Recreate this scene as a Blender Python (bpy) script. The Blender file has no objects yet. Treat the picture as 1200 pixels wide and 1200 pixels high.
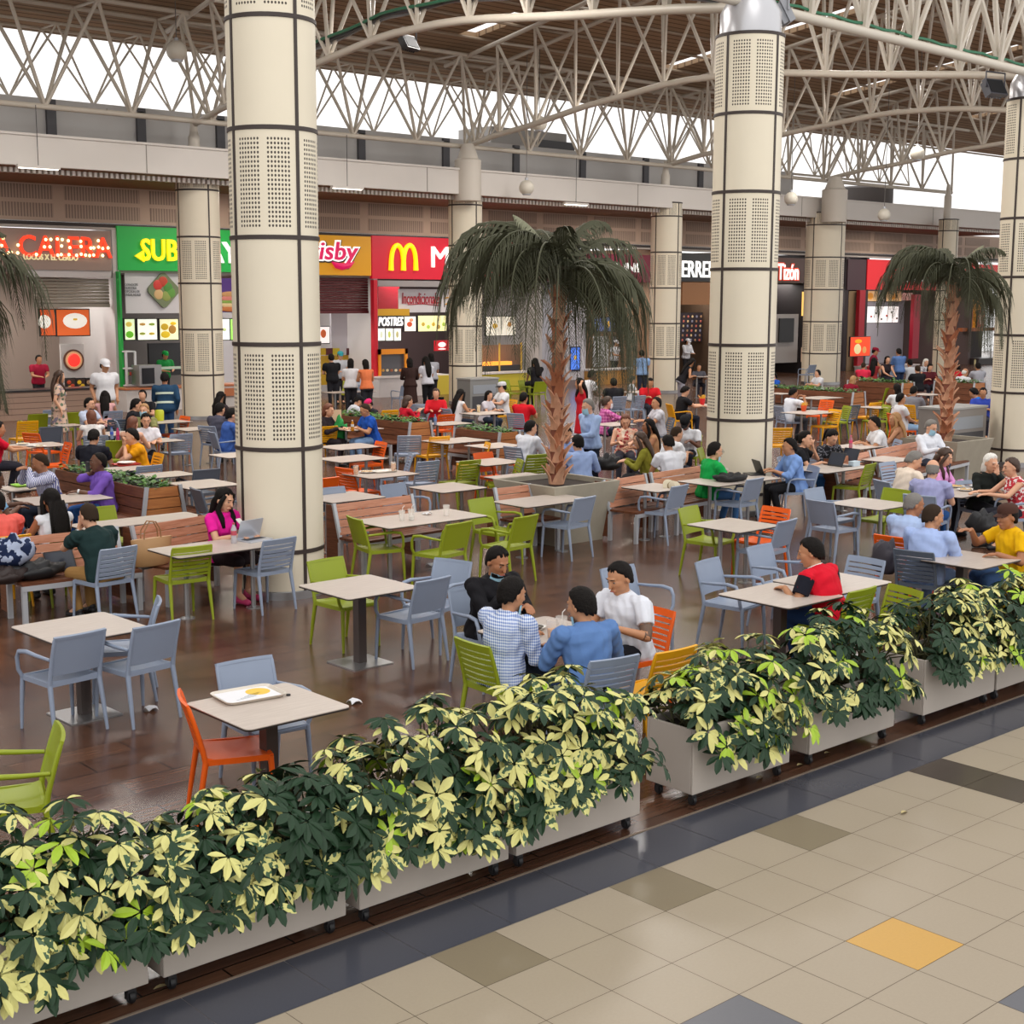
import bpy, math, random
import numpy as np
from mathutils import Vector, Matrix
PI = math.pi
RND = random.Random(11)
SC = bpy.context.scene
COL = SC.collection
V = Vector
# ------------------------------------------------------------------ camera
FPX = 1661.22
YAW, PIT, ROL = 0.841424, -0.150080, 0.003510
CAM = V((-5.28947, -5.54997, 3.44532))
_f = V((math.cos(PIT)*math.cos(YAW), math.cos(PIT)*math.sin(YAW), math.sin(PIT)))
_r = _f.cross(V((0, 0, 1))).normalized()
_u = _r.cross(_f)
RT = _r*math.cos(ROL)+_u*math.sin(ROL)
UP = -_r*math.sin(ROL)+_u*math.cos(ROL)
def ray(x, y):
    return RT*((x-600)/FPX)+UP*(-(y-600)/FPX)+_f
def gp(x, y, z=0.0):
    d = ray(x, y)
    return CAM+d*((z-CAM.z)/d.z)
def yp(x, y, Y):
    d = ray(x, y)
    return CAM+d*((Y-CAM.y)/d.y)
def dp(x, y, D):
    return CAM+ray(x, y)*D
cd = bpy.data.cameras.new('camera')
cam = bpy.data.objects.new('camera', cd)
COL.objects.link(cam)
cam.matrix_world = Matrix(((RT.x, UP.x, -_f.x, CAM.x), (RT.y, UP.y, -_f.y, CAM.y), (RT.z, UP.z, -_f.z, CAM.z), (0, 0, 0, 1)))
cd.sensor_width = 36
cd.lens = 36*FPX/1200
cd.clip_end = 300
SC.camera = cam

# ------------------------------------------------------------------ materials
MATS = {}
def srgb(c):
    if isinstance(c, str):
        c = tuple(int(c[i:i+2], 16)/255 for i in (0, 2, 4))
    return tuple(((x/12.92) if x <= .04045 else ((x+.055)/1.055)**2.4) for x in c)
def mat(name, col, rough=.5, metal=0., spec=.5, noise=0., nscale=8., bump=0., bscale=40., emit=0., trans=0., alpha=1., coat=0.):
    if name in MATS:
        return MATS[name]
    m = bpy.data.materials.new(name)
    m.use_nodes = True
    nt = m.node_tree
    b = nt.nodes['Principled BSDF']
    c = srgb(col)
    b.inputs['Base Color'].default_value = (*c, 1)
    b.inputs['Roughness'].default_value = rough
    b.inputs['Metallic'].default_value = metal
    b.inputs['Specular IOR Level'].default_value = spec
    if trans: b.inputs['Transmission Weight'].default_value = trans
    if coat: b.inputs['Coat Weight'].default_value = coat
    if emit:
        b.inputs['Emission Color'].default_value = (*c, 1)
        b.inputs['Emission Strength'].default_value = emit
    if noise or bump:
        tc = nt.nodes.new('ShaderNodeTexCoord')
    if noise:
        n = nt.nodes.new('ShaderNodeTexNoise'); n.inputs['Scale'].default_value = nscale; n.inputs['Detail'].default_value = 5
        r = nt.nodes.new('ShaderNodeMix'); r.data_type = 'RGBA'
        r.inputs[6].default_value = (*[x*(1-noise) for x in c], 1); r.inputs[7].default_value = (*[min(1, x*(1+noise)) for x in c], 1)
        nt.links.new(tc.outputs['Object'], n.inputs['Vector'])
        nt.links.new(n.outputs['Fac'], r.inputs[0]); nt.links.new(r.outputs[2], b.inputs['Base Color'])
    if bump:
        n2 = nt.nodes.new('ShaderNodeTexNoise'); n2.inputs['Scale'].default_value = bscale; n2.inputs['Detail'].default_value = 3
        bp = nt.nodes.new('ShaderNodeBump'); bp.inputs['Strength'].default_value = bump; bp.inputs['Distance'].default_value = .01
        nt.links.new(tc.outputs['Object'], n2.inputs['Vector']); nt.links.new(n2.outputs['Fac'], bp.inputs['Height']); nt.links.new(bp.outputs['Normal'], b.inputs['Normal'])
    MATS[name] = m
    return m
def nodes_of(m):
    return m.node_tree, m.node_tree.nodes['Principled BSDF']
def mnode(nt, op, a=None, b=None):
    n = nt.nodes.new('ShaderNodeMath'); n.operation = op
    for i, q in enumerate((a, b)):
        if q is None: continue
        if isinstance(q, (int, float)): n.inputs[i].default_value = q
        else: nt.links.new(q, n.inputs[i])
    return n.outputs[0]
def mixc(nt, fac, a, b):
    r = nt.nodes.new('ShaderNodeMix'); r.data_type = 'RGBA'
    nt.links.new(fac, r.inputs[0])
    for i, q in ((6, a), (7, b)):
        if isinstance(q, tuple): r.inputs[i].default_value = (*q, 1)
        else: nt.links.new(q, r.inputs[i])
    return r.outputs[2]

# ------------------------------------------------------------------ mesh building
class MB:
    def __init__(s):
        s.v = []; s.f = []; s.m = []; s.uv = {}
    def add(s, vs, fs, mi=0):
        o = len(s.v); s.v.extend(tuple(p) for p in vs)
        for q in fs:
            s.f.append(tuple(i+o for i in q)); s.m.append(mi)
        return o
    def box(s, c, size, R=None, mi=0):
        h = V(size)*.5; c = V(c)
        vs = []
        for z in (-1, 1):
            for x, y in ((-1, -1), (1, -1), (1, 1), (-1, 1)):
                p = V((x*h.x, y*h.y, z*h.z))
                vs.append(c+(R @ p if R else p))
        s.add(vs, [(3, 2, 1, 0), (4, 5, 6, 7), (0, 1, 5, 4), (1, 2, 6, 5), (2, 3, 7, 6), (3, 0, 4, 7)], mi)
    def bx(s, x0, x1, y0, y1, z0, z1, mi=0):
        s.box(((x0+x1)/2, (y0+y1)/2, (z0+z1)/2), (x1-x0, y1-y0, z1-z0), None, mi)
    def bar(s, a, b, w, h, up=(0, 0, 1), mi=0):
        a, b = V(a), V(b); d = (b-a).normalized(); u = V(up)
        x = d.cross(u)
        if x.length < 1e-4: x = d.cross(V((1, 0, 0)))
        x.normalize(); u = x.cross(d)
        R = Matrix((x, d, u)).transposed()
        s.box((a+b)/2, (w, (b-a).length, h), R, mi)
    def tube(s, pts, r, seg=8, mi=0, cap=True):
        pts = [V(p) for p in pts]; n = len(pts)
        rs = r if isinstance(r, (list, tuple)) else [r]*n
        vs = []; px = None
        for i, p in enumerate(pts):
            d = (pts[min(i+1, n-1)]-pts[max(i-1, 0)]).normalized()
            if px is None:
                px = d.orthogonal().normalized()
            else:
                px = (px-d*px.dot(d)).normalized()
            py = d.cross(px)
            for k in range(seg):
                a = 2*PI*k/seg
                vs.append(p+(px*math.cos(a)+py*math.sin(a))*rs[i])
        fs = []
        for i in range(n-1):
            for k in range(seg):
                k2 = (k+1) % seg
                fs.append((i*seg+k, i*seg+k2, (i+1)*seg+k2, (i+1)*seg+k))
        if cap:
            fs.append(tuple(range(seg-1, -1, -1))); fs.append(tuple((n-1)*seg+k for k in range(seg)))
        s.add(vs, fs, mi)
    def lathe(s, c, prof, seg=16, mi=0, R=None):
        """prof = [(radius, z)]"""
        c = V(c); vs = []; n = len(prof)
        for r, z in prof:
            for k in range(seg):
                a = 2*PI*k/seg
                p = V((r*math.cos(a), r*math.sin(a), z))
                vs.append(c+(R @ p if R else p))
        fs = []
        for i in range(n-1):
            for k in range(seg):
                k2 = (k+1) % seg
                fs.append((i*seg+k, i*seg+k2, (i+1)*seg+k2, (i+1)*seg+k))
        if prof[0][0] > 1e-5: fs.append(tuple(range(seg-1, -1, -1)))
        if prof[-1][0] > 1e-5: fs.append(tuple((n-1)*seg+k for k in range(seg)))
        s.add(vs, fs, mi)
    def ell(s, c, rad, R=None, seg=12, rings=8, mi=0):
        c = V(c); vs = []
        for i in range(rings+1):
            t = PI*i/rings
            for k in range(seg):
                a = 2*PI*k/seg
                p = V((rad[0]*math.sin(t)*math.cos(a), rad[1]*math.sin(t)*math.sin(a), -rad[2]*math.cos(t)))
                vs.append(c+(R @ p if R else p))
        fs = []
        for i in range(rings):
            for k in range(seg):
                k2 = (k+1) % seg
                fs.append((i*seg+k, i*seg+k2, (i+1)*seg+k2, (i+1)*seg+k))
        s.add(vs, fs, mi)
    def cap(s, a, ra, b, rb, seg=10, mi=0):
        a, b = V(a), V(b); d = b-a
        if d.length < 1e-6: d = V((0, 0, 1e-4))
        d.normalize()
        pts = []; rs = []
        for t in (-1, -.87, -.5):
            pts.append(a+d*ra*t); rs.append(max(.03*ra, ra*math.sqrt(max(0, 1-t*t))))
        pts.append(a); rs.append(ra); pts.append(b); rs.append(rb)
        for t in (.5, .87, 1):
            pts.append(b+d*rb*t); rs.append(max(.03*rb, rb*math.sqrt(max(0, 1-t*t))))
        s.tube(pts, rs, seg, mi)
    def loft(s, rings, seg=16, mi=0):
        """rings = [(center, xaxis, yaxis, rx, ry)]"""
        vs = []
        for c, x, y, rx, ry in rings:
            for k in range(seg):
                a = 2*PI*k/seg
                vs.append(c+x*(rx*math.cos(a))+y*(ry*math.sin(a)))
        n = len(rings); fs = []
        for i in range(n-1):
            for k in range(seg):
                k2 = (k+1) % seg
                fs.append((i*seg+k, i*seg+k2, (i+1)*seg+k2, (i+1)*seg+k))
        fs.append(tuple(range(seg-1, -1, -1))); fs.append(tuple((n-1)*seg+k for k in range(seg)))
        s.add(vs, fs, mi)
    def prism(s, poly, z0, z1, mi=0, R=None, c=(0, 0, 0)):
        n = len(poly); c = V(c)
        P = [V((x, y, z0)) for x, y in poly]+[V((x, y, z1)) for x, y in poly]
        if R: P = [R @ p for p in P]
        P = [p+c for p in P]
        fs = [tuple(range(n-1, -1, -1)), tuple(range(n, 2*n))]+[(i, (i+1) % n, n+(i+1) % n, n+i) for i in range(n)]
        s.add(P, fs, mi)
    def sheet(s, G, t, mi=0):
        """G = grid of points [i][j]; thickness t along normal"""
        ni, nj = len(G), len(G[0])
        N = []
        for i in range(ni):
            row = []
            for j in range(nj):
                du = G[min(i+1, ni-1)][j]-G[max(i-1, 0)][j]; dv = G[i][min(j+1, nj-1)]-G[i][max(j-1, 0)]
                n = du.cross(dv); row.append(n.normalized() if n.length > 1e-9 else V((0, 0, 1)))
            N.append(row)
        A = [G[i][j]+N[i][j]*t/2 for i in range(ni) for j in range(nj)]
        B = [G[i][j]-N[i][j]*t/2 for i in range(ni) for j in range(nj)]
        m = ni*nj; fs = []
        for i in range(ni-1):
            for j in range(nj-1):
                a, b, c, d = i*nj+j, (i+1)*nj+j, (i+1)*nj+j+1, i*nj+j+1
                fs.append((a, b, c, d)); fs.append((d+m, c+m, b+m, a+m))
        def edge(L):
            for p, q in zip(L, L[1:]): fs.append((q, p, p+m, q+m))
        edge([i*nj for i in range(ni)][::-1]); edge([i*nj+nj-1 for i in range(ni)])
        edge([j for j in range(nj)]); edge([(ni-1)*nj+j for j in range(nj)][::-1])
        s.add(A+B, fs, mi)
    def mesh(s, name, mats, smooth=True, ang=40):
        me = bpy.data.meshes.new(name)
        me.from_pydata(s.v, [], s.f)
        for m in (mats if isinstance(mats, (list, tuple)) else [mats]):
            me.materials.append(m)
        me.polygons.foreach_set('material_index', s.m)
        if smooth:
            me.polygons.foreach_set('use_smooth', [True]*len(s.f))
            me.update()
            if ang: me.set_sharp_from_angle(angle=math.radians(ang))
        me.update()
        return me
    def build(s, name, mats, parent=None, smooth=True, ang=40, loc=None):
        return link(name, s.mesh(name, mats, smooth, ang), parent, loc)
def link(name, me, parent=None, loc=None):
    o = bpy.data.objects.new(name, me)
    COL.objects.link(o)
    if parent is not None: o.parent = parent
    if loc is not None: o.location = loc
    return o
def tag(o, label, cat, group=None):
    o['label'] = label; o['category'] = cat
    if group: o['group'] = group
    return o
def thing(name, label, cat, loc=(0, 0, 0), rz=0., group=None):
    o = bpy.data.objects.new(name, None)
    o.empty_display_size = .1
    COL.objects.link(o); o.location = loc; o.rotation_euler = (0, 0, rz)
    return tag(o, label, cat, group)
def struct(o):
    o['kind'] = 'structure'; return o
def rrect(hx, hy, r=.03, n=4):
    P = []
    for cx, cy, a0 in ((hx-r, hy-r, 0), (-hx+r, hy-r, PI/2), (-hx+r, -hy+r, PI), (hx-r, -hy+r, 1.5*PI)):
        for k in range(n+1):
            a = a0+PI/2*k/n
            P.append((cx+r*math.cos(a), cy+r*math.sin(a)))
    return P
def remesh(mb, vox, it, name, mats):
    me = mb.mesh(name+'_src', mats, False)
    ob = bpy.data.objects.new('tmp', me); COL.objects.link(ob)
    m = ob.modifiers.new('r', 'REMESH'); m.mode = 'VOXEL'; m.voxel_size = vox; m.use_smooth_shade = True
    if it:
        s = ob.modifiers.new('s', 'SMOOTH'); s.factor = .5; s.iterations = it
    dg = bpy.context.evaluated_depsgraph_get()
    out = bpy.data.meshes.new_from_object(ob.evaluated_get(dg))
    bpy.data.objects.remove(ob); bpy.data.meshes.remove(me)
    out.name = name
    out.materials.clear()
    for q in (mats if isinstance(mats, (list, tuple)) else [mats]): out.materials.append(q)
    return out
# ------------------------------------------------------------------ people
SKIN = {'l': mat('skin_light', 'd6a283', .55, noise=.06, nscale=30), 'm': mat('skin_medium', 'bd8763', .55, noise=.06, nscale=30),
        'd': mat('skin_dark', '6a4430', .5, noise=.08, nscale=30), 't': mat('skin_tan', 'a8714f', .55, noise=.06, nscale=30)}
HAIRC = {'k': mat('hair_black', '120d0b', .7, spec=.2, noise=.5, nscale=50, bump=.8, bscale=70), 'b': mat('hair_brown', '3d2719', .5, bump=.5, bscale=60), 'r': mat('hair_auburn', '6b3a22', .5, bump=.5, bscale=60),
         'n': mat('hair_blond', 'a67d4f', .5, bump=.5, bscale=60), 'g': mat('hair_grey', '77736e', .65, bump=.5, bscale=60), 'w': mat('hair_white', 'e2dfd8', .55, bump=.5, bscale=60),
         'z': mat('hair_stubble', '35291f', .8, spec=.15)}
def cloth(c):
    return mat('cloth_'+c, c, .85, spec=.2, noise=.10, nscale=14, bump=.35, bscale=16)
def pattern(name, kind, a, b, sc=60., c=None):
    if name in MATS: return MATS[name]
    m = mat(name, a, .85, spec=.2); nt, bs = nodes_of(m)
    tc = nt.nodes.new('ShaderNodeTexCoord')
    sp = nt.nodes.new('ShaderNodeSeparateXYZ'); nt.links.new(tc.outputs['Object'], sp.inputs[0])
    A, B = srgb(a), srgb(b)
    def stripe(q, w=.5):
        return mnode(nt, 'LESS_THAN', mnode(nt, 'FRACT', mnode(nt, 'MULTIPLY', q, sc)), w)
    if kind == 'gingham':
        xy = mnode(nt, 'ADD', sp.outputs[0], sp.outputs[1])
        f = mnode(nt, 'MULTIPLY', mnode(nt, 'ADD', stripe(xy), stripe(sp.outputs[2])), .5)
    elif kind == 'stripes':
        f = stripe(mnode(nt, 'ADD', mnode(nt, 'MULTIPLY', sp.outputs[0], .8), sp.outputs[1]))
    else:
        n = nt.nodes.new('ShaderNodeTexVoronoi' if kind == 'floral' else 'ShaderNodeTexNoise'); n.inputs['Scale'].default_value = sc
        nt.links.new(tc.outputs['Object'], n.inputs['Vector'])
        f = mnode(nt, 'LESS_THAN' if kind == 'floral' else 'GREATER_THAN', n.outputs[0], .42 if kind == 'floral' else .52)
    col = mixc(nt, f, A, B)
    if c:
        n = nt.nodes.new('ShaderNodeTexNoise'); n.inputs['Scale'].default_value = sc*.7
        nt.links.new(tc.outputs['Object'], n.inputs['Vector'])
        col = mixc(nt, mnode(nt, 'GREATER_THAN', n.outputs[0], .58), col, srgb(c))
    nt.links.new(col, bs.inputs['Base Color'])
    return m
GING = pattern('cloth_gingham', 'gingham', 'e6ebf5', '5f7fc0', 45)
STRI = pattern('cloth_striped', 'stripes', 'e8e9f2', '5a62a4', 42)
FLOR = pattern('cloth_floral', 'floral', 'e8b9a0', 'b8474a', 14, 'f0dcc8')
FLO2 = pattern('cloth_red_floral', 'noise', 'c23a45', 'f1e6e2', 18)
PLAI = pattern('cloth_pink_plaid', 'gingham', 'e08ac0', 'b03c8c', 14)
DOTS = pattern('cloth_black_dotted', 'floral', '17171b', '6a6a72', 30)
DRESS = pattern('cloth_beige_floral', 'floral', 'd8b8a4', '6d7a66', 12, '8a7f90')
M_MASK = mat('mask_blue', '9cc8dc', .8)
M_MASKW = mat('mask_white', 'e8eaec', .8)
M_EYE = mat('eye_dark', '1c1512', .3)
M_EYEW = mat('eye_white', '9c8f86', .5)
M_LIP = mat('lip_rose', 'a4574e', .5)
M_GLASS = mat('spectacle_frame', '1a1a1c', .3)
M_SHOE = {'k': mat('shoe_black', '18171a', .5), 'w': mat('shoe_white', 'd8d8d6', .6), 'b': mat('shoe_brown', '5a3a26', .6), 'p': mat('shoe_pink', 'c93a6e', .6)}
TOR = [(-.10, .150, .110, .0), (-.02, .172, .128, .0), (.08, .160, .118, .004), (.18, .148, .108, .006), (.30, .166, .120, .006), (.38, .176, .118, .0), (.445, .165, .098, -.008), (.485, .105, .075, -.012), (.51, .062, .058, -.008)]
TOF = [(-.10, .160, .115, .0), (-.02, .176, .130, .0), (.08, .150, .112, .0), (.18, .126, .095, .004), (.30, .146, .122, .016), (.37, .152, .112, .008), (.44, .142, .086, -.006), (.48, .085, .065, -.01), (.51, .052, .052, -.008)]
TOR = [(t, a*1.17, b*1.16, c) if t < .46 else (t, a*1.08, b*1.06, c) for t, a, b, c in TOR]
TOF = [(t, a*1.12, b*1.12, c) if t < .46 else (t, a*1.05, b*1.05, c) for t, a, b, c in TOF]
def ik(S, T, l1, l2, hint):
    d = T-S; L = min(d.length, (l1+l2)*.998); d.normalize()
    a = (l1*l1-l2*l2+L*L)/(2*L); h = math.sqrt(max(0, l1*l1-a*a))
    p = hint-d*hint.dot(d)
    if p.length < 1e-4: p = d.orthogonal()
    p.normalize()
    return S+d*a+p*h, S+d*L
def lerp(a, b, t): return a+(b-a)*t
PEOPLE = {}
def person(key, px, py, ang, label, pose='sit', lean=8, hp=10, hy=0, L='table', R='table', skin='m', hair='short', hc='k', top='e8e8ec', sleeve='short', bot='2b3550', legs='long', shoe='k',
           fem=False, ext=(), belly=0., seat=.45, sc=1., group=None, cat='person', trim=None, turn=0):
    D = (gp(px, py, 1.2)-CAM).dot(_f)
    near, mid = D < 19, D < 31
    vox = .0075 if D < 13.5 else (.0095 if near else (.014 if mid else .021))
    seg = 14 if near else 10
    sit = pose == 'sit'
    hipz = seat+.06 if sit else .93
    la = math.radians(lean); Z = V((0, 0, 1)); X = V((1, 0, 0))
    sp = V((0, math.sin(la), math.cos(la))); fw = V((0, math.cos(la), -math.sin(la)))
    hip = V((0, 0, hipz))
    tw = Matrix.Rotation(math.radians(turn), 3, 'Z')
    TT = TOF if fem else TOR
    def ringset(infl, t0, t1, flare=0.):
        out = []
        ts = [t0]+[q[0] for q in TT if t0+.015 < q[0] < t1-.015]+[t1]
        for t in ts:
            k = 0
            while k < len(TT)-2 and TT[k+1][0] < t: k += 1
            a, b = TT[k], TT[k+1]; u = min(1, max(0, (t-a[0])/(b[0]-a[0])))
            rx, ry, yo = (lerp(a[i], b[i], u) for i in (1, 2, 3))
            bl = belly*max(0, 1-abs(t-.12)/.24)
            fl = flare*max(0, (.2-t)/.3)
            out.append((hip+sp*t+fw*(yo+bl*.6), X, fw, rx+infl+bl*.5+fl, ry+infl+bl*.6+fl))
        return out
    sw = .186 if fem else .218
    nb = hip+sp*.50
    nd = (sp*.55+Z*.45+fw*.16).normalized()
    hc0 = nb+nd*.148
    HR = Matrix.Rotation(math.radians(hy), 3, 'Z') @ Matrix.Rotation(-math.radians(hp), 3, 'X')
    HK = 1.14
    def H(x, y, z): return hc0+HR @ V((x*HK, y*HK, z*HK))
    sh = {s: hip+sp*.447+X*(s*sw)-fw*.008 for s in (1, -1)}
    el, wr, hd = {}, {}, {}
    for s, spec in ((1, R), (-1, L)):
        hint = V((s*.6, -.35, -.8)); hv = None
        if isinstance(spec, tuple): T = V(spec)
        elif spec == 'table': T = V((s*.12, .43, .785)); hv = V((-s*.35, .9, -.1))
        elif spec == 'wide': T = V((s*.25, .40, .785)); hv = V((-s*.5, .8, -.1))
        elif spec == 'reach': T = V((s*.15, .55, .79)); hv = V((-s*.2, 1, -.05))
        elif spec == 'chin': T = V((s*.045, .28, 1.0)); hint = V((s*.9, .2, -.9)); T = hc0+V((s*.035, .13, -.16)); hv = V((-s*.3, -.1, 1))
        elif spec == 'face': T = hc0+HR @ V((s*.06, .11, -.12)); hint = V((s*.8, .2, -1)); hv = V((-s*.2, -.3, 1))
        elif spec == 'ear': T = hc0+HR @ V((s*.115, .0, -.11)); hint = V((s*.7, .5, -1)); hv = V((0, 0, 1))
        elif spec == 'lap': T = V((s*.10, .30, hipz+.12)); hv = V((-s*.3, .9, -.2))
        elif spec == 'phone': T = V((s*.06, .36, .90)); hv = V((-s*.2, .6, .6))
        elif spec == 'up': T = hc0+V((s*.16, -.04, .06)); hint = V((s*1., .3, .4)); hv = V((-s*1, -.3, .2))
        elif spec == 'down': T = V((s*.24, .03, .90 if not sit else .5)); hint = V((s*.3, -1, 0)); hv = V((0, .15, -1))
        elif spec == 'front': T = V((s*.10, .36, 1.08)); hv = V((-s*.5, .9, 0))
        elif spec == 'gest': T = V((s*.16, .48, .98)); hv = V((-s*.15, 1, .15))
        elif spec == 'hip': T = V((s*.2, .08, 1.02)); hint = V((s, -.6, 0)); hv = V((-s*.5, .5, -.5))
        elif spec == 'back': T = V((s*.05, -.2, .95)); hv = V((-s, 0, -.2))
        E_, W_ = ik(sh[s], T, .285, .25, hint)
        el[s], wr[s] = E_, W_
        hd[s] = (hv or (W_-E_)).normalized()
    hj = {s: hip+X*(s*.088) for s in (1, -1)}
    if sit:
        kn = {s: V((s*.115, .43, hipz-.025)) for s in (1, -1)}
        an = {s: V((s*.12, .37+(.06 if s > 0 else -.04), .085)) for s in (1, -1)}
    else:
        kn = {s: V((s*.095, .02+.02*s, .50)) for s in (1, -1)}
        an = {s: V((s*.10, -.01+.03*s, .085)) for s in (1, -1)}
    # place so that the head is where the photo has it
    rz = math.radians(ang-90)
    w = gp(px, py, hc0.z*sc)
    off = Matrix.Rotation(rz, 3, 'Z') @ (V((hc0.x, hc0.y, 0))*sc)
    loc = V((w.x-off.x, w.y-off.y, 0))
    root = thing('person', label, cat, loc, rz, group)
    root.scale = (sc, sc, sc)
    PEOPLE[key] = (loc, ang)
    skm = SKIN[skin]
    # ---- body: one continuous surface
    b = MB()
    b.loft(ringset(0, -.10, .51), seg)
    b.cap(nb-sp*.03, .056 if not fem else .048, hc0-HR @ V((0, .02, .05)), .052 if not fem else .045, seg)
    for s in (1, -1):
        b.cap(nb-sp*.045+X*(s*.04), .05, sh[s]+X*(-s*.01), .05, seg)
        b.cap(sh[s], .058 if not fem else .049, el[s], .044 if not fem else .038, seg)
        b.cap(el[s], .044 if not fem else .038, wr[s], .028 if not fem else .025, seg)
        # hand
        f = hd[s]; side = f.cross(Z)
        if side.length < .1: side = X.copy()
        side.normalize(); nrm = side.cross(f).normalized()
        if abs(f.z) > .6: side = (X-f*X.dot(f)).normalized(); nrm = side.cross(f).normalized()
        Rm = Matrix((side, f, nrm)).transposed()
        pc = wr[s]+f*.055
        b.ell(pc, (.041, .056, .019), Rm, 10, 6)
        if mid:
            for i, (o, ln) in enumerate(((-.030, .060), (-.010, .074), (.011, .070), (.030, .054))):
                p0 = wr[s]+f*.09+side*o; d1 = (f-nrm*.25+side*o*2.5).normalized(); d2 = (f-nrm*.8+side*o*1.5).normalized()
                p1 = p0+d1*ln*.6; p2 = p1+d2*ln*.55
                r0 = .0092 if near else .011
                b.cap(p0-f*.02, r0+.001, p1, r0, 8); b.cap(p1, r0, p2, r0*.85, 8)
            t = -s
            p0 = wr[s]+f*.035+side*(t*.03); p1 = p0+(f*.7+side*t*.75-nrm*.15).normalized()*.045; p2 = p1+(f*.95+side*t*.2-nrm*.25).normalized()*.032
            b.cap(p0, .0125, p1, .0105, 8); b.cap(p1, .0105, p2, .009, 8)
        else:
            b.cap(pc, .03, pc+f*.08-nrm*.02, .018, 8)
        b.cap(hj[s], .092, kn[s], .060, seg)
        b.cap(kn[s], .054, an[s]+Z*.04, .036, seg)
        b.cap(an[s]+Z*.03, .036, V((an[s].x*1.05, an[s].y+.14, .035)), .03, seg)
    # head
    hs = .96 if fem else 1.0
    def E(x, y, z, rx, ry, rzz): b.ell(H(x*hs, y*hs, z*hs), (rx*hs*HK, ry*hs*HK, rzz*hs*HK), HR, 16 if near else 12, 10 if near else 8)
    E(0, -.012, .032, .076, .097, .092)
    E(0, .018, -.035, .062, .072, .075)
    E(0, .045, -.082, .036, .04, .034)
    E(0, .035, -.01, .064, .062, .06)
    if mid:
        b.cap(H(0, .090, .026), .009, H(0, .110, -.020), .0145, 8)
        b.cap(H(-.03, .082, .036), .012, H(.03, .082, .036), .012, 8)
        b.cap(H(-.018, .088, -.055), .010, H(.018, .088, -.055), .010, 8)
        for s in (1, -1): b.ell(H(s*.078, -.008, -.008), (.011, .02, .031), HR, 8, 6)
    me = remesh(b, vox, 2 if near else 1, 'body', skm)
    link('body', me, root)
    # ---- face
    if mid:
        for s in (1, -1):
            fb = MB(); fb.ell(H(s*.031*hs, .083*hs, .014*hs), (.0125, .007, .0052), HR, 8, 6, 0); fb.ell(H(s*.031*hs, .0865*hs, .014*hs), (.0072, .006, .0058), HR, 8, 6, 1)
            fb.build('eye', [M_EYEW, M_EYE], root)
            fb = MB(); fb.cap(H(s*.014, .097*hs, .038), .0042, H(s*.046, .085*hs, .041), .003, 6)
            fb.build('eyebrow', HAIRC['k' if hc in 'kzb' else hc], root)
        if 'mask' not in ext:
            fb = MB(); fb.cap(H(-.02, .0985*hs, -.056), .0055, H(.02, .0985*hs, -.056), .0055, 6)
            fb.build('lips', M_LIP, root)
    # ---- hair
    if hair != 'bald':
        hb = MB(); nu, nv = (44, 30) if near else ((30, 20) if mid else (18, 12))
        vs = []; fs = []
        grow = {'buzz': 1.012, 'short': 1.075, 'thin': 1.03}.get(hair, 1.11)
        for i in range(nv+1):
            th = PI*i/nv
            for k in range(nu):
                a = 2*PI*k/nu
                d = V((math.sin(th)*math.cos(a), math.sin(th)*math.sin(a), math.cos(th)))
                yy = d.y
                lim = lerp(-.90, -.45, min(1, max(0, (yy+.55)/.57))) if yy < .02 else (lerp(-.45, .12, (yy-.02)/.26) if yy < .28 else lerp(.12, .60, min(1, (yy-.28)/.30)))
                lim += .09*math.sin(a*9+1)+.07*math.sin(a*17+2)+.05*math.sin(a*31)
                if hair in ('thin',): lim = max(lim, -9) if yy < -.1 else 2
                q = min(1, max(0, (d.z-lim)/.42+.38)); q = q*q*(3-2*q)
                if hair == 'thin' and d.z > .22: q = 0
                lw = d.z < 0; sh_ = (math.sin(th)+1e-6)**(-.62) if lw else 1.
                r = lerp(.70 if lw else .86, grow, q)
                if q > .5 and hair not in ('buzz', 'thin'): r += .012*math.sin(a*9+th*7)*math.sin(th*5)+.07*max(0, d.z)*max(0, d.y+.35)
                lx = (1+.35*max(0, -d.y)) if False else 1.
                xr = min(1.6, sh_) if q > .3 else 1.
                if q > .4 and hair not in ('buzz', 'thin'): r += .020*math.sin(d.x*23+d.z*31)*math.sin(d.y*27+1.3)+.014*math.sin(a*21+th*13)+.010*math.sin(d.x*61+d.y*47)
                vs.append(H(d.x*.079*r*hs*xr, -.012+d.y*.098*r*hs*(xr if d.y < .3 else 1.), .028+d.z*(.122 if lw and d.y < .2 else .095)*r*hs))
        for i in range(nv):
            for k in range(nu):
                k2 = (k+1) % nu
                fs.append((i*nu+k, (i+1)*nu+k, (i+1)*nu+k2, i*nu+k2))
        hb.add(vs, fs)
        if hair in ('long', 'braids'):
            c = [H(0, -.03, .06), H(0, -.075, -.03)]
            dn = nb-sp*.06-fw*.125; c += [nb+sp*.02-fw*.105, dn, dn-sp*.16, dn-sp*(.30 if hair == 'long' else .34)+fw*.01]
            rr = [(.082, .07), (.092, .062), (.098, .05), (.105, .04), (.095, .034), (.05, .018)]
            hb.loft([(p, X, fw, a, q) for p, (a, q) in zip(c, rr)], 14)
            for s in (1, -1):
                hb.tube([H(s*.06, .045, .075), H(s*.082, .03, .0), H(s*.085, .02, -.09), nb+X*(s*.085)+fw*.085-sp*.05, nb+X*(s*.085)+fw*.128-sp*.15], [.022, .028, .032, .034, .02], 8)
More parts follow.
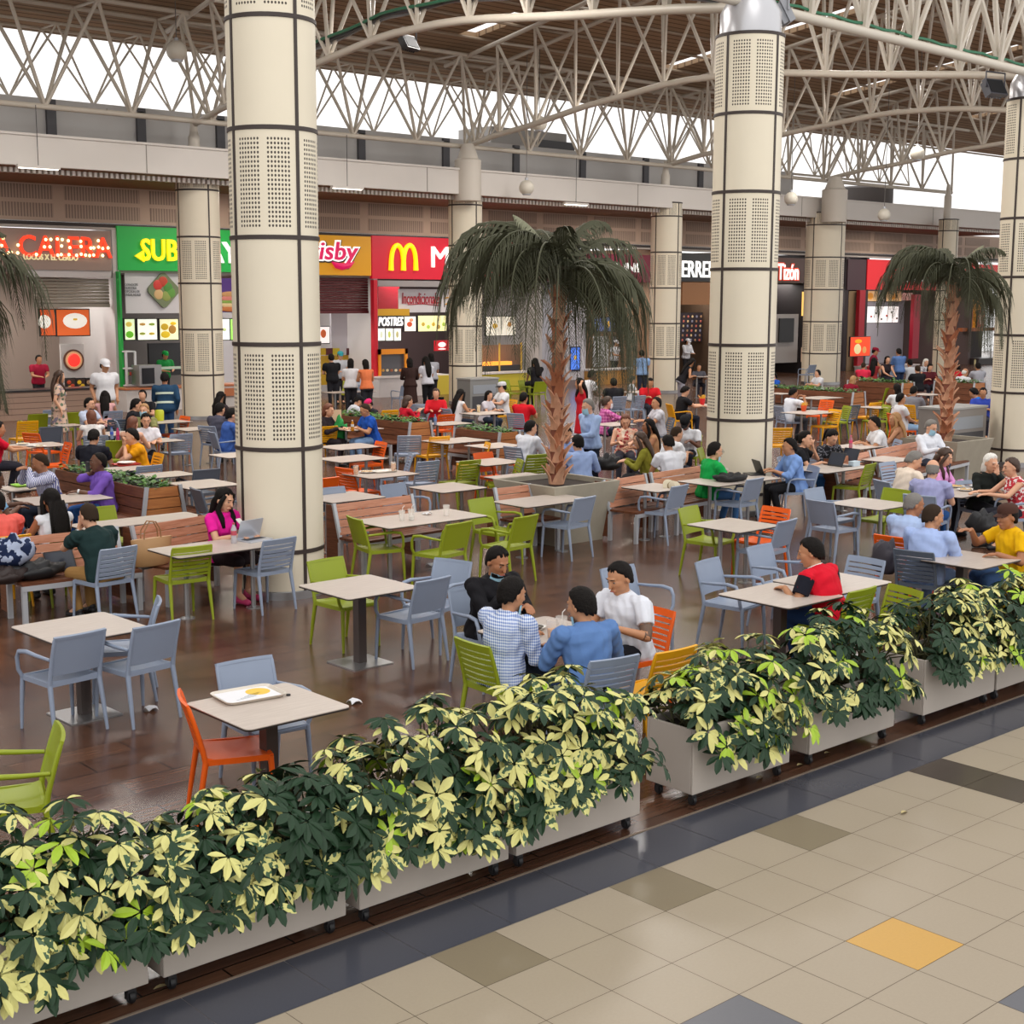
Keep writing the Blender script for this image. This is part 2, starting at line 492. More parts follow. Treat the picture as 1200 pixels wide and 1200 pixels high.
            if hair == 'braids':
                for i in range(9):
                    o = -.1+.025*i
                    hb.tube([H(o*.7, -.1, .0), nb+X*o-fw*.13-sp*.05, nb+X*(o*1.1)-fw*.135-sp*(.33+.03*(i % 3))], [.018, .018, .01], 6)
        elif hair in ('pony', 'bun'):
            if hair == 'bun': hb.ell(H(0, -.12, .05), (.04, .04, .04), HR, 10, 8)
            else: hb.tube([H(0, -.09, .05), H(0, -.14, .03), H(0, -.15, -.06), H(0, -.13, -.18)], [.025, .035, .032, .012], 8)
        elif hair == 'bob':
            hb.loft([(H(0, -.02, .06), HR @ X, HR @ V((0, 1, 0)), .084, .075), (H(0, -.045, -.03), HR @ X, HR @ V((0, 1, 0)), .094, .066), (H(0, -.05, -.10), HR @ X, HR @ V((0, 1, 0)), .092, .058), (H(0, -.05, -.135), HR @ X, HR @ V((0, 1, 0)), .07, .045)], 14)
        hb.build('hair', HAIRC[hc], root, ang=0)
        if hair == 'short' and 'beard' in ext:
            bb = MB()
            G = []
            for i in range(7):
                e = lerp(-1.25, -.35, i/6); row = []
                for j in range(13):
                    a = lerp(-1.25, 1.25, j/12); ee = e if abs(a) > .5 else min(e, -.55)
                    row.append(H(math.sin(a)*.073*math.cos(e*.6), .022+math.cos(a)*math.cos(e*.7)*.077, -.03+.085*math.sin(ee)))
                G.append(row)
            bb.sheet(G, .006); bb.build('beard', HAIRC['k'], root)
    # ---- clothes
    tm = cloth(top) if isinstance(top, str) else top
    if top is not None:
        c = MB(); infl = .015
        c.loft(ringset(infl, -.075 if not fem else -.06, .488, .012), seg)
        for s in (1, -1):
            c.cap(nb-sp*.052-X*(s*.01), .075, nb-sp*.056+X*(s*.055), .073, seg)
            c.cap(nb-sp*.055+X*(s*.05), .058, sh[s]+X*(-s*.008), .070 if not fem else .060, seg)
            if sleeve == 'none': continue
            r0, r1 = (.078, .062) if not fem else (.065, .054)
            if sleeve == 'short':
                e = lerp(sh[s], el[s], .64)
                c.tube([sh[s]-(e-sh[s]).normalized()*.01, lerp(sh[s], e, .5), e], [r0, r0*.98, r1+.008], seg)
            else:
                k1 = 1.0 if sleeve == 'long' else .35
                c.cap(sh[s], r0, el[s], r1*.96, seg)
                c.cap(el[s], r1*.96, lerp(el[s], wr[s], k1*.93), .040 if sleeve == 'long' else .046, seg)
        c.loft([(nb-sp*.06-fw*.008, X, fw, .135, .105), (nb-sp*.014-fw*.008, X, fw, .126, .097), (nb+sp*.006-fw*.006, X, fw, .09, .084)]+([(nb+sp*.026-fw*.002, X, fw, .072, .070)] if not fem else []), seg)
        me = remesh(c, vox*1.05, 2 if near else 1, 'shirt', tm)
        if mid:
            n = len(me.vertices); co = np.empty(n*3); me.vertices.foreach_get('co', co); co = co.reshape(-1, 3)
            no = np.empty(n*3); me.vertices.foreach_get('normal', no); no = no.reshape(-1, 3)
            ph = RND.random()*6
            w_ = .0035*np.sin(co[:, 2]*46+co[:, 0]*31*np.sin(co[:, 1]*9+ph)+ph)+.0025*np.sin(co[:, 0]*70+co[:, 1]*60-co[:, 2]*25+ph)
            co += no*w_[:, None]; me.vertices.foreach_set('co', co.ravel()); me.update()
        shirt = link('shirt', me, root)
        if trim:   # contrast collar
            c = MB(); c.loft([(nb-sp*.03, X, fw, .094, .084), (nb+sp*.028, X, fw, .073, .072)], 14); c.build('collar', cloth(trim), shirt)
        if 'panel' in ext:
            for s in (1, -1):
                c = MB(); e = lerp(sh[s], el[s], .66); c.tube([lerp(sh[s], e, .12), lerp(sh[s], e, .55), e], [.083, .082, .078], 12)
                c.build('sleeve_panel', cloth('1a1b26'), shirt)
    if bot:
        bm = cloth(bot) if isinstance(bot, str) else bot
        c = MB(); c.loft(ringset(.011, -.10, .06), seg)
        if legs == 'skirt':
            if sit:
                for s in (1, -1): c.cap(hj[s], .098, kn[s], .075, seg)
                c.cap(hip+V((0, .05, .01)), .095, V((0, .4, hipz-.01)), .08, seg)
            else:
                c.loft([(V((0, 0, .95)), X, V((0, 1, 0)), .175, .14), (V((0, 0, .7)), X, V((0, 1, 0)), .20, .17), (V((0, 0, .42)), X, V((0, 1, 0)), .23, .2)], 16)
        else:
            for s in (1, -1):
                c.cap(hj[s], .104, kn[s], .074, seg)
                if legs == 'long':
                    c.cap(kn[s], .067, an[s]+Z*.03, .052, seg)
        link('trousers' if legs != 'skirt' else 'skirt', remesh(c, vox*1.1, 1, 'trousers', bm), root)
    for s in (1, -1):
        if not mid and sit: break
        c = MB(); a = an[s]
        c.cap(V((a.x, a.y-.035, .045)), .042, V((a.x*1.06, a.y+.16, .038)), .036, 10)
        c.cap(V((a.x, a.y-.02, .085)), .04, V((a.x, a.y, .05)), .045, 10)
        for i, v_ in enumerate(c.v):
            if v_[2] < .0: c.v[i] = (v_[0], v_[1], .0)
        c.build('shoe', M_SHOE[shoe], root)
    # ---- extras
    for e in ext:
        if e in ('mask', 'chinmask', 'wmask'):
            G = []
            z0, z1 = (-.095, .0) if e != 'chinmask' else (-.125, -.06)
            for i in range(6):
                z = lerp(z0, z1, i/5); row = []
                for j in range(11):
                    a = lerp(-1.15, 1.15, j/10)
                    bulge = .012*math.cos(a)*math.sin(PI*i/5) if e != 'chinmask' else .004
                    row.append(H(math.sin(a)*.071, .022+math.cos(a)*(.082+bulge)-(.02 if e == 'chinmask' else 0), z))
                G.append(row)
            c = MB(); c.sheet(G, .003); c.build('face_mask', M_MASKW if e == 'wmask' else M_MASK, root)
        elif e.startswith('cap:') or e.startswith('bcap:'):
            _, c1, c2 = e.split(':'); back = e[0] == 'b'; sg = -1 if back else 1
            c = MB()
            c.lathe(H(0, -.012, .045), [(.1, 0), (.101, .034), (.09, .071), (.058, .094), (.0, .103)], 18, 0, HR @ Matrix.Diagonal((1, 1.18, 1)))
            crown = c.build('cap_crown', cloth(c1), root)
            G = [[H(math.sin(a)*.078*(1-.25*t), sg*(.078+.085*t)*math.cos(a)*1.0+.0, .05-.02*t-.012*a*a) for a in [lerp(-1.1, 1.1, j/8) for j in range(9)]] for t in (0, .5, 1)]
            c = MB(); c.sheet(G, .005); c.build('cap_brim', cloth(c2), crown)
        elif e == 'glasses':
            c = MB()
            for s in (1, -1):
                pts = [H(s*.033+.022*math.cos(t), .103, .012+.017*math.sin(t)) for t in [2*PI*q/12 for q in range(13)]]
                c.tube(pts, .0022, 5); c.tube([H(s*.055, .1, .016), H(s*.079, .03, .014), H(s*.08, -.02, .01)], .002, 5)
            c.tube([H(-.011, .106, .016), H(.011, .106, .016)], .0022, 5)
            c.build('glasses', M_GLASS, root)
        elif e == 'bands':      # reflective bands on a work jacket
            for t in (.10, .30):
                c = MB(); c.loft([ringset(.024, t, t+.04)[0], ringset(.024, t, t+.045)[-1]], 16); c.build('reflective_band', mat('reflective', 'c9d6c4', .35, noise=0), shirt)
        elif e == 'watch':
            c = MB(); d = (wr[-1]-el[-1]).normalized(); c.tube([wr[-1]-d*.035, wr[-1]-d*.008], .034, 12); c.build('wristwatch', mat('watch_silver', 'c8ccd0', .3, .6), root)
        elif e == 'tattoo':
            c = MB(); a0 = lerp(sh[-1], el[-1], .66); c.tube([a0, lerp(a0, el[-1], .6), el[-1], lerp(el[-1], wr[-1], .15)], [.0535, .051, .0470, .0435], 12); c.build('arm_tattoo', mat('tattoo_ink', '6d5648', .6, noise=.35, nscale=45), root)
    return root
# ------------------------------------------------------------------ who sits where
P = person
# four men at the near table
P('m1', 583, 659, -95, 'bearded man in a black long-sleeved top at the near table, blue mask under his chin', lean=14, hp=24, L='table', R='phone', skin='t', top='1b1a1e', sleeve='long', bot='22242c', ext=('chinmask', 'beard'))
P('m2', 600, 697, 5, 'man in a blue and white checked shirt at the near table, seen from behind', lean=10, hp=14, hy=-8, top=GING, sleeve='long', bot='1d222e', skin='m', L='table', R='lap', ext=('chinmask',))
P('m3', 681, 710, 80, 'man in a plain mid-blue shirt at the near table with his back to the planters', lean=14, hp=14, hy=18, top='5d7fb4', sleeve='long', bot='2a3b5c', skin='m', L='table', R='wide', ext=('chinmask',))
P('m4', 726, 678, 178, 'man in a white short-sleeved shirt with a tattooed arm at the near table', lean=14, hp=22, top='dcdfe8', sleeve='short', bot='1c1c22', legs='short', skin='m', L='wide', R='table', trim='e4e6ee', ext=('tattoo',))
P('red', 950, 648, 98, 'man in a red polo shirt with black sleeves leaning on his table, seen from behind', lean=26, hp=16, hy=25, top='d4152c', sleeve='short', bot='2a4470', skin='m', L='wide', R='wide', ext=('panel',), trim='e8e4e4')
P('yel', 1180, 606, 150, 'man in a yellow shirt and brown cap gesturing with his hand at the right edge', lean=14, hp=6, hy=12, top='e9b40c', sleeve='short', bot='4a6a9c', skin='t', L='wide', R='gest', ext=('cap:4a3028:4a3028',), belly=.03)
P('bl1', 1093, 606, 8, 'heavier man in a light blue shirt facing the man in yellow', lean=14, hp=14, hy=-36, top='a5b9e6', sleeve='long', bot='7d98c6', skin='m', hair='buzz', hc='z', L='table', R='table', belly=.03)
P('bl2', 1071, 592, 2, 'greying man in a light blue shirt behind his friend at the yellow-shirted man\'s table', lean=14, hp=16, hy=-34, top='aabfe4', sleeve='long', bot='39425a', skin='t', hair='buzz', hc='g', L='table', R='table')
P('lav', 1093, 551, 12, 'balding man in a lavender grey polo shirt, seen from behind', lean=16, hp=16, hy=10, top='9ea0c8', sleeve='short', bot='2f5a98', skin='l', hair='thin', hc='g', L='table', R='table', belly=.05)
P('crm', 1071, 540, -25, 'grey-haired man in a cream polo shirt bending over his meal', lean=22, hp=34, hy=-20, top='e3d3c2', sleeve='short', bot='6a6a70', skin='l', hair='short', hc='g', L='table', R='table', belly=.03)
P('pnk', 1107, 536, -80, 'young woman with long dark hair in a pink cardigan', lean=16, hp=26, top='dc9ad0', sleeve='long', bot='2a2a34', skin='l', hair='long', hc='b', fem=True)
P('old', 1161, 543, -110, 'white-haired old woman in a black jacket', lean=16, hp=14, top='1e2220', sleeve='long', bot='26262a', skin='l', hair='bob', hc='w', fem=True, L='chin', R='table')
P('rfl', 1185, 548, 146, 'woman with short dark hair in a red and white patterned top', lean=14, hp=10, top=FLO2, sleeve='none', bot='2c2c34', skin='l', hair='short', hc='b', fem=True, L='reach', R='reach')
P('msk', 1091, 501, -100, 'grey-haired man in a white shirt wearing a blue mask on the right bench', lean=10, hp=24, top='dfe2ea', sleeve='long', bot='3c4250', skin='l', hair='short', hc='g', ext=('mask',), L='table', R='table')
P('bln', 1049, 492, 120, 'woman with long fair hair and bare shoulders behind the right bench', lean=10, hp=6, hy=30, top='a87a5c', sleeve='none', bot='2c3444', skin='m', hair='long', hc='n', fem=True)
P('wsl', 1024, 497, 140, 'man in a white T-shirt with a black sleeve band behind the right bench', lean=18, hp=14, top='dfe0e4', sleeve='short', bot='2c3444', skin='m')
P('wtx', 1056, 468, -35, 'man in a white T-shirt with dark lettering, sitting upright in the right half', lean=-6, hp=4, top='dcdde2', sleeve='short', bot='8fb0d4', skin='m', L='lap', R='lap')
P('lp1', 944, 515, -60, 'woman in a black top resting her chin on her hand beside two laptops', lean=12, hp=8, hy=-14, top='1a1a1e', sleeve='short', bot='2d5a94', skin='l', hair='pony', hc='k', fem=True, L='chin', R='table')
P('lp2', 975, 513, -105, 'woman in a dotted black blouse looking down at a laptop', lean=18, hp=36, top=DOTS, sleeve='long', bot='2a2a2e', legs='skirt', skin='l', hair='pony', hc='k', fem=True, L='table', R='table')
P('blp', 925, 524, 148, 'man in a blue shirt typing on a laptop beside the second big column', lean=12, hp=12, top='7fa2de', sleeve='half', bot='1c1c20', skin='m', L='table', R='table')
P('grn', 838, 529, -25, 'man in a bright green shirt and glasses on the bench, mask under his chin', lean=10, hp=10, hy=4, top='15a04a', sleeve='short', bot='4a78b0', skin='l', L='table', R='table', ext=('glasses', 'chinmask'), belly=.04)
P('dhat', 803, 496, -150, 'dark-skinned man in a black hat and white polo shirt', lean=26, hp=40, top='e2e4ea', sleeve='short', bot='20222c', skin='d', L='table', R='table', ext=('cap:17171a:17171a',))
P('wbz', 793, 509, -15, 'man with cropped hair in a white shirt behind the bench', lean=26, hp=24, top='e4e6ec', sleeve='short', bot='3a3f4c', skin='l', hair='buzz', hc='z')
P('wbk', 783, 520, 75, 'person in a white top with black hair and back turned, just behind the bench', lean=18, hp=26, top='e0e2ea', sleeve='short', bot='3a3f4c', skin='m')
P('olv', 750, 516, 130, 'woman with a ponytail in an olive top, seen from behind over the bench', lean=18, hp=16, hy=14, top='86832e', sleeve='long', bot='2c2c30', skin='l', hair='long', hc='b', fem=True, belly=.03)
P('flr', 733, 494, -135, 'older woman in a pink floral sleeveless top looking down', lean=12, hp=26, top=FLOR, sleeve='none', bot='3a3a44', skin='l', hair='bob', hc='r', fem=True, L='table', R='table')
P('tan', 760, 500, 150, 'woman with loose black hair beside the floral top', lean=10, hp=8, top='b98a64', sleeve='none', bot='3a3a44', skin='t', hair='long', hc='k', fem=True)
P('gry', 769, 473, 150, 'short-haired person in a pale grey shirt looking left', lean=6, hp=2, hy=20, top='c2c2ca', sleeve='short', bot='3a3a44', skin='m', L='table', R='table')
P('blk', 803, 459, -28, 'man in a black T-shirt on a yellow chair eating by the second big column', lean=12, hp=30, top='1c1c20', sleeve='short', bot='1e2230', skin='l', L='reach', R='reach')
P('rdm', 762, 449, -120, 'man in a red T-shirt looking down in front of a back column', lean=14, hp=24, top='c81c26', sleeve='short', bot='2a2a34', skin='m', L='table', R='table')
P('wkd', 742, 446, -40, 'child in a white T-shirt opposite the man in red', lean=8, hp=8, top='d4d8de', sleeve='short', bot='3a4a6a', skin='l', sc=.85)
P('bkb', 719, 449, 60, 'man in a black T-shirt with his back turned near the grey slatted chairs', lean=8, hp=4, top='1e1e22', sleeve='short', bot='2a2a34', skin='t')
P('wtd', 694, 440, -20, 'dark-skinned man in a white T-shirt standing behind the woman in red', pose='stand', lean=16, hp=14, top='dcdce0', sleeve='short', bot='3a3a44', skin='d', L='front', R='front', hair='buzz', hc='k')
P('rdr', 679, 450, 140, 'woman in a red dress with raised arm, black hair', pose='stand', lean=6, hp=4, top='c4202e', sleeve='none', bot='c4202e', legs='skirt', skin='m', hair='long', hc='k', fem=True, L='up', R='up', sc=.97)
P('std', 689, 477, 172, 'standing grey-haired man in a blue shirt and face mask beside the central palm', pose='stand', lean=6, hp=16, top='9db4dc', sleeve='long', bot='232838', skin='l', hair='short', hc='g', L='front', R='down', ext=('mask',))
P('plk', 712, 472, -30, 'woman in a pink checked shirt and white mask', lean=8, hp=10, top=PLAI, sleeve='long', bot='2c3444', skin='l', hair='pony', hc='b', fem=True, ext=('wmask',), L='table', R='reach')
P('lbb', 677, 520, 70, 'man in a light blue shirt with his back turned, right behind the palm planter', lean=16, hp=14, top='9fb6e4', sleeve='long', bot='2a3040', skin='l', L='table', R='wide')
P('lbh', 664, 510, -120, 'person in blue half hidden behind the central palm trunk', lean=14, hp=20, top='8fa4d8', sleeve='long', bot='2a3040', skin='m')
P('wch', 622, 502, 2, 'man in a white shirt left of the central palm, hand at his mouth', lean=16, hp=12, hy=-14, top='d6d8e0', sleeve='long', bot='17181e', skin='l', L='face', R='table', belly=.02)
P('rbk', 614, 467, 15, 'man in a red T-shirt seen from behind left of the central palm', lean=8, hp=6, top='d01a28', sleeve='short', bot='20222c', skin='m')
P('wcp', 588, 454, 165, 'young man in a white T-shirt and a two-tone cap', lean=4, hp=6, top='dfe0e4', sleeve='short', bot='1c1c22', skin='l', ext=('cap:c8c8cc:1c1c20',))
P('drk', 573, 464, -70, 'dark-haired girl at the juice table beside the boy in a cap', lean=12, hp=12, top='c8c4cc', sleeve='short', bot='2c3444', skin='l', hair='bob', hc='k', fem=True, sc=.92)
P('wlh', 540, 463, -5, 'woman with very long black hair in a white vest', lean=14, hp=10, top='dcd8da', sleeve='none', bot='2c3444', skin='m', hair='long', hc='k', fem=True)
P('rjk', 511, 462, -130, 'girl in a red jacket behind a black laptop', lean=10, hp=8, top='d0202c', sleeve='long', bot='2a2a34', skin='l', hair='pony', hc='b', fem=True)
P('rwm', 478, 471, -10, 'woman in a red top looking at her phone over the planted bench', lean=10, hp=18, top='c01a30', sleeve='long', bot='2a2a34', skin='l', hair='bob', hc='b', fem=True, R='phone', L='phone')
P('blu', 428, 481, 170, 'man in a royal blue T-shirt and glasses eating at a round-edged table', lean=16, hp=30, top='1e4ea8', sleeve='short', bot='7d9cc4', skin='m', hair='buzz', hc='z', ext=('glasses',), L='table', R='table')
P('ppr', 385, 481, -60, 'woman with brown hair holding a paper beside the big near column', lean=14, hp=18, top='2a2226', sleeve='long', bot='2a2226', skin='l', hair='bob', hc='r', fem=True)
P('cpb', 420, 470, -20, 'boy in a black cap and white shirt bending down behind the planted bench', lean=30, hp=40, top='c9ccd4', sleeve='short', bot='2a2a34', skin='l', ext=('cap:1a1a1e:1a1a1e',), sc=.92)
P('cpp', 432, 474, 180, 'child in a pink cap next to the boy in black cap', lean=20, hp=30, top='2a2a30', sleeve='short', bot='2a2a34', skin='l', ext=('cap:d82a6a:d82a6a',), sc=.85)
Q = dict(pose='stand')
P('q1', 388, 420, 75, 'man in a black T-shirt with a small back print in the queue', top='1b1b1f', bot='26262c', skin='l', L='front', R='front', **Q)
P('q2', 399, 417, -110, 'worker with a teal hair cover behind the queue', top='b8bcc4', bot='2a2a30', skin='l', L='front', R='front', ext=('cap:3a9aa4:3a9aa4',), **Q)
P('q3', 411, 426, 50, 'woman in a white top in the queue', top='d6d6da', bot='2a2a30', skin='m', hair='bob', hc='k', fem=True, L='front', R='front', **Q)
P('q4', 419, 438, 80, 'heavy man in a grey T-shirt seated in front of the queue', top='b0b4be', bot='2a2a30', skin='l', hair='buzz', hc='z', belly=.05)
P('q5', 408, 441, -10, 'child in a lime top on a seat in front of the queue', top='b8c04a', bot='2a2a30', skin='l', hair='short', hc='b', sc=.85)
P('q6', 428, 427, 75, 'person in an orange sleeveless top in the queue', top='d8764a', sleeve='none', bot='2a2a30', skin='m', hair='bob', hc='k', fem=True, L='front', R='front', **Q)
P('q7', 480, 425, 60, 'woman in dark brown standing at the dessert kiosk', top='33221f', sleeve='long', bot='33221f', legs='skirt', skin='t', hair='bob', hc='k', fem=True, L='front', R='front', **Q)
P('q8', 499, 423, 80, 'woman in a white T-shirt and black trousers standing at the burger counter', top='cdcdd6', bot='1b1b20', skin='m', hair='long', hc='k', fem=True, L='front', R='front', sc=1.0, **Q)
P('q9', 505, 419, 70, 'person in grey standing half behind the woman in white at the burger counter', top='a8a8b0', bot='26262c', skin='m', hair='bob', hc='k', fem=True, L='front', R='front', **Q)
P('hic', 627, 425, 78, 'man in a black T-shirt with a pale back print on a high green chair', top='1e1c20', bot='20222a', skin='m', seat=.72, hair='long', hc='k')
P('cst', 752, 415, 60, 'man in a light blue shirt standing at the counter beside the palm fronds', top='8fb0dc', sleeve='short', bot='2c3040', skin='m', L='front', R='front', **Q)
# left half
P('pink', 263, 586, -78, 'woman with long dark hair in a hot pink blouse at a laptop', lean=8, hp=20, hy=6, top='e01f96', sleeve='short', bot='2a2024', legs='skirt', skin='l', hair='long', hc='k', fem=True, L='table', R='table', shoe='p')
P('dgr', 104, 605, 102, 'man with cropped hair in a dark green T-shirt bent over a laptop, seen from behind', lean=22, hp=18, top='1d3232', sleeve='short', bot='a07a48', skin='l', hair='buzz', hc='z', L='chin', R='table', ext=('watch',))
P('brd', 60, 587, 95, 'woman with long black braids and a white off-shoulder top, back turned', lean=8, hp=6, top='dfe0e6', sleeve='none', bot='2c3444', skin='t', hair='braids', hc='k', fem=True)
P('sal', -5, 590, 90, 'person in a salmon pink top at the left edge, seen from behind', lean=8, hp=6, top='ee6a60', sleeve='short', bot='2c3444', skin='t', hair='short', hc='k')
P('lbl', -6, 563, -5, 'dark-skinned man in a light blue shirt at the left edge reaching over a green tray', lean=16, hp=20, top='8cc0ea', sleeve='short', bot='4a5a78', skin='d', hair='buzz', hc='k', L='reach', R='table')
P('str', 47, 543, 172, 'dark-skinned man in a striped shirt eating with both hands', lean=16, hp=22, top=STRI, sleeve='long', bot='2c3444', skin='t', hair='buzz', hc='z', L='front', R='front', ext=('watch',), belly=.02)
P('pur', 115, 542, 172, 'dark-skinned man in a purple shirt with a phone at his ear', lean=6, hp=2, top='7a58b8', sleeve='half', bot='3a6ab4', skin='d', hair='buzz', hc='k', L='table', R='ear', ext=('watch',), belly=.03)
P('yl2', 154, 512, 172, 'man in a mustard T-shirt with his hands at his chin', lean=16, hp=14, top='e39a10', sleeve='short', bot='2a3040', skin='l', L='chin', R='chin', belly=.03)
P('bk1', 110, 513, 40, 'person in a black T-shirt with black hair in front of the woman in white', lean=20, hp=26, top='1d1e28', sleeve='short', bot='2a2a34', skin='l')
P('wbr', 107, 489, 75, 'woman with brown hair in a white sleeveless top, seen from behind', lean=10, hp=8, top='dcd8d6', sleeve='none', bot='2a2a34', skin='l', hair='bob', hc='r', fem=True)
P('lgr', 105, 474, -60, 'bearded man in a pale blue shirt behind the woman in white', lean=8, hp=8, top='b8c2d8', sleeve='short', bot='2a2a34', skin='l', ext=('beard',))
P('pkt', 123, 465, 60, 'woman in a pale pink top with long dark hair', lean=8, hp=6, top='d8a4a4', sleeve='none', bot='1a1a1e', skin='l', hair='long', hc='k', fem=True)
P('bk2', 160, 475, -20, 'man in a black T-shirt facing the masked woman', lean=14, hp=14, top='1c1c22', sleeve='short', bot='2a2a34', skin='l')
P('bk3', 167, 464, -130, 'man in black sitting behind the masked woman', lean=8, hp=8, top='1e1e22', sleeve='short', bot='2a2a34', skin='l')
P('mwn', 169, 481, -140, 'woman with fair hair and a blue face mask', lean=10, hp=10, top='8a8a5a', sleeve='short', bot='2a2a34', skin='l', hair='bob', hc='n', fem=True, ext=('mask',))
P('wlk', 171, 493, -110, 'woman in a white top looking down at her table', lean=12, hp=16, top='dcdce4', sleeve='short', bot='2a2a34', skin='l', hair='bob', hc='k', fem=True)
P('rhr', 156, 497, 30, 'woman with reddish brown hair opposite the woman in white', lean=10, hp=8, top='d8a890', sleeve='none', bot='2a2a34', skin='l', hair='bob', hc='r', fem=True)
P('rle', -2, 503, -10, 'man in a red T-shirt at the left edge with his arms on the table', lean=12, hp=10, top='c8102e', sleeve='short', bot='2a2a34', skin='m', L='reach', R='reach')
P('bpl', 272, 487, -12, 'heavy man in a blue polo shirt in front of the big near column', lean=12, hp=14, top='3d5fa8', sleeve='short', bot='355f98', skin='l', L='table', R='table', belly=.06)
P('gyt', 258, 480, 20, 'person in a dark grey T-shirt behind the man in the blue polo', lean=14, hp=14, top='4a4a58', sleeve='short', bot='2a2a34', skin='l', hair='short', hc='k', L='table', R='table')
P('dkg', 259, 466, 10, 'girl with long black hair beyond the man in the blue polo', lean=8, hp=8, top='3a3034', sleeve='short', bot='2a2a34', skin='l', hair='long', hc='k', fem=True)
P('cap', 123, 429, -100, 'man in a white T-shirt and white cap standing at the left', lean=2, hp=14, hy=10, top='dcdce0', sleeve='short', bot='b89a74', skin='m', L='down', R='down', ext=('cap:e0e0e4:e0e0e4',), sc=1.14, **Q)
P('drs', 70, 442, -20, 'woman in a beige flowered dress standing at the wood-plank counter', lean=2, hp=8, hy=-10, top=DRESS, sleeve='short', bot=DRESS, legs='skirt', skin='l', hair='long', hc='b', fem=True, L='down', R='down', sc=1.06, **Q)
P('wrk', 193, 444, 65, 'worker in a navy jacket with pale reflective bands at the sandwich counter', lean=8, hp=14, top='22405c', sleeve='long', bot='2a4468', skin='t', L='front', R='down', ext=('bands',), sc=1.02, **Q)
def staff(key, px, py, Y, label, **k):
    # shop staff stand behind their counters: depth from the shop, not from the floor line
    global gp
    p = yp(px, py, Y); old = gp
    gp = lambda x, y, z=0., _p=p: V((_p.x, _p.y, z))
    P(key, px, py, -90, label, pose='stand', L='front', R='front', **k); gp = old
staff('s1', 194, 424, 36.0, 'worker in a green cap and shirt behind the sandwich counter', top='1a7a3a', bot='2a2a2e', skin='m', ext=('cap:1a8a3e:1a8a3e',))
staff('s2', 46, 430, 35.4, 'worker in a dark red shirt behind the wood-plank counter', top='9a1c38', bot='2a2a2e', skin='m')
staff('s3', 806, 412, 35.6, 'worker in white with a white cap and mask under the slanted menu', top='d0d4dc', sleeve='long', bot='2a2a2e', skin='m', ext=('cap:d8dae0:d8dae0', 'wmask'))
staff('s4', 722, 414, 36.0, 'worker in white behind the counter under the maroon sign', top='c8ccd4', bot='2a2a2e', skin='m', ext=('cap:d8dae0:d8dae0',))
# right far
P('bmk', 811, 425, -35, 'woman in a black vest leaning over a boy by the second big column', pose='stand', lean=32, hp=10, hy=20, top='1c1a1e', sleeve='none', bot='9a9aa6', skin='m', hair='long', hc='k', fem=True, L='front', R='front')
P('gby', 819, 431, -120, 'boy in a grey T-shirt beside the woman in a black vest', lean=8, hp=6, top='4e4e56', sleeve='short', bot='2a2a34', skin='m', sc=.9)
P('bws', 930, 461, -22, 'man in a blue and white shirt eating right of the second big column', lean=12, hp=16, top='dfe2ea', sleeve='short', bot='4a4c54', skin='t', L='front', R='front', trim='2858b8')
P('bkd', 907, 441, 165, 'child in a bright blue T-shirt beside the second big column', lean=8, hp=8, top='2256b8', sleeve='short', bot='2a2a34', skin='l', sc=.85)
P('wby', 958, 438, 160, 'boy in a white shirt in front of the wide back column', lean=8, hp=6, top='d8dae0', sleeve='short', bot='2a2a34', skin='l', sc=.9)
P('mrn', 1000, 446, 0, 'woman in a maroon top leaning over the planted bench', lean=38, hp=16, top='7e1428', sleeve='short', bot='2a2a34', skin='l', hair='bob', hc='n', fem=True)
P('bab', 1009, 444, 160, 'baby in white held by the woman in maroon', lean=0, hp=10, top='dcd4cc', sleeve='short', bot='5a7ab0', skin='l', sc=.62, seat=.9)
P('pby', 1012, 429, 20, 'boy in a pink T-shirt standing behind the baby', top='d8304e', sleeve='short', bot='3a3a44', skin='m', hair='buzz', hc='z', sc=.85, **Q)
P('btr', 1141, 461, 110, 'man in a bright blue T-shirt bending forward behind the grey cabinet', lean=30, hp=30, top='1c74d0', sleeve='short', bot='2a2a34', skin='m')
P('pbl', 1152, 461, -150, 'person in a violet blue top beside the edge column', lean=10, hp=10, top='3448a8', sleeve='short', bot='2a2a34', skin='m', ext=('glasses',))
P('wfr', 1066, 426, 70, 'person in a white shirt, back turned, beside the right palm trunk', lean=10, hp=10, top='d0d4da', sleeve='short', bot='2a2a34', skin='m')
P('kfr', 1075, 433, 60, 'bald man in black with his back turned left of the right palm trunk', lean=10, hp=10, top='1e1e22', sleeve='short', bot='2a2a34', skin='l', hair='buzz', hc='z')
P('wgr', 1085, 425, -110, 'white-haired woman in a patterned blouse left of the right palm trunk', lean=8, hp=16, top=pattern('cloth_grey_pattern', 'noise', '8a8a92', 'd0d0d4', 16), sleeve='short', bot='2a2a34', skin='l', hair='bob', hc='w', fem=True)
P('red2', 1090, 431, -130, 'girl in dark red beside the white-haired woman', lean=12, hp=20, top='5a2028', sleeve='short', bot='2a2a34', skin='l', hair='bob', hc='k', fem=True)
P('rfr', 1122, 431, 60, 'person in a red top right of the right palm trunk', lean=10, hp=10, top='b81a28', sleeve='short', bot='2a2a34', skin='m')
P('wf2', 1131, 437, -10, 'person in white leaning on the table right of the right palm', lean=24, hp=24, top='d4d6dc', sleeve='short', bot='2a2a34', skin='m', hair='thin', hc='w')
P('wf3', 1146, 430, 60, 'person in a pale grey shirt near the edge column', lean=10, hp=10, top='a8aab4', sleeve='short', bot='2a2a34', skin='m')
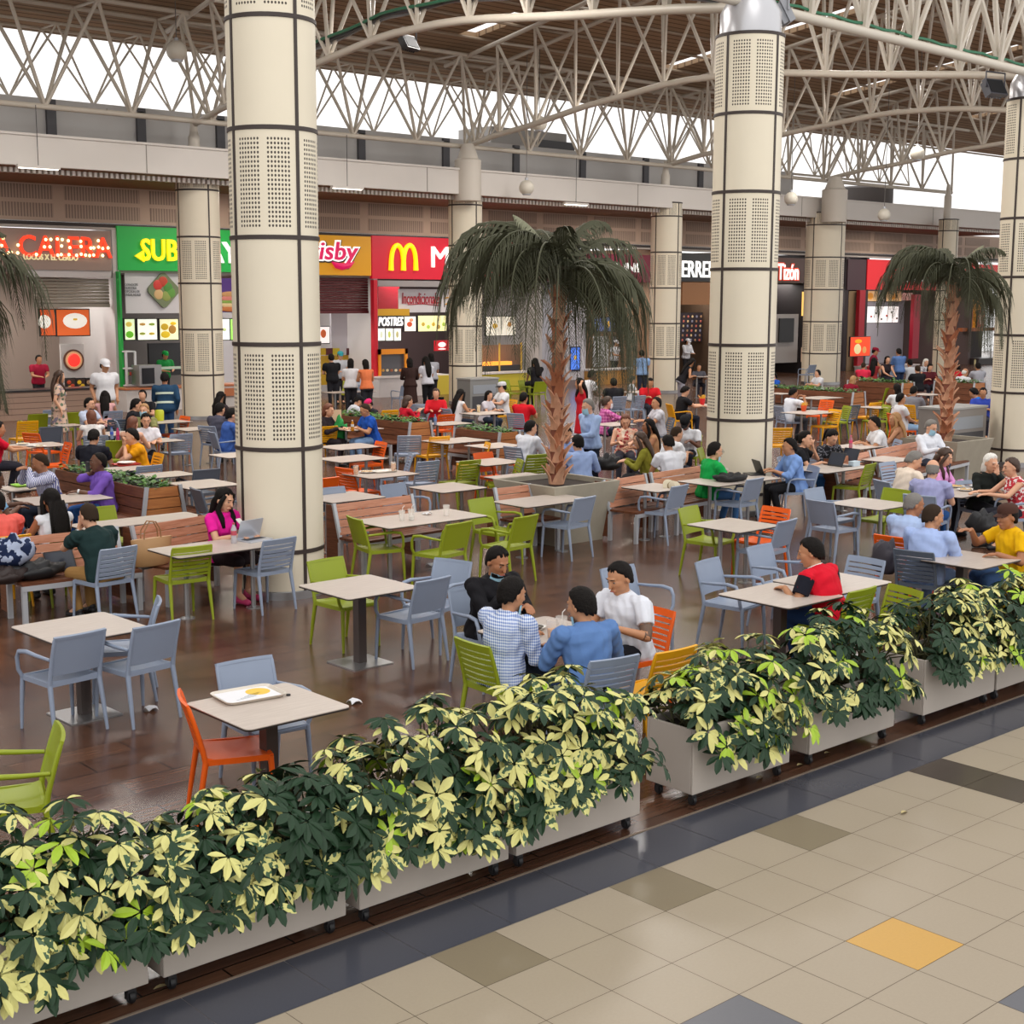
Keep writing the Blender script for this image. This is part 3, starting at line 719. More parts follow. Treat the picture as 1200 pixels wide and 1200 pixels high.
P('dk2', 1051, 456, 60, 'dark-haired person in white behind the man with lettering on his T-shirt', lean=10, hp=10, top='d8dade', sleeve='short', bot='2a2a34', skin='m', hair='bob', hc='k', fem=True)
P('gr2', 1071, 459, 10, 'person in a grey T-shirt eating left of the right palm trunk', lean=14, hp=14, top='7a7a82', sleeve='short', bot='2a2a34', skin='m')
P('rcp', 1026, 412, -60, 'person in a dark red cap at the red shop counter', top='8a1c3a', bot='2a2a30', skin='m', ext=('cap:8a1430:8a1430',), **Q)
P('den', 1053, 413, 70, 'person in a denim blue shirt standing at the red shop counter', top='5a7ab0', sleeve='long', bot='2c3a58', skin='m', L='front', R='front', **Q)
P('blh', 1024, 424, 20, 'woman with long black hair at the high table by the red shop', lean=8, hp=8, top='8a2a2c', sleeve='none', bot='2a2a34', skin='l', hair='long', hc='k', fem=True, seat=.62)
P('bwd', 1040, 422, -110, 'woman in a dark top facing her at the high table by the red shop', lean=8, hp=8, top='2a2226', sleeve='none', bot='2a2a34', skin='l', hair='bob', hc='k', fem=True, seat=.62)
# ------------------------------------------------------------------ furniture
CC = {'g': ('8f9bb0', 'grey'), 'n': ('8f9c22', 'green'), 'o': ('e85f12', 'orange'), 'y': ('e6a413', 'yellow'), 'd': ('5d6674', 'dark grey')}
def plastic(c): return mat('plastic_'+CC[c][1].replace(' ', '_'), CC[c][0], .42, spec=.4, noise=.04, nscale=6)
def back_y(z): return -.215-.105*(max(0, z-.45)/.38)**1.15
def chair_parts(kind):
    P = []
    s_ = MB()
    G = []
    for i in range(9):
        y = lerp(-.215, .235, i/8)
        hw = .222 if i < 6 else .222-.03*((i-5)/3)**2
        row = []
        for j in range(9):
            x = lerp(-hw, hw, j/8)
            row.append(V((x, y, .452-.014*math.cos(x/.222*1.4)-.012*math.sin(PI*i/8)+(.010 if i == 0 else 0)-(.014*(i-6)**2/4 if i > 6 else 0))))
        G.append(row)
    s_.sheet(G, .018)
    for q in (-1, 1): s_.bar((q*.218, -.21, .435), (q*.212, .21, .43), .022, .04)
    s_.bar((-.21, .215, .43), (.21, .215, .43), .022, .038); s_.bar((-.21, -.205, .437), (.21, -.205, .437), .022, .042)
    P.append(('seat', s_))
    b = MB()
    for q in (-1, 1):
        b.tube([V((q*.219, back_y(z)+.0, z)) for z in (.43, .52, .62, .72, .80, .825)], [.019, .018, .017, .016, .015, .010], 8)
    def strip(z0, z1, hw, n=3, t=.016, dip=.022):
        G = []
        for i in range(n):
            z = lerp(z0, z1, i/(n-1)); row = []
            for j in range(9):
                x = lerp(-hw, hw, j/8); row.append(V((x, back_y(z)-dip*(1-(x/hw)**2), z)))
            G.append(row)
        b.sheet(G, t)
    if kind == 'A':
        strip(.515, .832, .215, 7)
        strip(.815, .838, .226, 2, .024)
    else:
        strip(.772, .832, .222, 3, .020)
        for k in range(5): strip(.535+k*.0475, .535+k*.0475+.034, .212, 2)
        strip(.500, .520, .215, 2)
    P.append(('backrest', b))
    for q in (-1, 1):
        l = MB(); l.tube([(q*.212, .212, .44), (q*.222, .225, .22), (q*.228, .235, 0)], [.021, .018, .013], 8); P.append(('leg', l))
        l = MB(); l.tube([(q*.216, -.212, .44), (q*.224, -.25, .22), (q*.23, -.285, 0)], [.022, .019, .013], 8); P.append(('leg', l))
        if kind == 'A':
            a = MB()
            pts = [(q*.222, .20, .44), (q*.252, .205, .50), (q*.262, .195, .60), (q*.260, .165, .655), (q*.252, .06, .668), (q*.242, -.08, .655), (q*.224, -.245, .645)]
            a.tube(pts, [.017, .017, .017, .019, .018, .016, .013], 8); P.append(('armrest', a))
    return P
CHM = {}
def chair_at(kind, c, loc, ang, label, group=None):
    if (kind, c) not in CHM:
        CHM[(kind, c)] = [(n, m.mesh(n, plastic(c), True, 50)) for n, m in chair_parts(kind)]
    t = thing('chair', label, 'chair', (loc[0], loc[1], 0), math.radians(ang-90), group)
    for n, me in CHM[(kind, c)]: link(n, me, t)
    return t
def CH(kind, c, px, py, ang, label, group='food court chairs'):
    p = gp(px, py, .825); a = math.radians(ang)
    return chair_at(kind, c, (p.x+.335*math.cos(a), p.y+.335*math.sin(a)), ang, label, group)
def CHP(kind, c, key, label, da=0, back=.02):
    (l, ang) = PEOPLE[key]; a = math.radians(ang)
    return chair_at(kind, c, (l.x+(.06-back)*math.cos(a), l.y+(.06-back)*math.sin(a)), ang+da, label, 'food court chairs')
M_TOP = mat('tabletop_laminate', 'c6bbb0', .35, spec=.45, noise=.05, nscale=3)
nt_, b_ = nodes_of(M_TOP)
def woodgrain(m, c1, c2, sx, sy, sz, scale=4.):
    nt, b = nodes_of(m)
    tc = nt.nodes.new('ShaderNodeTexCoord'); mp = nt.nodes.new('ShaderNodeMapping'); mp.inputs['Scale'].default_value = (sx, sy, sz)
    n = nt.nodes.new('ShaderNodeTexNoise'); n.inputs['Scale'].default_value = scale; n.inputs['Detail'].default_value = 6; n.inputs['Roughness'].default_value = .65
    nt.links.new(tc.outputs['Object'], mp.inputs[0]); nt.links.new(mp.outputs[0], n.inputs['Vector'])
    r = nt.nodes.new('ShaderNodeValToRGB'); r.color_ramp.elements[0].position = .3; r.color_ramp.elements[1].position = .7
    r.color_ramp.elements[0].color = (*srgb(c1), 1); r.color_ramp.elements[1].color = (*srgb(c2), 1)
    nt.links.new(n.outputs['Fac'], r.inputs[0]); nt.links.new(r.outputs[0], b.inputs['Base Color'])
    return m
woodgrain(M_TOP, 'b7aaa0', 'cbbfb5', 2, 22, 2, 2)
M_EDGE = mat('tabletop_edge_dark', '2b2320', .5)
M_STEEL = mat('brushed_steel', 'a9a9ab', .32, .85)
M_STEELD = mat('dark_steel', '5c5350', .4, .6)
M_FRAME = mat('silver_frame_paint', 'b9bcc2', .4, .3)
def TB(style, px, py, lx, ly, label, rz=0, z=.745, group='food court tables'):
    p = gp(px, py, z)
    t = thing('table', label, 'table', (p.x, p.y, 0), math.radians(rz), group)
    m = MB(); m.prism(rrect(lx/2, ly/2, .045), z-.006, z, 0); m.prism(rrect(lx/2, ly/2, .045), z-.018, z-.006, 1)
    m.build('tabletop', [M_TOP, M_EDGE], t)
    if style == 'ped':
        m = MB(); m.bx(-.045, .045, -.045, .045, .012, z-.03); pd = m.build('pedestal', M_STEELD, t)
        m = MB(); m.prism(rrect(.23, .23, .01), 0, .012); m.build('base_plate', M_STEEL, pd)
        m = MB(); m.bx(-.2, .2, -.03, .03, z-.045, z-.018); m.bx(-.03, .03, -.2, .2, z-.045, z-.018); m.build('top_bracket', M_EDGE, t)
    else:
        for q in (-1, 1):
            x, y = (q*lx*.3, 0) if lx >= ly else (0, q*ly*.3)
            m = MB(); m.lathe((x, y, .012), [(.027, 0), (.027, z-.042), (.06, z-.03)], 14); lg = m.build('leg', M_STEEL, t)
            m = MB(); m.lathe((x, y, 0), [(.085, 0), (.085, .008), (.03, .016)], 16); m.build('foot_flange', M_STEEL, lg)
    return t
M_WOODL = woodgrain(mat('bench_wood_warm', 'b06a44', .45, spec=.35), 'ad6f52', 'd2977a', 1, 1, 14, 3)
M_WOODD = woodgrain(mat('bench_wood_dark', '6a3d2a', .5, spec=.3), '52301f', '7b4a31', 2, 1, 14, 3)
M_WOODP = woodgrain(mat('bench_wood_lit_end', 'b7733f', .45, spec=.35), 'a3633a', 'c5834c', 1, 2, 14, 3)  # lighter end planks: the light on that side is put into the colour
M_LEAFG = mat('ivy_green', '4d7a2a', .5, noise=.2, nscale=20)
M_LEAFD = mat('ivy_dark', '2c4a20', .5)
def bench(pa, pb, label, depth=.48, wood=None, zt=.86):
    """bench seen from its seat side; pa, pb = pixels of the two top ends of its backrest"""
    A, B = gp(pa[0], pa[1], zt), gp(pb[0], pb[1], zt)
    d = (B-A); L = d.length; rz = math.atan2(d.y, d.x)
    c = (A+B)/2
    t = thing('bench', label, 'bench', (c.x, c.y, 0), rz, 'wooden benches')
    wood = wood or M_WOODL
    # local: x along, seat towards -y; back top at y=0
    m = MB()
    n = 4
    for k in range(n):
        z0 = .475+k*(zt-.475)/n; z1 = z0+(zt-.475)/n-.012
        y0, y1 = -.13+.13*(z0-.45)/(zt-.45), -.13+.13*(z1-.45)/(zt-.45)
        m.prism([(y0, z0), (y0+.025, z0), (y1+.025, z1), (y1, z1)], -L/2+.03, L/2-.03, 0, Matrix(((0, 0, 1), (1, 0, 0), (0, 1, 0))))
    m.build('backrest', wood, t)
    m = MB()
    for k in range(4): m.bx(-L/2, L/2, -.13-depth+k*depth/4, -.13-depth+(k+1)*depth/4-.012, .425, .455)
    m.build('seat', M_WOODD, t)
    m = MB()
    m.bx(-L/2, L/2, -.13-depth-.01, -.13-depth+.03, .37, .425); m.bx(-L/2, L/2, -.16, -.12, .37, .425)
    m.build('seat_rail', M_FRAME, t)
    for q in (-1, 1):
        x = q*(L/2-.03)
        m = MB(); m.bar((x, -.115, .43), (x, .005, zt+.005), .045, .035, (0, 1, 0)); m.build('back_post', M_FRAME, t)
        m = MB(); m.bx(x-.025, x+.025, -.13-depth, -.13-depth+.05, 0, .38); m.build('leg', M_FRAME, t)
        m = MB(); m.bx(x-.025, x+.025, -.15, -.10, 0, .38); m.build('leg', M_FRAME, t)
        m = MB(); m.prism([(-.09, .46), (.03, zt-.02), (.16, zt-.02), (.16, .05), (-.09, .05)], x-.012-q*.01, x+.012-q*.01, 0, Matrix(((0, 0, 1), (1, 0, 0), (0, 1, 0)))); m.build('end_panel', M_WOODD, t)
    return t, c, rz, L
def ivy(name, label, cx, cy, lx, ly, z, n, rz=0):
    m = MB(); r = random.Random(int(cx*31+cy*17))
    for i in range(n):
        x, y = r.uniform(-lx/2, lx/2), r.uniform(-ly/2, ly/2); zz = r.uniform(0.0, .11)
        a = r.uniform(0, 2*PI); l = r.uniform(.06, .11)
        d = V((math.cos(a), math.sin(a), r.uniform(-.1, .6))).normalized(); s = d.cross(V((0, 0, 1))).normalized()*l*.38
        p = V((x, y, zz)); k = 0 if r.random() < .6 else 1
        m.add([p, p+d*l*.5+s, p+d*l, p+d*l*.5-s, p+d*l*.5+V((0, 0, .012))], [(0, 1, 4), (1, 2, 4), (2, 3, 4), (3, 0, 4)], k)
    # soil
    m.box((0, 0, -.02), (lx, ly, .03), None, 2)
    o = m.build('ground_ivy', [M_LEAFG, M_LEAFD, mat('soil', '2a1d15', .9)], None, False, None, (cx, cy, z)); o.rotation_euler = (0, 0, rz)
    return tag(o, label, 'plant', 'green ivy in the bench planters')
def planter_bench(pn, pr, pf, label, ivylabel, zt=.86, seats=(-1, 1)):
    """back-to-back bench with a planting trough; pn near corner, pr right corner of the short end, pf far corner of the long side (pixels at the top edge)"""
    N, Rr, Fr = gp(*pn, zt), gp(*pr, zt), gp(*pf, zt)
    W = max(.5, abs(Rr.x-N.x)); L = max(1.2, abs(Fr.y-N.y))
    c = V((N.x+W/2, N.y+L/2, 0))
    t = thing('planter_bench', label, 'bench', c, 0, 'benches with planting troughs')
    fl = .13
    RM = Matrix(((0, 0, 1), (1, 0, 0), (0, 1, 0)))
    for q in (-1, 1):
        m = MB(); k0 = 5
        for k in range(k0):
            z0 = .12+k*(zt-.12)/k0; z1 = z0+(zt-.12)/k0-.012
            x0, x1 = [q*(W/2+fl*(zt-z)/(zt-.12)) for z in (z0, z1)]
            P = [(x0, -L/2, z0), (x0, L/2, z0), (x1, L/2, z1), (x1, -L/2, z1)]
            P2 = [(p[0]-q*.03, p[1], p[2]) for p in P]
            m.add(P+P2, [(0, 1, 2, 3), (7, 6, 5, 4), (0, 4, 5, 1), (1, 5, 6, 2), (2, 6, 7, 3), (3, 7, 4, 0)])
        m.build('backrest', M_WOODD, t)
        if q in seats:
            m = MB()
            for k in range(4):
                x0 = q*(W/2+.06+k*.115); x1 = q*(W/2+.06+k*.115+.103); m.bx(min(x0, x1), max(x0, x1), -L/2, L/2, .425, .455)
            m.build('seat', M_WOODD, t)
            m = MB(); x = q*(W/2+.5); m.bx(x-.02, x+.02, -L/2, L/2, .37, .425); m.build('seat_rail', M_FRAME, t)
            for y in (-L/2+.03, L/2-.03):
                m = MB(); m.bx(x-.025, x+.025, y-.025, y+.025, 0, .38); m.build('leg', M_FRAME, t)
    for q in (-1, 1):
        m = MB(); k0 = 5; y = q*(L/2-.02)
        for k in range(k0):
            z0 = .12+k*(zt-.12)/k0; z1 = z0+(zt-.12)/k0-.012
            a, b = [W/2+fl*(zt-z)/(zt-.12)-.04 for z in (z0, z1)]
            m.add([(-a, y-.015, z0), (a, y-.015, z0), (b, y-.015, z1), (-b, y-.015, z1), (-a, y+.015, z0), (a, y+.015, z0), (b, y+.015, z1), (-b, y+.015, z1)],
                  [(0, 1, 2, 3), (7, 6, 5, 4), (0, 4, 5, 1), (1, 5, 6, 2), (2, 6, 7, 3), (3, 7, 4, 0)])
        m.build('end_panel', M_WOODP, t)
        for s in (-1, 1):
            m = MB(); m.bar((s*(W/2+fl+.0), y+q*.02, .02), (s*W/2, y+q*.02, zt+.01), .05, .04, (0, 1, 0)); m.build('end_post', M_FRAME, t)
    ivy('ground_ivy', ivylabel, c.x, c.y, W-.1, L-.1, zt-.04, int(160*L))
    return t
# ------------------------------------------------------------------ planting
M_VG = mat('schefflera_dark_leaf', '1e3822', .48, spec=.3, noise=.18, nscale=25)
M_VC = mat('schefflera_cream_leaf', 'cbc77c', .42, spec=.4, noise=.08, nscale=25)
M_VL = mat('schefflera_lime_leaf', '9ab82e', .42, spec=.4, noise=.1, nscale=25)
M_VM = mat('schefflera_mottled_leaf', 'c9cc7a', .4)
_nt, _b = nodes_of(M_VM)
_tc = _nt.nodes.new('ShaderNodeTexCoord'); _n = _nt.nodes.new('ShaderNodeTexNoise'); _n.inputs['Scale'].default_value = 34; _n.inputs['Detail'].default_value = 1
_nt.links.new(_tc.outputs['Object'], _n.inputs['Vector'])
_nt.links.new(mixc(_nt, mnode(_nt, 'GREATER_THAN', _n.outputs['Fac'], .5), srgb('2f4f2c'), srgb('c4c176')), _b.inputs['Base Color'])
M_VS = mat('schefflera_stem', '4a4a2c', .7)
def leaflet(m, p, d, n, l, w, mi, mi2):
    s = d.cross(n).normalized()
    T = ((0, .10), (.28, .72), (.55, 1.), (.82, .72), (1., .08)); vs = []
    for t, k in T:
        c = p+d*(l*t)-n*(l*.16*t*t)
        vs += [c-s*(w*.5*k)+n*(w*.16*k), c, c+s*(w*.5*k)+n*(w*.16*k)]
    for half, q in ((0, mi), (1, mi2)):
        m.add([vs[i*3+half+j] for i in range(5) for j in range(2)], [(2*i, 2*i+1, 2*i+3, 2*i+2) for i in range(4)], q)
def schefflera(name, label, X0, X1, yc, zr, height, dark=(0, 0), seed=1, hang=.20, hf=None, n=150):
    r = random.Random(seed); m = MB(); st = MB()
    cx, L = (X0+X1)/2, (X1-X0)/2
    for i in range(n):
        u = r.uniform(-1.05, 1.05); ph = r.uniform(-55, 200) if r.random() < .75 else r.uniform(-60, 70)
        a = math.radians(ph); k = r.uniform(.62, 1.06)
        hh = height*(hf(u) if hf else 1)*(1-.18*abs(u)**3)
        y = -math.cos(a)*.36*k; z = math.sin(a)*(hh if a > 0 else hang)*k
        if a < 0: y = -.27-.10*abs(math.sin(a))-r.uniform(0, .08)
        if ph > 180: y = .3; z = r.uniform(-.02, .1)
        p = V((cx+u*L*1.04+r.uniform(-.05, .05), yc+y, zr+z))
        nv = V((u*.25+r.uniform(-.35, .35), -math.cos(a)*.8+r.uniform(-.3, .3), max(.25, math.sin(a))+.35)).normalized()
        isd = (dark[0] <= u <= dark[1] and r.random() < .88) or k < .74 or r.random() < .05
        q = r.random(); lime = q < .10
        cr = r.uniform(.3, .95)
        tx = nv.orthogonal().normalized(); ty = nv.cross(tx)
        nl = r.randint(7, 9); l0 = r.uniform(.092, .135); a0 = r.uniform(0, 6)
        for j in range(nl):
            b = a0+2*PI*j/nl
            d = (tx*math.cos(b)+ty*math.sin(b))
            d = (d*.86+nv*r.uniform(-.05, .35)+V((0, 0, -.42))*(1 if d.z < .3 else .5)).normalized()
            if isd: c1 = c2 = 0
            elif lime and r.random() < .7: c1 = c2 = 2
            else:
                z_ = r.random()
                # cream is dealt out at random; inner whorls stay all dark green
                if z_ < cr*.58: c1 = c2 = 1
                elif z_ < cr*.58+.13: c1, c2 = (3, 1)
                elif z_ < cr*.58+.24: c1 = c2 = 3
                else: c1 = c2 = 0
            l = l0*r.uniform(.8, 1.1)
            nn = (nv-d*nv.dot(d)).normalized()
            leaflet(m, p+d*.012, d, nn, l, l*.41, c1, c2)
        b0 = V((cx+u*L*.8, yc+r.uniform(-.08, .08), zr-.06))
        st.tube([b0, lerp(b0, p, .55)+V((0, 0, .05)), p-nv*.01], [.008, .006, .003], 5)
    t = thing('schefflera', label, 'plant', (0, 0, 0), 0, 'variegated plants in the planter row')
    t.location = (cx, yc, zr)
    for o in (m.build('foliage', [M_VG, M_VC, M_VL, M_VM], t, True, None), st.build('stems', M_VS, t)):
        o.location = (-cx, -yc, -zr)
    return t
M_PL = mat('planter_grey_paint', 'b9b0a7', .45, spec=.4, noise=.04, nscale=5)
M_RUB = mat('castor_rubber', '17171a', .5)
def planter_box(X0, X1, label, y0=.52, y1=.95, z0=.10, z1=.56):
    c = V(((X0+X1)/2, (y0+y1)/2, 0)); hx, hy = (X1-X0)/2, (y1-y0)/2
    t = thing('planter_box', label, 'planter', c, 0, 'grey planters on castors')
    m = MB(); w = .02
    m.bx(-hx, hx, -hy, -hy+w, z0, z1); m.bx(-hx, hx, hy-w, hy, z0, z1); m.bx(-hx, -hx+w, -hy+w, hy-w, z0, z1); m.bx(hx-w, hx, -hy+w, hy-w, z0, z1); m.bx(-hx+w, hx-w, -hy+w, hy-w, z0, z0+w)
    o = m.build('box', M_PL, t, False)
    bv = o.modifiers.new('bevel', 'BEVEL'); bv.width = .006; bv.segments = 2
    m = MB(); m.bx(-hx+w, hx-w, -hy+w, hy-w, z0+w, z1-.06); m.build('soil', mat('soil', '2a1d15', .9), t)
    for x in (-hx+.07, hx-.07):
        for y in (-hy+.06, hy-.06):
            m = MB(); R = Matrix.Rotation(PI/2, 3, 'Y')
            m.lathe((x-.015, y, .035), [(.0, 0), (.03, .0), (.035, .006), (.035, .024), (.03, .03), (0, .03)], 14, 0, R)
            b2 = MB(); b2.bx(x-.022, x+.022, y-.018, y+.018, .062, z0); b2.bx(x-.024, x-.018, y-.018, y+.018, .025, .062); b2.bx(x+.018, x+.024, y-.018, y+.018, .025, .062)
            cs = b2.build('castor', mat('castor_bracket', '3a3a3c', .4, .5), t, False); m.build('wheel', M_RUB, cs)
    return t
M_FR = mat('palm_frond_green', '4e4f3c', .6, spec=.25, noise=.3, nscale=6)
M_FR2 = mat('palm_frond_dry', '8a8a70', .6, noise=.2, nscale=6)
M_TRK = mat('palm_boot_tan', 'cb9a7c', .75, spec=.2, noise=.22, nscale=9, bump=.6, bscale=30)
M_TRK2 = mat('palm_trunk_brown', '7f4836', .85, noise=.3, nscale=9, bump=.6, bscale=30)
def frond_mesh(e0, length, seed, matl, curl=1.0):
    r = random.Random(seed); m = MB(); pts = []; n = 16
    p = V((0, 0, 0)); e = math.radians(e0)
    for i in range(n+1):
        pts.append(p.copy())
        step = length/n
        p = p+V((math.cos(e), 0, math.sin(e)))*step
        e -= math.radians(11.5*curl*(.55+.75*i/n)); e = max(e, math.radians(-86))
    m.tube(pts, [lerp(.02, .004, i/n) for i in range(n+1)], 5)
    for k in range(50):
        t = .08+.91*(k+r.uniform(-.3, .3))/50; f = t*n; i = min(n-1, int(f)); u = f-i
        c = lerp(pts[i], pts[i+1], u); d = (pts[i+1]-pts[i]).normalized()
        ll = length*.25*(math.sin(PI*min(1, .2+t*.83))**.6+.15)*r.uniform(.7, 1.15)
        for s in (-1, 1):
            out = V((0, s, 0)); dr = r.uniform(.5, 1.1)
            v1 = (d*.8+out*.75+V((0, 0, -.15))).normalized(); v2 = (d*.55+out*.3+V((0, 0, -dr))).normalized(); v3 = (d*.3+out*.1+V((0, 0, -1.2))).normalized()
            a = c+v1*ll*.33; b = a+v2*ll*.36; e_ = b+v3*ll*.33
            w = d*.010+V((0, 0, .004))
            m.add([c-w*.6, c+w*.6, a+w, a-w, b+w*.8, b-w*.8, e_], [(0, 1, 2, 3), (3, 2, 4, 5), (5, 4, 6)])
    return m.mesh('frond', matl, True, None)
FRM = None
def palm(px, py, zb, crown, label, seed, rtr=.15, tilt=0, nfr=28, D=None, flen=1.0, loc=None, sx=1., sz=1.):
    global FRM
    if FRM is None:
        FRM = [frond_mesh(e, l, i, M_FR2 if i == 6 else M_FR, c) for i, (e, l, c) in enumerate(((62, 2.4, 1.3), (52, 2.35, 1.25), (40, 2.3, 1.15), (26, 2.2, 1.05), (70, 2.2, 1.2), (10, 1.9, 1.0), (80, .95, .35), (74, 1.4, .7), (45, 2.2, 1.75), (24, 1.9, 1.6)))]
    p = loc or gp(px, py, zb)
    r = random.Random(seed)
    t = thing('palm_tree', label, 'palm tree', (p.x, p.y, zb))
    h = crown-zb; m = MB()
    m.tube([(0, 0, -.05), (0, 0, h*.5), (0, 0, h)], [rtr*.9, rtr*.72, rtr*.62], 14, 1)
    nr = int(h/.15)
    for i in range(nr):
        z = i*h/nr; rr = lerp(rtr*.92, rtr*.62, i/nr)
        for k in range(5):
            a = 2*PI*(k+.5*(i % 2))/5+r.uniform(-.15, .15); out = r.uniform(.05, .12)*(1.35 if i < nr*.6 else .7)
            w = rr*.60; hgt = r.uniform(.20, .29)
            ca, sa = V((math.cos(a), math.sin(a), 0)), V((-math.sin(a), math.cos(a), 0))
            sk = (.10 if (i+k) % 2 else -.10)*r.uniform(.5, 1.2)
            G = []
            for u, ww, o in ((0, 1., .0), (.4, .95, .01), (.75, .6, out*.55), (1., .14, out)):
                c = ca*(rr+o+.004)+V((0, 0, z+hgt*u))+sa*(sk*u)
                G.append([c-sa*(w*ww)-ca*(.02*ww), c, c+sa*(w*ww)-ca*(.02*ww)])
            m.sheet(G, .016, 0 if r.random() < .7 else 2)
    m.build('trunk', [M_TRK, M_TRK2, mat('palm_boot_rust', 'ad6f50', .75, spec=.2, noise=.2, nscale=9)], t, True, 35)
    for i in range(nfr):
        k = (0, 1, 8, 2, 3, 9, 4, 5)[i % 8] if i < nfr-4 else (6 if i == nfr-1 else 7)
        o = link('frond', FRM[k], t, (0, 0, h-.04+(.02*(i % 3))))
        o.rotation_euler = (r.uniform(-.12, .12), r.uniform(-.12, .12), i*2.399+r.uniform(-.2, .2))
        s = flen*r.uniform(.9, 1.06); o.scale = (s*sx, s*sx, s*sz)
    return t
# ------------------------------------------------------------------ setting: floors
def tile_noise(name, c, rough=.32, n=.06):
    return mat(name, c, rough, spec=.45, noise=n, nscale=60)
FM = [tile_noise('tile_beige', 'a29582'), tile_noise('tile_taupe', '827661'), tile_noise('tile_dark_brown', '4b423c', .25), tile_noise('tile_slate', '63646a', .3), tile_noise('tile_ochre', 'c69a4e', .32), mat('grout', '5b4c3b', .8)]
special = {(1, 0): 1, (4, 0): 1, (-2, 0): 1, (8, 0): 2, (8, 1): 2, (-1, 3): 3, (2, 3): 4, (2, 5): 3}
m = MB(); T = .45; g = .0018
m.bx(-15*T, 40*T, -14*T, 0, -.05, -.003, 5)
for i in range(-15, 40):
    for j in range(0, 14):
        k = special.get((i, j), 0)
        if (i > 12 or i < -4 or j > 6) and k == 0:
            q = random.Random(i*97+j*13).random(); k = 1 if q < .07 else (3 if q < .10 else 0)
        m.add([(i*T+g, -(j+1)*T+g, 0), ((i+1)*T-g, -(j+1)*T+g, 0), ((i+1)*T-g, -j*T-g, 0), (i*T+g, -j*T-g, 0)], [(0, 1, 2, 3)], k)
struct(m.build('floor', FM, None, False))
m = MB(); MST = [tile_noise('tile_blue_slate', '474952', .16, .08), mat('grout_light', '8a8484', .8)]
m.bx(-15*T, 45, .0, .465, -.05, -.003, 1)
for i in range(-16, 75):
    x0 = i*.6+.29
    m.add([(x0+.002, .003, 0), (x0+.598, .003, 0), (x0+.598, .462, 0), (x0+.002, .462, 0)], [(0, 1, 2, 3)], 0)
struct(m.build('floor_border', MST, None, False))
m = MB(); m.bx(-9, 45, .465, .478, -.02, .006); struct(m.build('trim_1', mat('edge_strip', '9a8878', .4, .4)))
MDK = mat('deck_tile_brown', '4d3429', .2, spec=.5)
nt, b = nodes_of(MDK)
tc = nt.nodes.new('ShaderNodeTexCoord'); br = nt.nodes.new('ShaderNodeTexBrick')
br.inputs['Scale'].default_value = 1; br.inputs['Brick Width'].default_value = .9; br.inputs['Row Height'].default_value = .30; br.inputs['Mortar Size'].default_value = .006
br.inputs['Color1'].default_value = (*srgb('553a2d'), 1); br.inputs['Color2'].default_value = (*srgb('664736'), 1); br.inputs['Mortar'].default_value = (*srgb('170f0b'), 1)
mp = nt.nodes.new('ShaderNodeMapping'); mp.inputs['Scale'].default_value = (2.2, 26, 1)
n = nt.nodes.new('ShaderNodeTexNoise'); n.inputs['Scale'].default_value = 1.4; n.inputs['Detail'].default_value = 6
nt.links.new(tc.outputs['Object'], br.inputs['Vector']); nt.links.new(tc.outputs['Object'], mp.inputs[0]); nt.links.new(mp.outputs[0], n.inputs['Vector'])
mx = nt.nodes.new('ShaderNodeMix'); mx.data_type = 'RGBA'; mx.blend_type = 'MULTIPLY'; mx.inputs[0].default_value = .55
rp = nt.nodes.new('ShaderNodeValToRGB'); rp.color_ramp.elements[0].color = (.45, .42, .4, 1); rp.color_ramp.elements[1].color = (1.25, 1.2, 1.15, 1); rp.color_ramp.elements[0].position = .3; rp.color_ramp.elements[1].position = .7
nt.links.new(n.outputs['Fac'], rp.inputs[0]); nt.links.new(br.outputs['Color'], mx.inputs[6]); nt.links.new(rp.outputs[0], mx.inputs[7]); nt.links.new(mx.outputs[2], b.inputs['Base Color'])
rr = mnode(nt, 'ADD', mnode(nt, 'MULTIPLY', n.outputs['Fac'], .06), .2); nt.links.new(rr, b.inputs['Roughness'])
m = MB(); m.bx(-30, 95, .478, 45, -.05, 0); struct(m.build('floor_deck', MDK, None, False))

M_FASP = mat('post_paint', 'd0c8bc', .5)
# ------------------------------------------------------------------ columns
M_PAN = mat('column_cream_panel', 'e6dcc6', .45, spec=.35, noise=.035, nscale=3)
M_JNT = mat('column_joint_brown', '3a2f2b', .5)
M_PERF = mat('column_perforated_panel', 'e6dcc6', .45, spec=.35)
nt, b = nodes_of(M_PERF)
uvn = nt.nodes.new('ShaderNodeUVMap'); sp = nt.nodes.new('ShaderNodeSeparateXYZ'); nt.links.new(uvn.outputs[0], sp.inputs[0])
U, W = sp.outputs[0], sp.outputs[1]      # 0..1 across the panel
def inr(q, a, c): return mnode(nt, 'MULTIPLY', mnode(nt, 'GREATER_THAN', q, a), mnode(nt, 'LESS_THAN', q, c))
fu = mnode(nt, 'SUBTRACT', mnode(nt, 'FRACT', mnode(nt, 'MULTIPLY', U, 20)), .5); fv = mnode(nt, 'SUBTRACT', mnode(nt, 'FRACT', mnode(nt, 'MULTIPLY', W, 24)), .5)
du = mnode(nt, 'MULTIPLY', fu, fu); dv = mnode(nt, 'MULTIPLY', fv, fv)
dot = mnode(nt, 'LESS_THAN', mnode(nt, 'ADD', du, dv), .095)
msk = mnode(nt, 'MULTIPLY', mnode(nt, 'ADD', inr(U, .1, .45), inr(U, .55, .9)), inr(W, .0834, .9166))
nt.links.new(mixc(nt, mnode(nt, 'MULTIPLY', dot, msk), srgb('e6dcc6'), srgb('4a423a')), b.inputs['Base Color'])
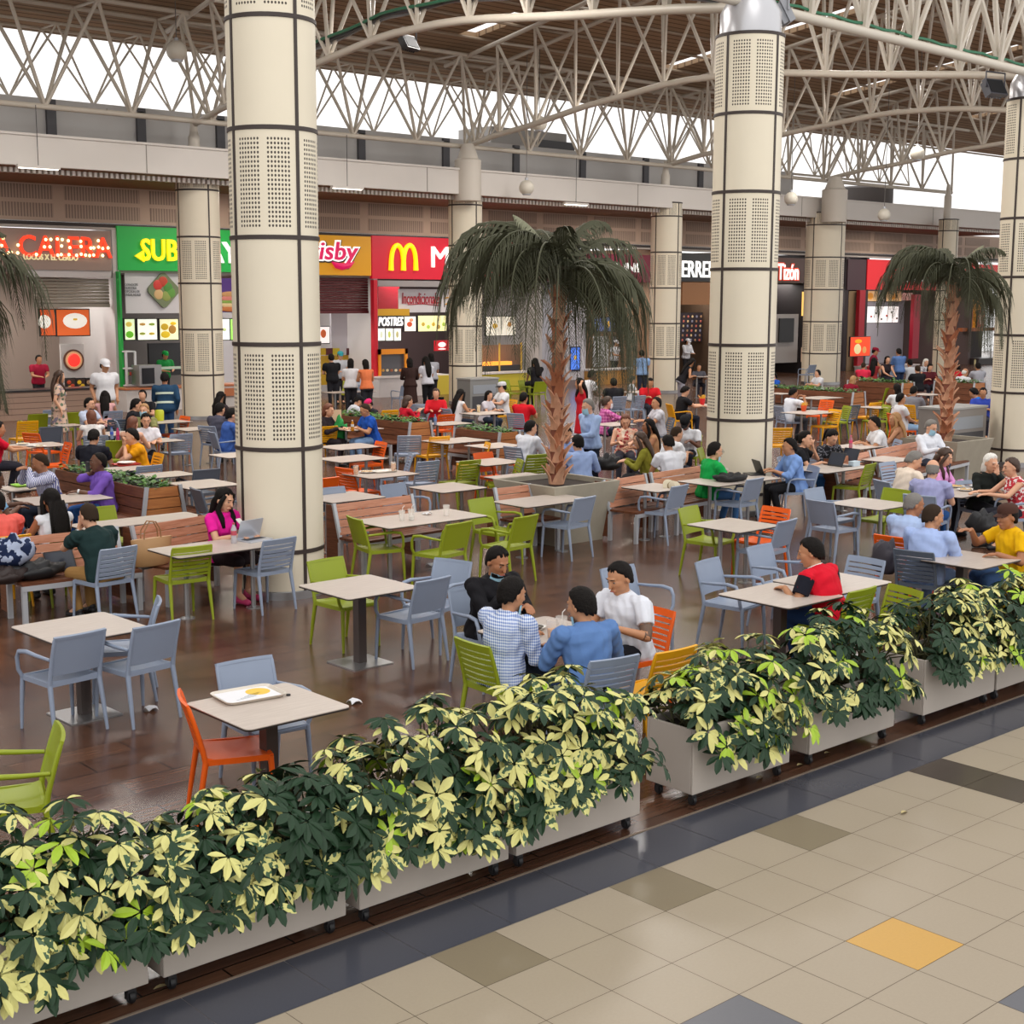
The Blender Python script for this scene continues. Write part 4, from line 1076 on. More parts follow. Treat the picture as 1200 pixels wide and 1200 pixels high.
def qpanel(R, h, name, ma):
    n = 8; vs = []; uv = []; fs = []
    a0, a1 = math.radians(1.2), math.radians(88.8)
    for i in range(n+1):
        a = lerp(a0, a1, i/n)
        for z in (.012, h-.012): vs.append((R*math.cos(a), R*math.sin(a), z)); uv.append((1-i/n, z/h))
    for i in range(n): fs.append((2*i, 2*i+2, 2*i+3, 2*i+1))
    k = len(vs)   # inner skin and edges give the sheet its thickness
    for i in range(n+1):
        a = lerp(a0, a1, i/n)
        for z in (.012, h-.012): vs.append(((R-.03)*math.cos(a), (R-.03)*math.sin(a), z)); uv.append((0, 0))
    for i in range(n):
        fs += [(k+2*i+1, k+2*i+3, k+2*i+2, k+2*i), (2*i+1, 2*i+3, k+2*i+3, k+2*i+1), (2*i, k+2*i, k+2*i+2, 2*i+2)]
    fs += [(0, 1, k+1, k), (2*n, k+2*n, k+2*n+1, 2*n+1)]
    me = bpy.data.meshes.new(name); me.from_pydata(vs, [], fs); me.materials.append(ma)
    l = me.uv_layers.new(name='UVMap')
    for lp in me.loops: l.data[lp.index].uv = uv[lp.vertex_index]
    me.polygons.foreach_set('use_smooth', [True]*len(fs)); me.update(); me.set_sharp_from_angle(angle=.6)
    return me
QP = {}
def column(x, y, R, zs, kinds, top, label, capz=None, group='cream panelled columns'):
    t = thing('column', label, 'column', (x, y, 0), 0, group)
    m = MB(); m.lathe((0, 0, 0), [(R-.035, 0), (R-.035, top)], 24); m.build('core', M_JNT, t)
    for z0, z1, k in zip(zs, zs[1:], kinds):
        h = round(z1-z0, 3)
        for q in range(4):
            key = (R, h, k)
            if key not in QP: QP[key] = qpanel(R, h, 'perforated_panel' if k else 'cladding_panel', M_PERF if k else M_PAN)
            o = link('perforated_panel' if k else 'cladding_panel', QP[key], t, (0, 0, z0)); o.rotation_euler = (0, 0, q*PI/2)
    for z in zs[1:]:
        m = MB(); m.lathe((0, 0, z-.025), [(R+.004, 0), (R+.012, .004), (R+.012, .046), (R+.004, .05)], 32); m.build('joint_band', M_JNT, t)
    m = MB(); m.lathe((0, 0, 0), [(R+.012, 0), (R+.012, .09), (R, .1)], 32); m.build('skirting', M_STEEL, t)
    for q in range(4):
        m = MB(); a = q*PI/2
        m.box((math.cos(a)*(R-.01), math.sin(a)*(R-.01), (zs[-1]+.1)/2), (.04, .04, zs[-1]-.1), Matrix.Rotation(a, 3, 'Z')); m.build('joint_strip', M_JNT, t)
    if capz:
        m = MB(); m.lathe((0, 0, top), [(R*.9, 0), (R*.9, capz-top-.25), (R*.62, capz-top)], 24); m.build('steel_cap', mat('cap_steel', 'c4c4c8', .3, .5), t)
    return t
CX = [(3.63, 8.5), (12.69, 9.05), (22.44, 9.56), (32.2, 9.9)]
BX = [(5.7, 30.5), (15.16, 30.6), (24.6, 30.2), (33.89, 29.9), (42.97, 29.5), (50.6, 28.6)]
ST = 1.183
LB = ['cream panelled column behind the woman in pink, nearest the planters', 'cream panelled column behind the man in the green shirt', 'cream panelled column at the right edge beside the second palm']
for i, (R, zf) in enumerate(((.497, .55), (.53, .35), (.55, .35))):
    x, y = CX[i]
    column(x, y, R, [0, zf]+[round(zf+ST*k, 3) for k in range(1, 7)], [0, 0, 1, 0, 1, 0, 1], zf+ST*6, LB[i], 8.05)
LBB = ['cream column standing in front of the green sandwich shop', 'cream column by the steel cabinet, left of the central palm', 'cream column in front of the black shop sign', 'wide cream column beside the grilled-food shop sign', 'far cream column half hidden behind the right palm crown']
for i, (x, y) in enumerate(BX[1:]):
    R = (.60, .545, .565, .78, .42)[i]
    zs = [0, 1.25, 2.53, 3.81, 5.09, 6.37]+([6.85] if i else [7.0])
    column(x, y, R, zs, [0, 1, 0, 1, 0, 1], zs[-1], LBB[i])
    r_ = (.16, .42, .16, .50, .16)[i]; yo = (.1, -.75, .1, -.75, .1)[i]; xo = 0 if yo > 0 else -.52
    t = thing('roof_post', 'pale painted truss post on top of the '+['first', 'second', 'third', 'fourth', 'fifth'][i]+' back column from the left', 'post', (x+xo, y+yo, 0))
    m = MB(); m.lathe((0, 0, 6.6 if yo > 0 else 6.45), [(r_, 0), (r_, 1.25), (r_*.8, 1.3), (r_*.45, 1.75)], 20); m.build('post_tube', M_FASP, t)

# ------------------------------------------------------------------ roof, trusses
def roofz(y): return 10.66+.115*(33-y)
M_TUBE = mat('truss_white_paint', 'c9c0b2', .45, spec=.4)
M_ROOF = mat('roof_brown_deck', '7a6350', .8, spec=.1)
nt, b = nodes_of(M_ROOF)
tc = nt.nodes.new('ShaderNodeTexCoord'); sp = nt.nodes.new('ShaderNodeSeparateXYZ'); nt.links.new(tc.outputs['Object'], sp.inputs[0])
s_ = mnode(nt, 'LESS_THAN', mnode(nt, 'FRACT', mnode(nt, 'MULTIPLY', sp.outputs[1], 3.2)), .22)
nt.links.new(mixc(nt, s_, srgb('a78d72'), srgb('7a6450')), b.inputs['Base Color'])
X0 = -30
k = 0
sky_x = [(-2.0, .5), (7.5, .5), (14.0, .5), (23.1, .7), (32.0, .75), (41.6, .75), (51.45, .75), (60, .7)]
edges = [-40]+[v for x, w in sky_x for v in (x-w/2, x+w/2)]+[95]
m = MB()
for a, c in zip(edges[0::2], edges[1::2]):
    y0, y1 = 9.0, 33.0
    z0, z1 = roofz(y0), roofz(y1)
    m.add([(a, y0, z0), (c, y0, z0), (c, y1, z1), (a, y1, z1), (a, y0, z0+.15), (c, y0, z0+.15), (c, y1, z1+.15), (a, y1, z1+.15)], [(3, 2, 1, 0), (4, 5, 6, 7), (0, 1, 5, 4), (1, 2, 6, 5), (2, 3, 7, 6), (3, 0, 4, 7)])
for x, w in sky_x:     # the skylight slits are broken up by deck between purlins
    for y0, y1 in ((9, 12.0), (14.5, 17.5), (19.5, 20.6), (24.1, 25.8), (28.3, 33)):
        m.add([(x-w*.6, y0, roofz(y0)), (x+w*.6, y0, roofz(y0)), (x+w*.6, y1, roofz(y1)), (x-w*.6, y1, roofz(y1)), (x-w*.6, y0, roofz(y0)+.14), (x+w*.6, y0, roofz(y0)+.14), (x+w*.6, y1, roofz(y1)+.14), (x-w*.6, y1, roofz(y1)+.14)], [(3, 2, 1, 0), (4, 5, 6, 7), (0, 1, 5, 4), (1, 2, 6, 5), (2, 3, 7, 6), (3, 0, 4, 7)])
struct(m.build('ceiling', M_ROOF, None, False))
t = thing('roof_purlins', 'thin pale purlin tubes running along under the brown roof deck', 'roof structure')
for i in range(15):
    y = 10.5+i*1.6
    m = MB(); m.tube([(-40, y, roofz(y)-.1), (95, y, roofz(y)-.1)], .04, 6); m.build('purlin', mat('purlin_tan', '9c8a76', .6), t)
def truss(A, B, zb, zt, nb, label, half=.75, r=.085, rw=.05):
    """A, B plan ends; zb(u) bottom chord height, zt(u) top chord height; triangular section"""
    A, B = V((*A, 0)), V((*B, 0)); d = (B-A).normalized(); s = d.cross(V((0, 0, 1)))
    t = thing('roof_truss', label, 'roof truss', (A.x, A.y, 0), 0, 'white tubular roof trusses')
    def P(u, side=0, top=False):
        p = lerp(A, B, u)-A; return p+s*(side*half)+V((0, 0, zt(u) if top else zb(u)))
    m = MB(); m.tube([P(i/24) for i in range(25)], r, 10); m.build('bottom_chord', M_TUBE, t)
    for q in (-1, 1):
        m = MB(); m.tube([P(i/12, q, True) for i in range(13)], r*.8, 8); m.build('top_chord', M_TUBE, t)
    for i in range(nb+1):
        u = i/nb
        if 0 < i < nb or True:
            for q in (-1, 1):
                for e in (-.5, .5):
                    w = u+e/nb
                    if w < 0 or w > 1: continue
                    m = MB(); m.tube([P(u), P(w, q, True)], rw, 6); m.build('web_tube', M_TUBE, t)
        if i < nb:
            w = u+.5/nb
            m = MB(); m.tube([P(w, -1, True), P(w, 1, True)], rw*.8, 6); m.build('cross_tube', M_TUBE, t)
    return t
arch = [(0, 8.2), (.08, 8.42), (.17, 8.55), (.3, 8.85), (.39, 8.96), (.48, 9.08), (.6, 8.98), (.66, 8.84), (.78, 8.5), (.93, 8.12), (1, 7.9)]
def archz(u):
    for (a, za), (c, zc) in zip(arch, arch[1:]):
        if u <= c: return lerp(za, zc, (u-a)/(c-a))
    return arch[-1][1]
AL = ['arched white truss at the far left, running to the column behind the woman in pink', 'arched white truss from the sandwich shop column to the second big column', 'arched white truss from the burger shop column to the right edge column', 'arched white truss springing from the column by the black sign', 'arched white truss springing from the wide back column']
for i in range(5):
    bx_, cx_ = BX[i], (CX[i] if i < 4 else (42.0, 10.2))
    truss(bx_, cx_, archz, lambda u, b0=bx_[1], c0=cx_[1]: roofz(lerp(b0, c0, u))-.35, 11, AL[i])
tb = [('back row truss above the white fascia, left of the first back column', -4.2, 5.7), ('back row truss over the fried-pork and sandwich shops', 5.7, 15.16), ('back row truss over the yellow and red signs', 15.16, 24.6), ('back row truss above the central palm', 24.6, 33.89), ('back row truss behind the second big column', 33.89, 42.97), ('back row truss at the far right end', 42.97, 52.5)]
for l, x0, x1 in tb:
    truss((x0, 29.7), (x1, 29.7), lambda u: 8.15, lambda u: roofz(29.7)-.25, 4, l, .7, .075, .05)
    truss((x0, 31.9), (x1, 31.9), lambda u: 8.6, lambda u: roofz(31.9)-.25, 4, l.replace('back row truss', 'thin rear truss'), .5, .05, .03)
tn = [('near truss above the first big column, along the planter side', CX[0], CX[1]), ('near truss between the second big column and the right edge column', CX[1], CX[2]), ('near truss beyond the right edge column', CX[2], CX[3])]
for l, a, c in tn:
    truss(a, c, lambda u: 7.95, lambda u, y=a[1]: roofz(y)-3.1+1.0, 6, l, .8, .085, .055)
t = thing('cable_tray', 'green and black cable bundle lying along the arched truss, upper middle', 'cable')
A, B = V((*BX[1], 0)), V((*CX[1], 0))
for k, (o, dz, c) in enumerate(((-.12, .42, '1f6b4a'), (-.03, .40, '22242a'), (.06, .43, '2b2d33'), (.14, .40, '8a8c90'))):
    m = MB(); m.tube([lerp(A, B, u)+V((o, 0, archz(u)+dz*min(1, 4*(1-u)+.15)+.02*math.sin(u*40+k))) for u in [lerp(.32, .97, i/40) for i in range(41)]], .035, 6)
    m.build('cable', mat('cable_'+c, c, .5), t)
t = thing('cable', 'thin green cable clipped along the near truss, upper right', 'cable')
m = MB(); A, B = V((*CX[1], 0)), V((*CX[2], 0)); m.tube([lerp(A, B, u)+V((0, 0, 8.08+.015*math.sin(u*60))) for u in [i/30 for i in range(31)]], .025, 6); m.build('cable_run', mat('cable_1f6b4a', '1f6b4a', .5), t)
# ------------------------------------------------------------------ fascia, clerestory wall, soffit, facade
M_FAS = mat('fascia_white', 'd8d2cb', .55, noise=.03, nscale=2)
m = MB(); m.bx(-10, 58, 29.4, 29.62, 6.65, 7.42); m.bx(-10, 58, 29.35, 29.66, 7.38, 7.44)
struct(m.build('trim_2', M_FAS, None, False))
m = MB()
for i in range(7): m.bx(-10+i*9.4+4.2, -10+i*9.4+4.22, 29.39, 29.4, 6.66, 7.38)
struct(m.build('trim_3', mat('fascia_seam', '8a847c', .6), None, False))
m = MB()
for i in range(420):
    x = -6+i*.15; m.bx(x, x+.08, 29.75, 29.95, 6.50, 6.62)
struct(m.build('trim_4', M_FAS, None, False))
M_GW = mat('clerestory_grey', 'c2c0be', .7, noise=.05, nscale=1)
m = MB(); m.bx(-10, 43.5, 31.6, 31.8, 7.2, 8.62); m.bx(13, 36, 31.5, 31.58, 8.45, 8.5)
struct(m.build('wall_clerestory', M_GW, None, False))
m = MB()
for x in (11.4, 14.0, 16.5, 18.7, 21.5, 24.9, 28, 31.2, 34.5, 37.6): m.bx(x-.13, x+.13, 31.5, 31.6, 7.4, 8.6)
struct(m.build('trim_5', mat('clerestory_post', '55555a', .6), None, False))
m = MB(); m.bx(43.5, 60, 31.6, 31.8, 7.2, 7.5); struct(m.build('wall_parapet', M_FAS, None, False))
def PRw(x0, y0, x1, y1, Y):
    a, c = yp(x0, y0, Y), yp(x1, y1, Y); b1, b2 = yp(x0, y1, Y), yp(x1, y0, Y)
    return a.x, c.x, (b1.z+c.z)/2, (a.z+b2.z)/2
t = thing('roof_tank', 'dark round water tank on the roof beyond the fascia, right side', 'tank')
x0, x1, z0, z1 = PRw(992, 222, 1031, 241, 36)
m = MB(); m.lathe(((x0+x1)/2, 36, 7.0), [((x1-x0)/2, 0), ((x1-x0)/2, z1-7.0), ((x1-x0)*.42, z1-6.9), (0, z1-6.8)], 20); m.build('drum', mat('tank_dark', '4a4442', .7), t)
t = thing('roof_plant_room', 'pale rooftop box with a dark louvre behind the middle trusses', 'roof unit')
x0, x1, z0, z1 = PRw(580, 152, 668, 205, 33)
m = MB(); m.bx(x0, x1, 33.2, 35, 7.2, z1); m.build('housing', mat('plantroom', 'a8a6a4', .7), t)
m = MB(); m.bx(x0+2.0, x0+4.0, 33.1, 33.2, 7.6, z1-.3); m.build('louvre', mat('louvre_dark', '5a5c60', .6), t)
# soffit
M_SOF = woodgrain(mat('soffit_wood', '7b5a45', .6, spec=.2), '6b4d3a', '8c6850', 22, 1, 1, 2)
m = MB()
for i in range(37):
    y = 29.7+i*.145; m.bx(-10, 62, y, y+.125, 6.68+.0*i, 6.72)
struct(m.build('ceiling_soffit', M_SOF, None, False))
M_FW = mat('facade_beige', 'bfa796', .7, noise=.04, nscale=2)
m = MB(); m.bx(-10, 70, 35, 35.25, 5.62, 6.75); m.bx(-10, 70, 34.93, 35.3, 5.50, 5.60, 1); m.bx(-10, 70, 34.9, 35.3, 5.42, 5.49, 2)
struct(m.build('wall_facade', [M_FW, mat('facade_dark_line', '3a3231', .6), mat('facade_pale_line', 'b8b0aa', .6)], None, False))
M_GR = mat('grille_panel', '8f7c6e', .7)
nt, b = nodes_of(M_GR); tc = nt.nodes.new('ShaderNodeTexCoord'); sp = nt.nodes.new('ShaderNodeSeparateXYZ'); nt.links.new(tc.outputs['Object'], sp.inputs[0])
s_ = mnode(nt, 'LESS_THAN', mnode(nt, 'FRACT', mnode(nt, 'MULTIPLY', sp.outputs[0], 11)), .45)
nt.links.new(mixc(nt, s_, srgb('b39d8d'), srgb('86746a')), b.inputs['Base Color'])
m = MB()
for i in range(26):
    x = -6+i*2.75
    m.bx(x, x+2.4, 34.985, 35, 5.72, 6.12); m.bx(x, x+2.4, 34.985, 35, 6.24, 6.64)
struct(m.build('wall_grille', M_GR, None, False))
# ------------------------------------------------------------------ shop fronts
def em(name, c, s): return mat(name, c, .5, emit=s)
def PAN(name, label, cat, rect, Y, c, th=.06, mats=None, parent=None, group=None, rough=.5, emit=0.):
    x0, x1, z0, z1 = PRw(*rect, Y)
    ma = mats or mat('paint_'+c+('_lit' if emit else ''), c, rough, emit=emit)
    m = MB(); m.bx(x0, x1, Y, Y+th, z0, z1)
    o = m.build(name, ma, parent, False)
    if parent is None and label: tag(o, label, cat, group)
    return o
def TXT(s, rect, Y, ma, parent, name='lettering', depth=.05, bold=.0, shear=0., keep=False):
    cu = bpy.data.curves.new('txt', 'FONT'); cu.body = s; cu.extrude = .12; cu.offset = bold; cu.shear = shear; cu.resolution_u = 3; cu.space_line = .9
    o = bpy.data.objects.new('txt', cu); COL.objects.link(o)
    dg = bpy.context.evaluated_depsgraph_get()
    me = bpy.data.meshes.new_from_object(o.evaluated_get(dg)); bpy.data.objects.remove(o)
    n = len(me.vertices); co = np.empty(n*3); me.vertices.foreach_get('co', co); co = co.reshape(-1, 3)
    lo, hi = co.min(0), co.max(0); q = (co-lo)/np.maximum(hi-lo, 1e-6)
    x0, x1, z0, z1 = PRw(*rect, Y)
    out = np.stack([x0+q[:, 0]*(x1-x0), Y-depth*q[:, 2], z0+q[:, 1]*(z1-z0)], 1)
    me.vertices.foreach_set('co', out.ravel()); me.materials.clear(); me.materials.append(ma); me.update()
    return link(name, me, parent)
FY = 35.0
def shopsign(label, rect, c, Y=34.85, emit=.25):
    x0, x1, z0, z1 = PRw(*rect, Y)
    t = thing('shop_sign', label, 'sign', (0, 0, 0))
    m = MB(); m.bx(x0, x1, Y, Y+.15, z0, z1); m.build('sign_panel', mat('sign_'+c, c, .45, emit=emit), t, False)
    return t
def blob(parent, name, px, py, rx, ry, Y, c, emit=0., th=.02):
    p = yp(px, py, Y); m = MB(); s = (p-CAM).dot(_f)/FPX
    m.ell((p.x, Y, p.z), (rx*s, th, ry*s), None, 14, 8)
    return m.build(name, mat('food_'+c+('_lit' if emit else ''), c, .6, emit=emit), parent)
SY = 34.84
# fried pork shop
t = shopsign('wood-look sign board with glowing red bulb letters, far left', (-40, 268, 131, 316), '9c867c', emit=.0)
M_RED = em('bulb_letter_red', 'ee3a1c', 1.1)
l1 = TXT('LA CALERA', (-24, 276, 131, 301), SY, M_RED, t, bold=.008)
m = MB(); r = random.Random(3)
xs = [-20, -14, -3, 3, 9, 14, 21, 31, 36, 42, 48, 53, 59, 67, 72, 81, 86, 90, 95, 100, 106, 110, 115, 121, 127]
for x in xs:
    for y in (279, 287, 296):
        if r.random() < .55:
            p = yp(x+r.uniform(-1, 1), y+x*.03+r.uniform(-1, 1), SY-.07); m.ell(p, (.045, .035, .045), None, 6, 4)
m.build('bulbs', em('bulb_warm', 'ffdf9a', 4.), t)
TXT('LOCOS X EL CERDO', (27, 298, 91, 305), SY, em('letter_cream', 'e6d7a8', .5), t, bold=.02)
# sandwich shop
t = shopsign('green sign board with yellow and white letters behind the first back column', (137, 268, 300, 318), '0b9a3c')
M_YL, M_WL = em('letter_yellow', 'f7d80c', .8), em('letter_white', 'f4f4f0', .8)
TXT('SUB', (164, 280, 208, 306), SY, M_YL, t, bold=.016, depth=.09)
TXT('WAY', (209, 283, 279, 308), SY, M_WL, t, bold=.016, depth=.09)
x0, x1, z0, z1 = PRw(157, 293, 168, 307, SY)
m = MB(); m.add([(x0, SY-.09, (z0+z1)/2), (x1, SY-.09, z0), (x1, SY-.09, z1), (x0, SY, (z0+z1)/2), (x1, SY, z0), (x1, SY, z1)], [(0, 1, 2), (5, 4, 3), (0, 3, 4, 1), (1, 4, 5, 2), (2, 5, 3, 0)]); m.build('arrow', M_YL, t, False)
# chicken shop
t = shopsign('mustard yellow sign board with pink script lettering', (305, 275, 435, 322), 'd99a0a')
TXT('Frisby', (347, 281, 423, 315), SY+.0, mat('letter_black', '1d1a1c', .5), t, 'lettering_shadow', bold=.09, depth=.03, shear=.15)
TXT('Frisby', (346, 281, 422, 313), SY-.03, M_WL, t, 'lettering_outline', bold=.07, depth=.04, shear=.15)
TXT('Frisby', (348, 283, 420, 311), SY-.07, em('letter_pink', 'd4145a', .5), t, bold=.015, depth=.04, shear=.15)
m = MB(); m.tube([yp(x, y, SY-.05) for x, y in ((389, 307), (394, 311), (401, 312.5), (409, 311), (415, 307))], [.02, .10, .12, .10, .02], 8); m.build('smile', em('letter_pink', 'd4145a', .5), t)
# burger shop
t = shopsign('red sign board with yellow double arch and white letters', (436, 280, 631, 328), 'c8102e')
m = MB()
for s in (0, 1):
    pts = []
    for i in range(15):
        a = PI*i/14; x = 465.5+14.5*s-7.3*math.cos(a); y = 317-29.5*math.sin(a)**.62
        pts.append(yp(x, y, SY-.03))
    m.tube(pts, [.10]+[.085]*13+[.10], 8)
m.build('arches', em('letter_yellow', 'f7d80c', .8), t)
TXT('McDonald\'s', (505, 290, 640, 315), SY, M_WL, t, bold=0, depth=.08)
t = shopsign('maroon sign board with white letters behind the palm fronds', (632, 297, 762, 330), '6e1830', emit=.1)
TXT('S', (691, 306, 700, 318), SY, M_WL, t); TXT('UNI', (722, 308, 748, 319), SY, M_WL, t, bold=.02)
t = shopsign('black sign board with tall white letters between two columns', (775, 297, 860, 330), '15161c', emit=0)
TXT('ERRER', (799, 306, 838, 325), SY, em('letter_white_bright', 'f4f4f0', 1.2), t, bold=.006)
t = shopsign('brown brick sign board with white letters outlined in red', (900, 302, 942, 331), '4a2a20', emit=.05)
TXT('Tizón', (910.5, 308, 936, 329), SY, em('letter_redorange', 'd83a1e', 1.), t, 'lettering_outline', bold=.07, depth=.03)
TXT('Tizón', (911.5, 309, 935, 328), SY-.035, M_WL, t, bold=.01)
t = shopsign('narrow dark maroon sign board right of the wide back column', (994, 304, 1014, 340), '3a1420', emit=.03)
t = shopsign('bright red sign board behind the right palm crown', (1017, 306, 1138, 340), 'd1101e', emit=.3)
TXT('KFC', (1050, 315, 1082, 331), SY, M_WL, t, bold=.03, shear=.2)
t = shopsign('red and yellow lit sign right of the right palm', (1140, 310, 1172, 328), 'c81a1a', emit=.4)
for i in range(4):
    PAN('yellow_block', None, None, (1141+i*2.9, 318, 1143.4+i*2.9, 325), SY-.02, 'f2c81a', .03, parent=t, emit=.9)
# structural posts, lintels, interiors
M_WP = mat('post_white', 'cfcac8', .5)
def SP(name, rect, Y, c, th, rough=.6, emit=0.):
    x0, x1, z0, z1 = PRw(*rect, Y)
    m = MB(); m.bx(x0, x1, Y, Y+th, max(0, z0), z1); return struct(m.build(name, mat('wall_'+c, c, rough, emit=emit), None, False))
def xa(px, Y=35.0): return yp(px, 300, Y).x
k = 20
for px0, px1, c, bottom in ((130, 137, 'c9c4c4', 0), (435, 440, 'd0cccc', 0), (630, 634, 'b8b4b4', 0), (762, 775, '8a6a50', 0), (860, 900, '5a4636', 0), (942, 947, '2a2426', 0), (990, 994, '30262a', 0), (1014, 1017, '30262a', 0), (1138, 1141, '5a4a48', 0)):
    m = MB(); m.bx(xa(px0), xa(px1), 34.9, 39, 0, 5.45); struct(m.build('wall_divider', mat('divider_'+c, c, .6), None, False))
zones = [(-60, 130, '9a8a80'), (137, 300, '6a6664'), (300, 435, 'c9c6ca'), (440, 630, '4a3a3c'), (634, 762, 'a8a8b2'), (775, 860, '2a2224'), (900, 942, '24242c'), (947, 990, '3a3030'), (994, 1014, '6a5a4a'), (1017, 1138, 'b8b4be'), (1141, 1230, '2a2020')]
for a, c_, col in zones:
    m = MB(); m.bx(xa(a), xa(c_), 38.9, 39.05, 0, 5.4); struct(m.build('wall_shop_back', mat('shopback_'+col, col, .7), None, False))
m = MB(); m.bx(xa(-60), xa(1230), 35.0, 39, 4.15, 4.25); struct(m.build('ceiling_shops', mat('shop_ceiling', 'b0aaa4', .8), None, False))
SP('trim_20', (33, 316, 131, 325), 34.9, 'c4bebe', .2)
SP('trim_21', (443, 329, 526, 336), 34.9, '9a9698', .2)
SP('trim_22', (800, 331, 862, 357), 34.9, '9a6d48', .2)
PAN('door_post', 'bright green post at the edge of the sandwich shop', 'post', (139, 318, 147, 470), 34.68, '12a040', .2)
PAN('door_post', 'bright red post at the edge of the burger shop', 'post', (438, 328, 443.5, 452), 34.68, 'd01830', .2)
PAN('door_post', 'dark red frame post of the shop behind the right palm', 'post', (1008, 340, 1011, 430), 34.6, 'a81428', .2)
PAN('door_post', 'red frame post beside the right palm trunk', 'post', (1072, 345, 1076, 420), 34.6, 'a81a34', .2)
def shutter(label, rect, c, Y=35.1):
    x0, x1, z0, z1 = PRw(*rect, Y); m = MB(); n = int((z1-z0)/.09)
    for i in range(n):
        z = z0+i*(z1-z0)/n; m.prism([(Y, z), (Y-.03, z+.02), (Y-.03, z+.06), (Y, z+.085)], x0, x1, 0, Matrix(((0, 0, 1), (1, 0, 0), (0, 1, 0))))
    m.bx(x0, x1, Y-.05, Y+.05, z0-.1, z0)
    return tag(m.build('roller_shutter', mat('shutter_'+c, c, .45, .3), None, False), label, 'shutter')
shutter('half-raised grey roller shutter under the red bulb sign', (38, 326, 128, 356), '8d8478')
shutter('half-lowered dark maroon shutter under the mustard sign', (302, 325, 431, 364), '5a2428')
def screen(label, rect, Y, c, foods, name='menu_board', e=.85, frame='18181a', group=None):
    x0, x1, z0, z1 = PRw(*rect, Y); t = thing(name, label, 'menu board', (0, 0, 0), 0, group)
    m = MB(); m.bx(x0-.03, x1+.03, Y, Y+.08, z0-.03, z1+.03); m.build('frame', mat('screen_frame_'+frame, frame, .4), t, False)
    m = MB(); m.bx(x0, x1, Y-.012, Y+.01, z0, z1); m.build('display', em('display_'+c, c, e), t, False)
    for f in foods:
        px, py, rx, ry, fc = f; blob(t, 'food_picture', px, py, rx, ry, Y-.014, fc, e*.55, .012)
    return t
MY = 36.6
screen('orange lit food board with a round plate, left one of the pork shop pair', (47, 363, 65, 393), 35.6, 'b0481c', [(52, 377, 8, 8, 'f0ece0'), (52, 377, 5, 5, 'c8963a')])
screen('orange lit food board with an oval plate, right one of the pork shop pair', (66, 363, 105, 393), 35.6, 'b8501e', [(88, 376, 15, 9, 'f2eee4'), (88, 375, 11, 6, 'd0a83c')])
PAN('partition_panel', 'white panel with a round red emblem behind the pork shop counter', 'panel', (71, 403, 100, 450), 36.2, 'd2cdcb', .1)
t = thing('round_emblem', 'round red emblem sign on the white panel of the pork shop', 'sign')
p = yp(86, 422, 36.15); R_ = Matrix.Rotation(PI/2, 3, 'X')
m = MB(); m.lathe(p, [(0, 0), (.33, 0), (.33, .03), (0, .03)], 28, 0, R_); m.build('rim', mat('emblem_brown', '6a4030', .5), t)
m = MB(); m.lathe(p+V((0, -.03, 0)), [(0, 0), (.27, 0), (.27, .02), (0, .02)], 28, 0, R_); m.build('ring', em('emblem_tan', 'c89a70', .4), t)
m = MB(); m.lathe(p+V((0, -.05, 0)), [(0, 0), (.2, 0), (.18, .03), (0, .04)], 24, 0, R_); m.build('disc', em('emblem_red', 'f02a22', 1.5), t)
for i, (a, c_) in enumerate(((78, 'a83a1c'), (90, 'c8a01c'), (101, '9a7a5a'))):
    screen(['small food photo with red dishes above the pork shop counter', 'small food photo with yellow dishes above the pork shop counter', 'small food photo with mixed dishes above the pork shop counter'][i], (a, 444, a+10, 457), 35.6, '2a1a14', [(a+3, 448, 2.6, 2.4, c_), (a+7, 452, 2.6, 2.2, c_), (a+4, 454, 2.4, 1.8, 'd8b060')], e=.5)
def counter(label, rect, Y, c, topc, depth=.7, planks=False):
    x0, x1, z0, z1 = PRw(*rect, Y); t = thing('service_counter', label, 'counter', ((x0+x1)/2, Y+depth/2, 0)); hx = (x1-x0)/2
    m = MB(); m.bx(-hx, hx, -depth/2, depth/2, 0, z1-.05)
    m.build('counter_body', mat('counter_'+c, c, .5, noise=.06, nscale=3), t, False)
    m = MB(); m.bx(-hx-.03, hx+.03, -depth/2-.05, depth/2+.03, z1-.05, z1); m.build('counter_top', mat('countertop_'+topc, topc, .3), t, False)
    if planks:
        m = MB()
        for k in range(1, 6): m.bx(-hx, hx, -depth/2-.004, -depth/2, k*.16-.006, k*.16+.006)
        m.build('plank_seams', mat('seam_brown', '5d463c', .7), t, False)
    return t
counter('long wood-plank service counter with a black top at the left shop', (-60, 457, 131, 495), 33.2, 'a08473', '1e1c1e', planks=True)
counter('white tiled counter with orange wood band at the sandwich shop', (148, 452, 300, 490), 33.9, 'd8d4d2', 'c0764e')
counter('white counter ledge of the burger shop under the dessert screens', (444, 440, 526, 452), 34.2, 'c9c5c6', 'dcd8d8')
counter('white service ledge between the back column and the central palm', (562, 436, 632, 448), 34.2, 'c8b93a', 'd8d4d4')
counter('pale counter with wooden doors under the maroon sign', (691, 432, 758, 450), 34.6, 'b0803c', 'c8c4c2')
counter('white high counter in front of the red shop at right', (1016, 428, 1076, 445), 34.0, 'c4bcc0', 'd4cccc')
counter('dark counter of the far right shop behind the palm', (1147, 418, 1230, 440), 34.4, '2a2020', '3a2e2c')
PAN('counter_panel', 'yellow panel of the burger counter beside the back column', 'panel', (509, 440, 527, 470), 34.1, 'c9b43a', .08)
PAN('counter_panel', 'orange wood band panel right of the first back column', 'panel', (256, 455, 278, 464), 33.8, 'b9714a', .06)
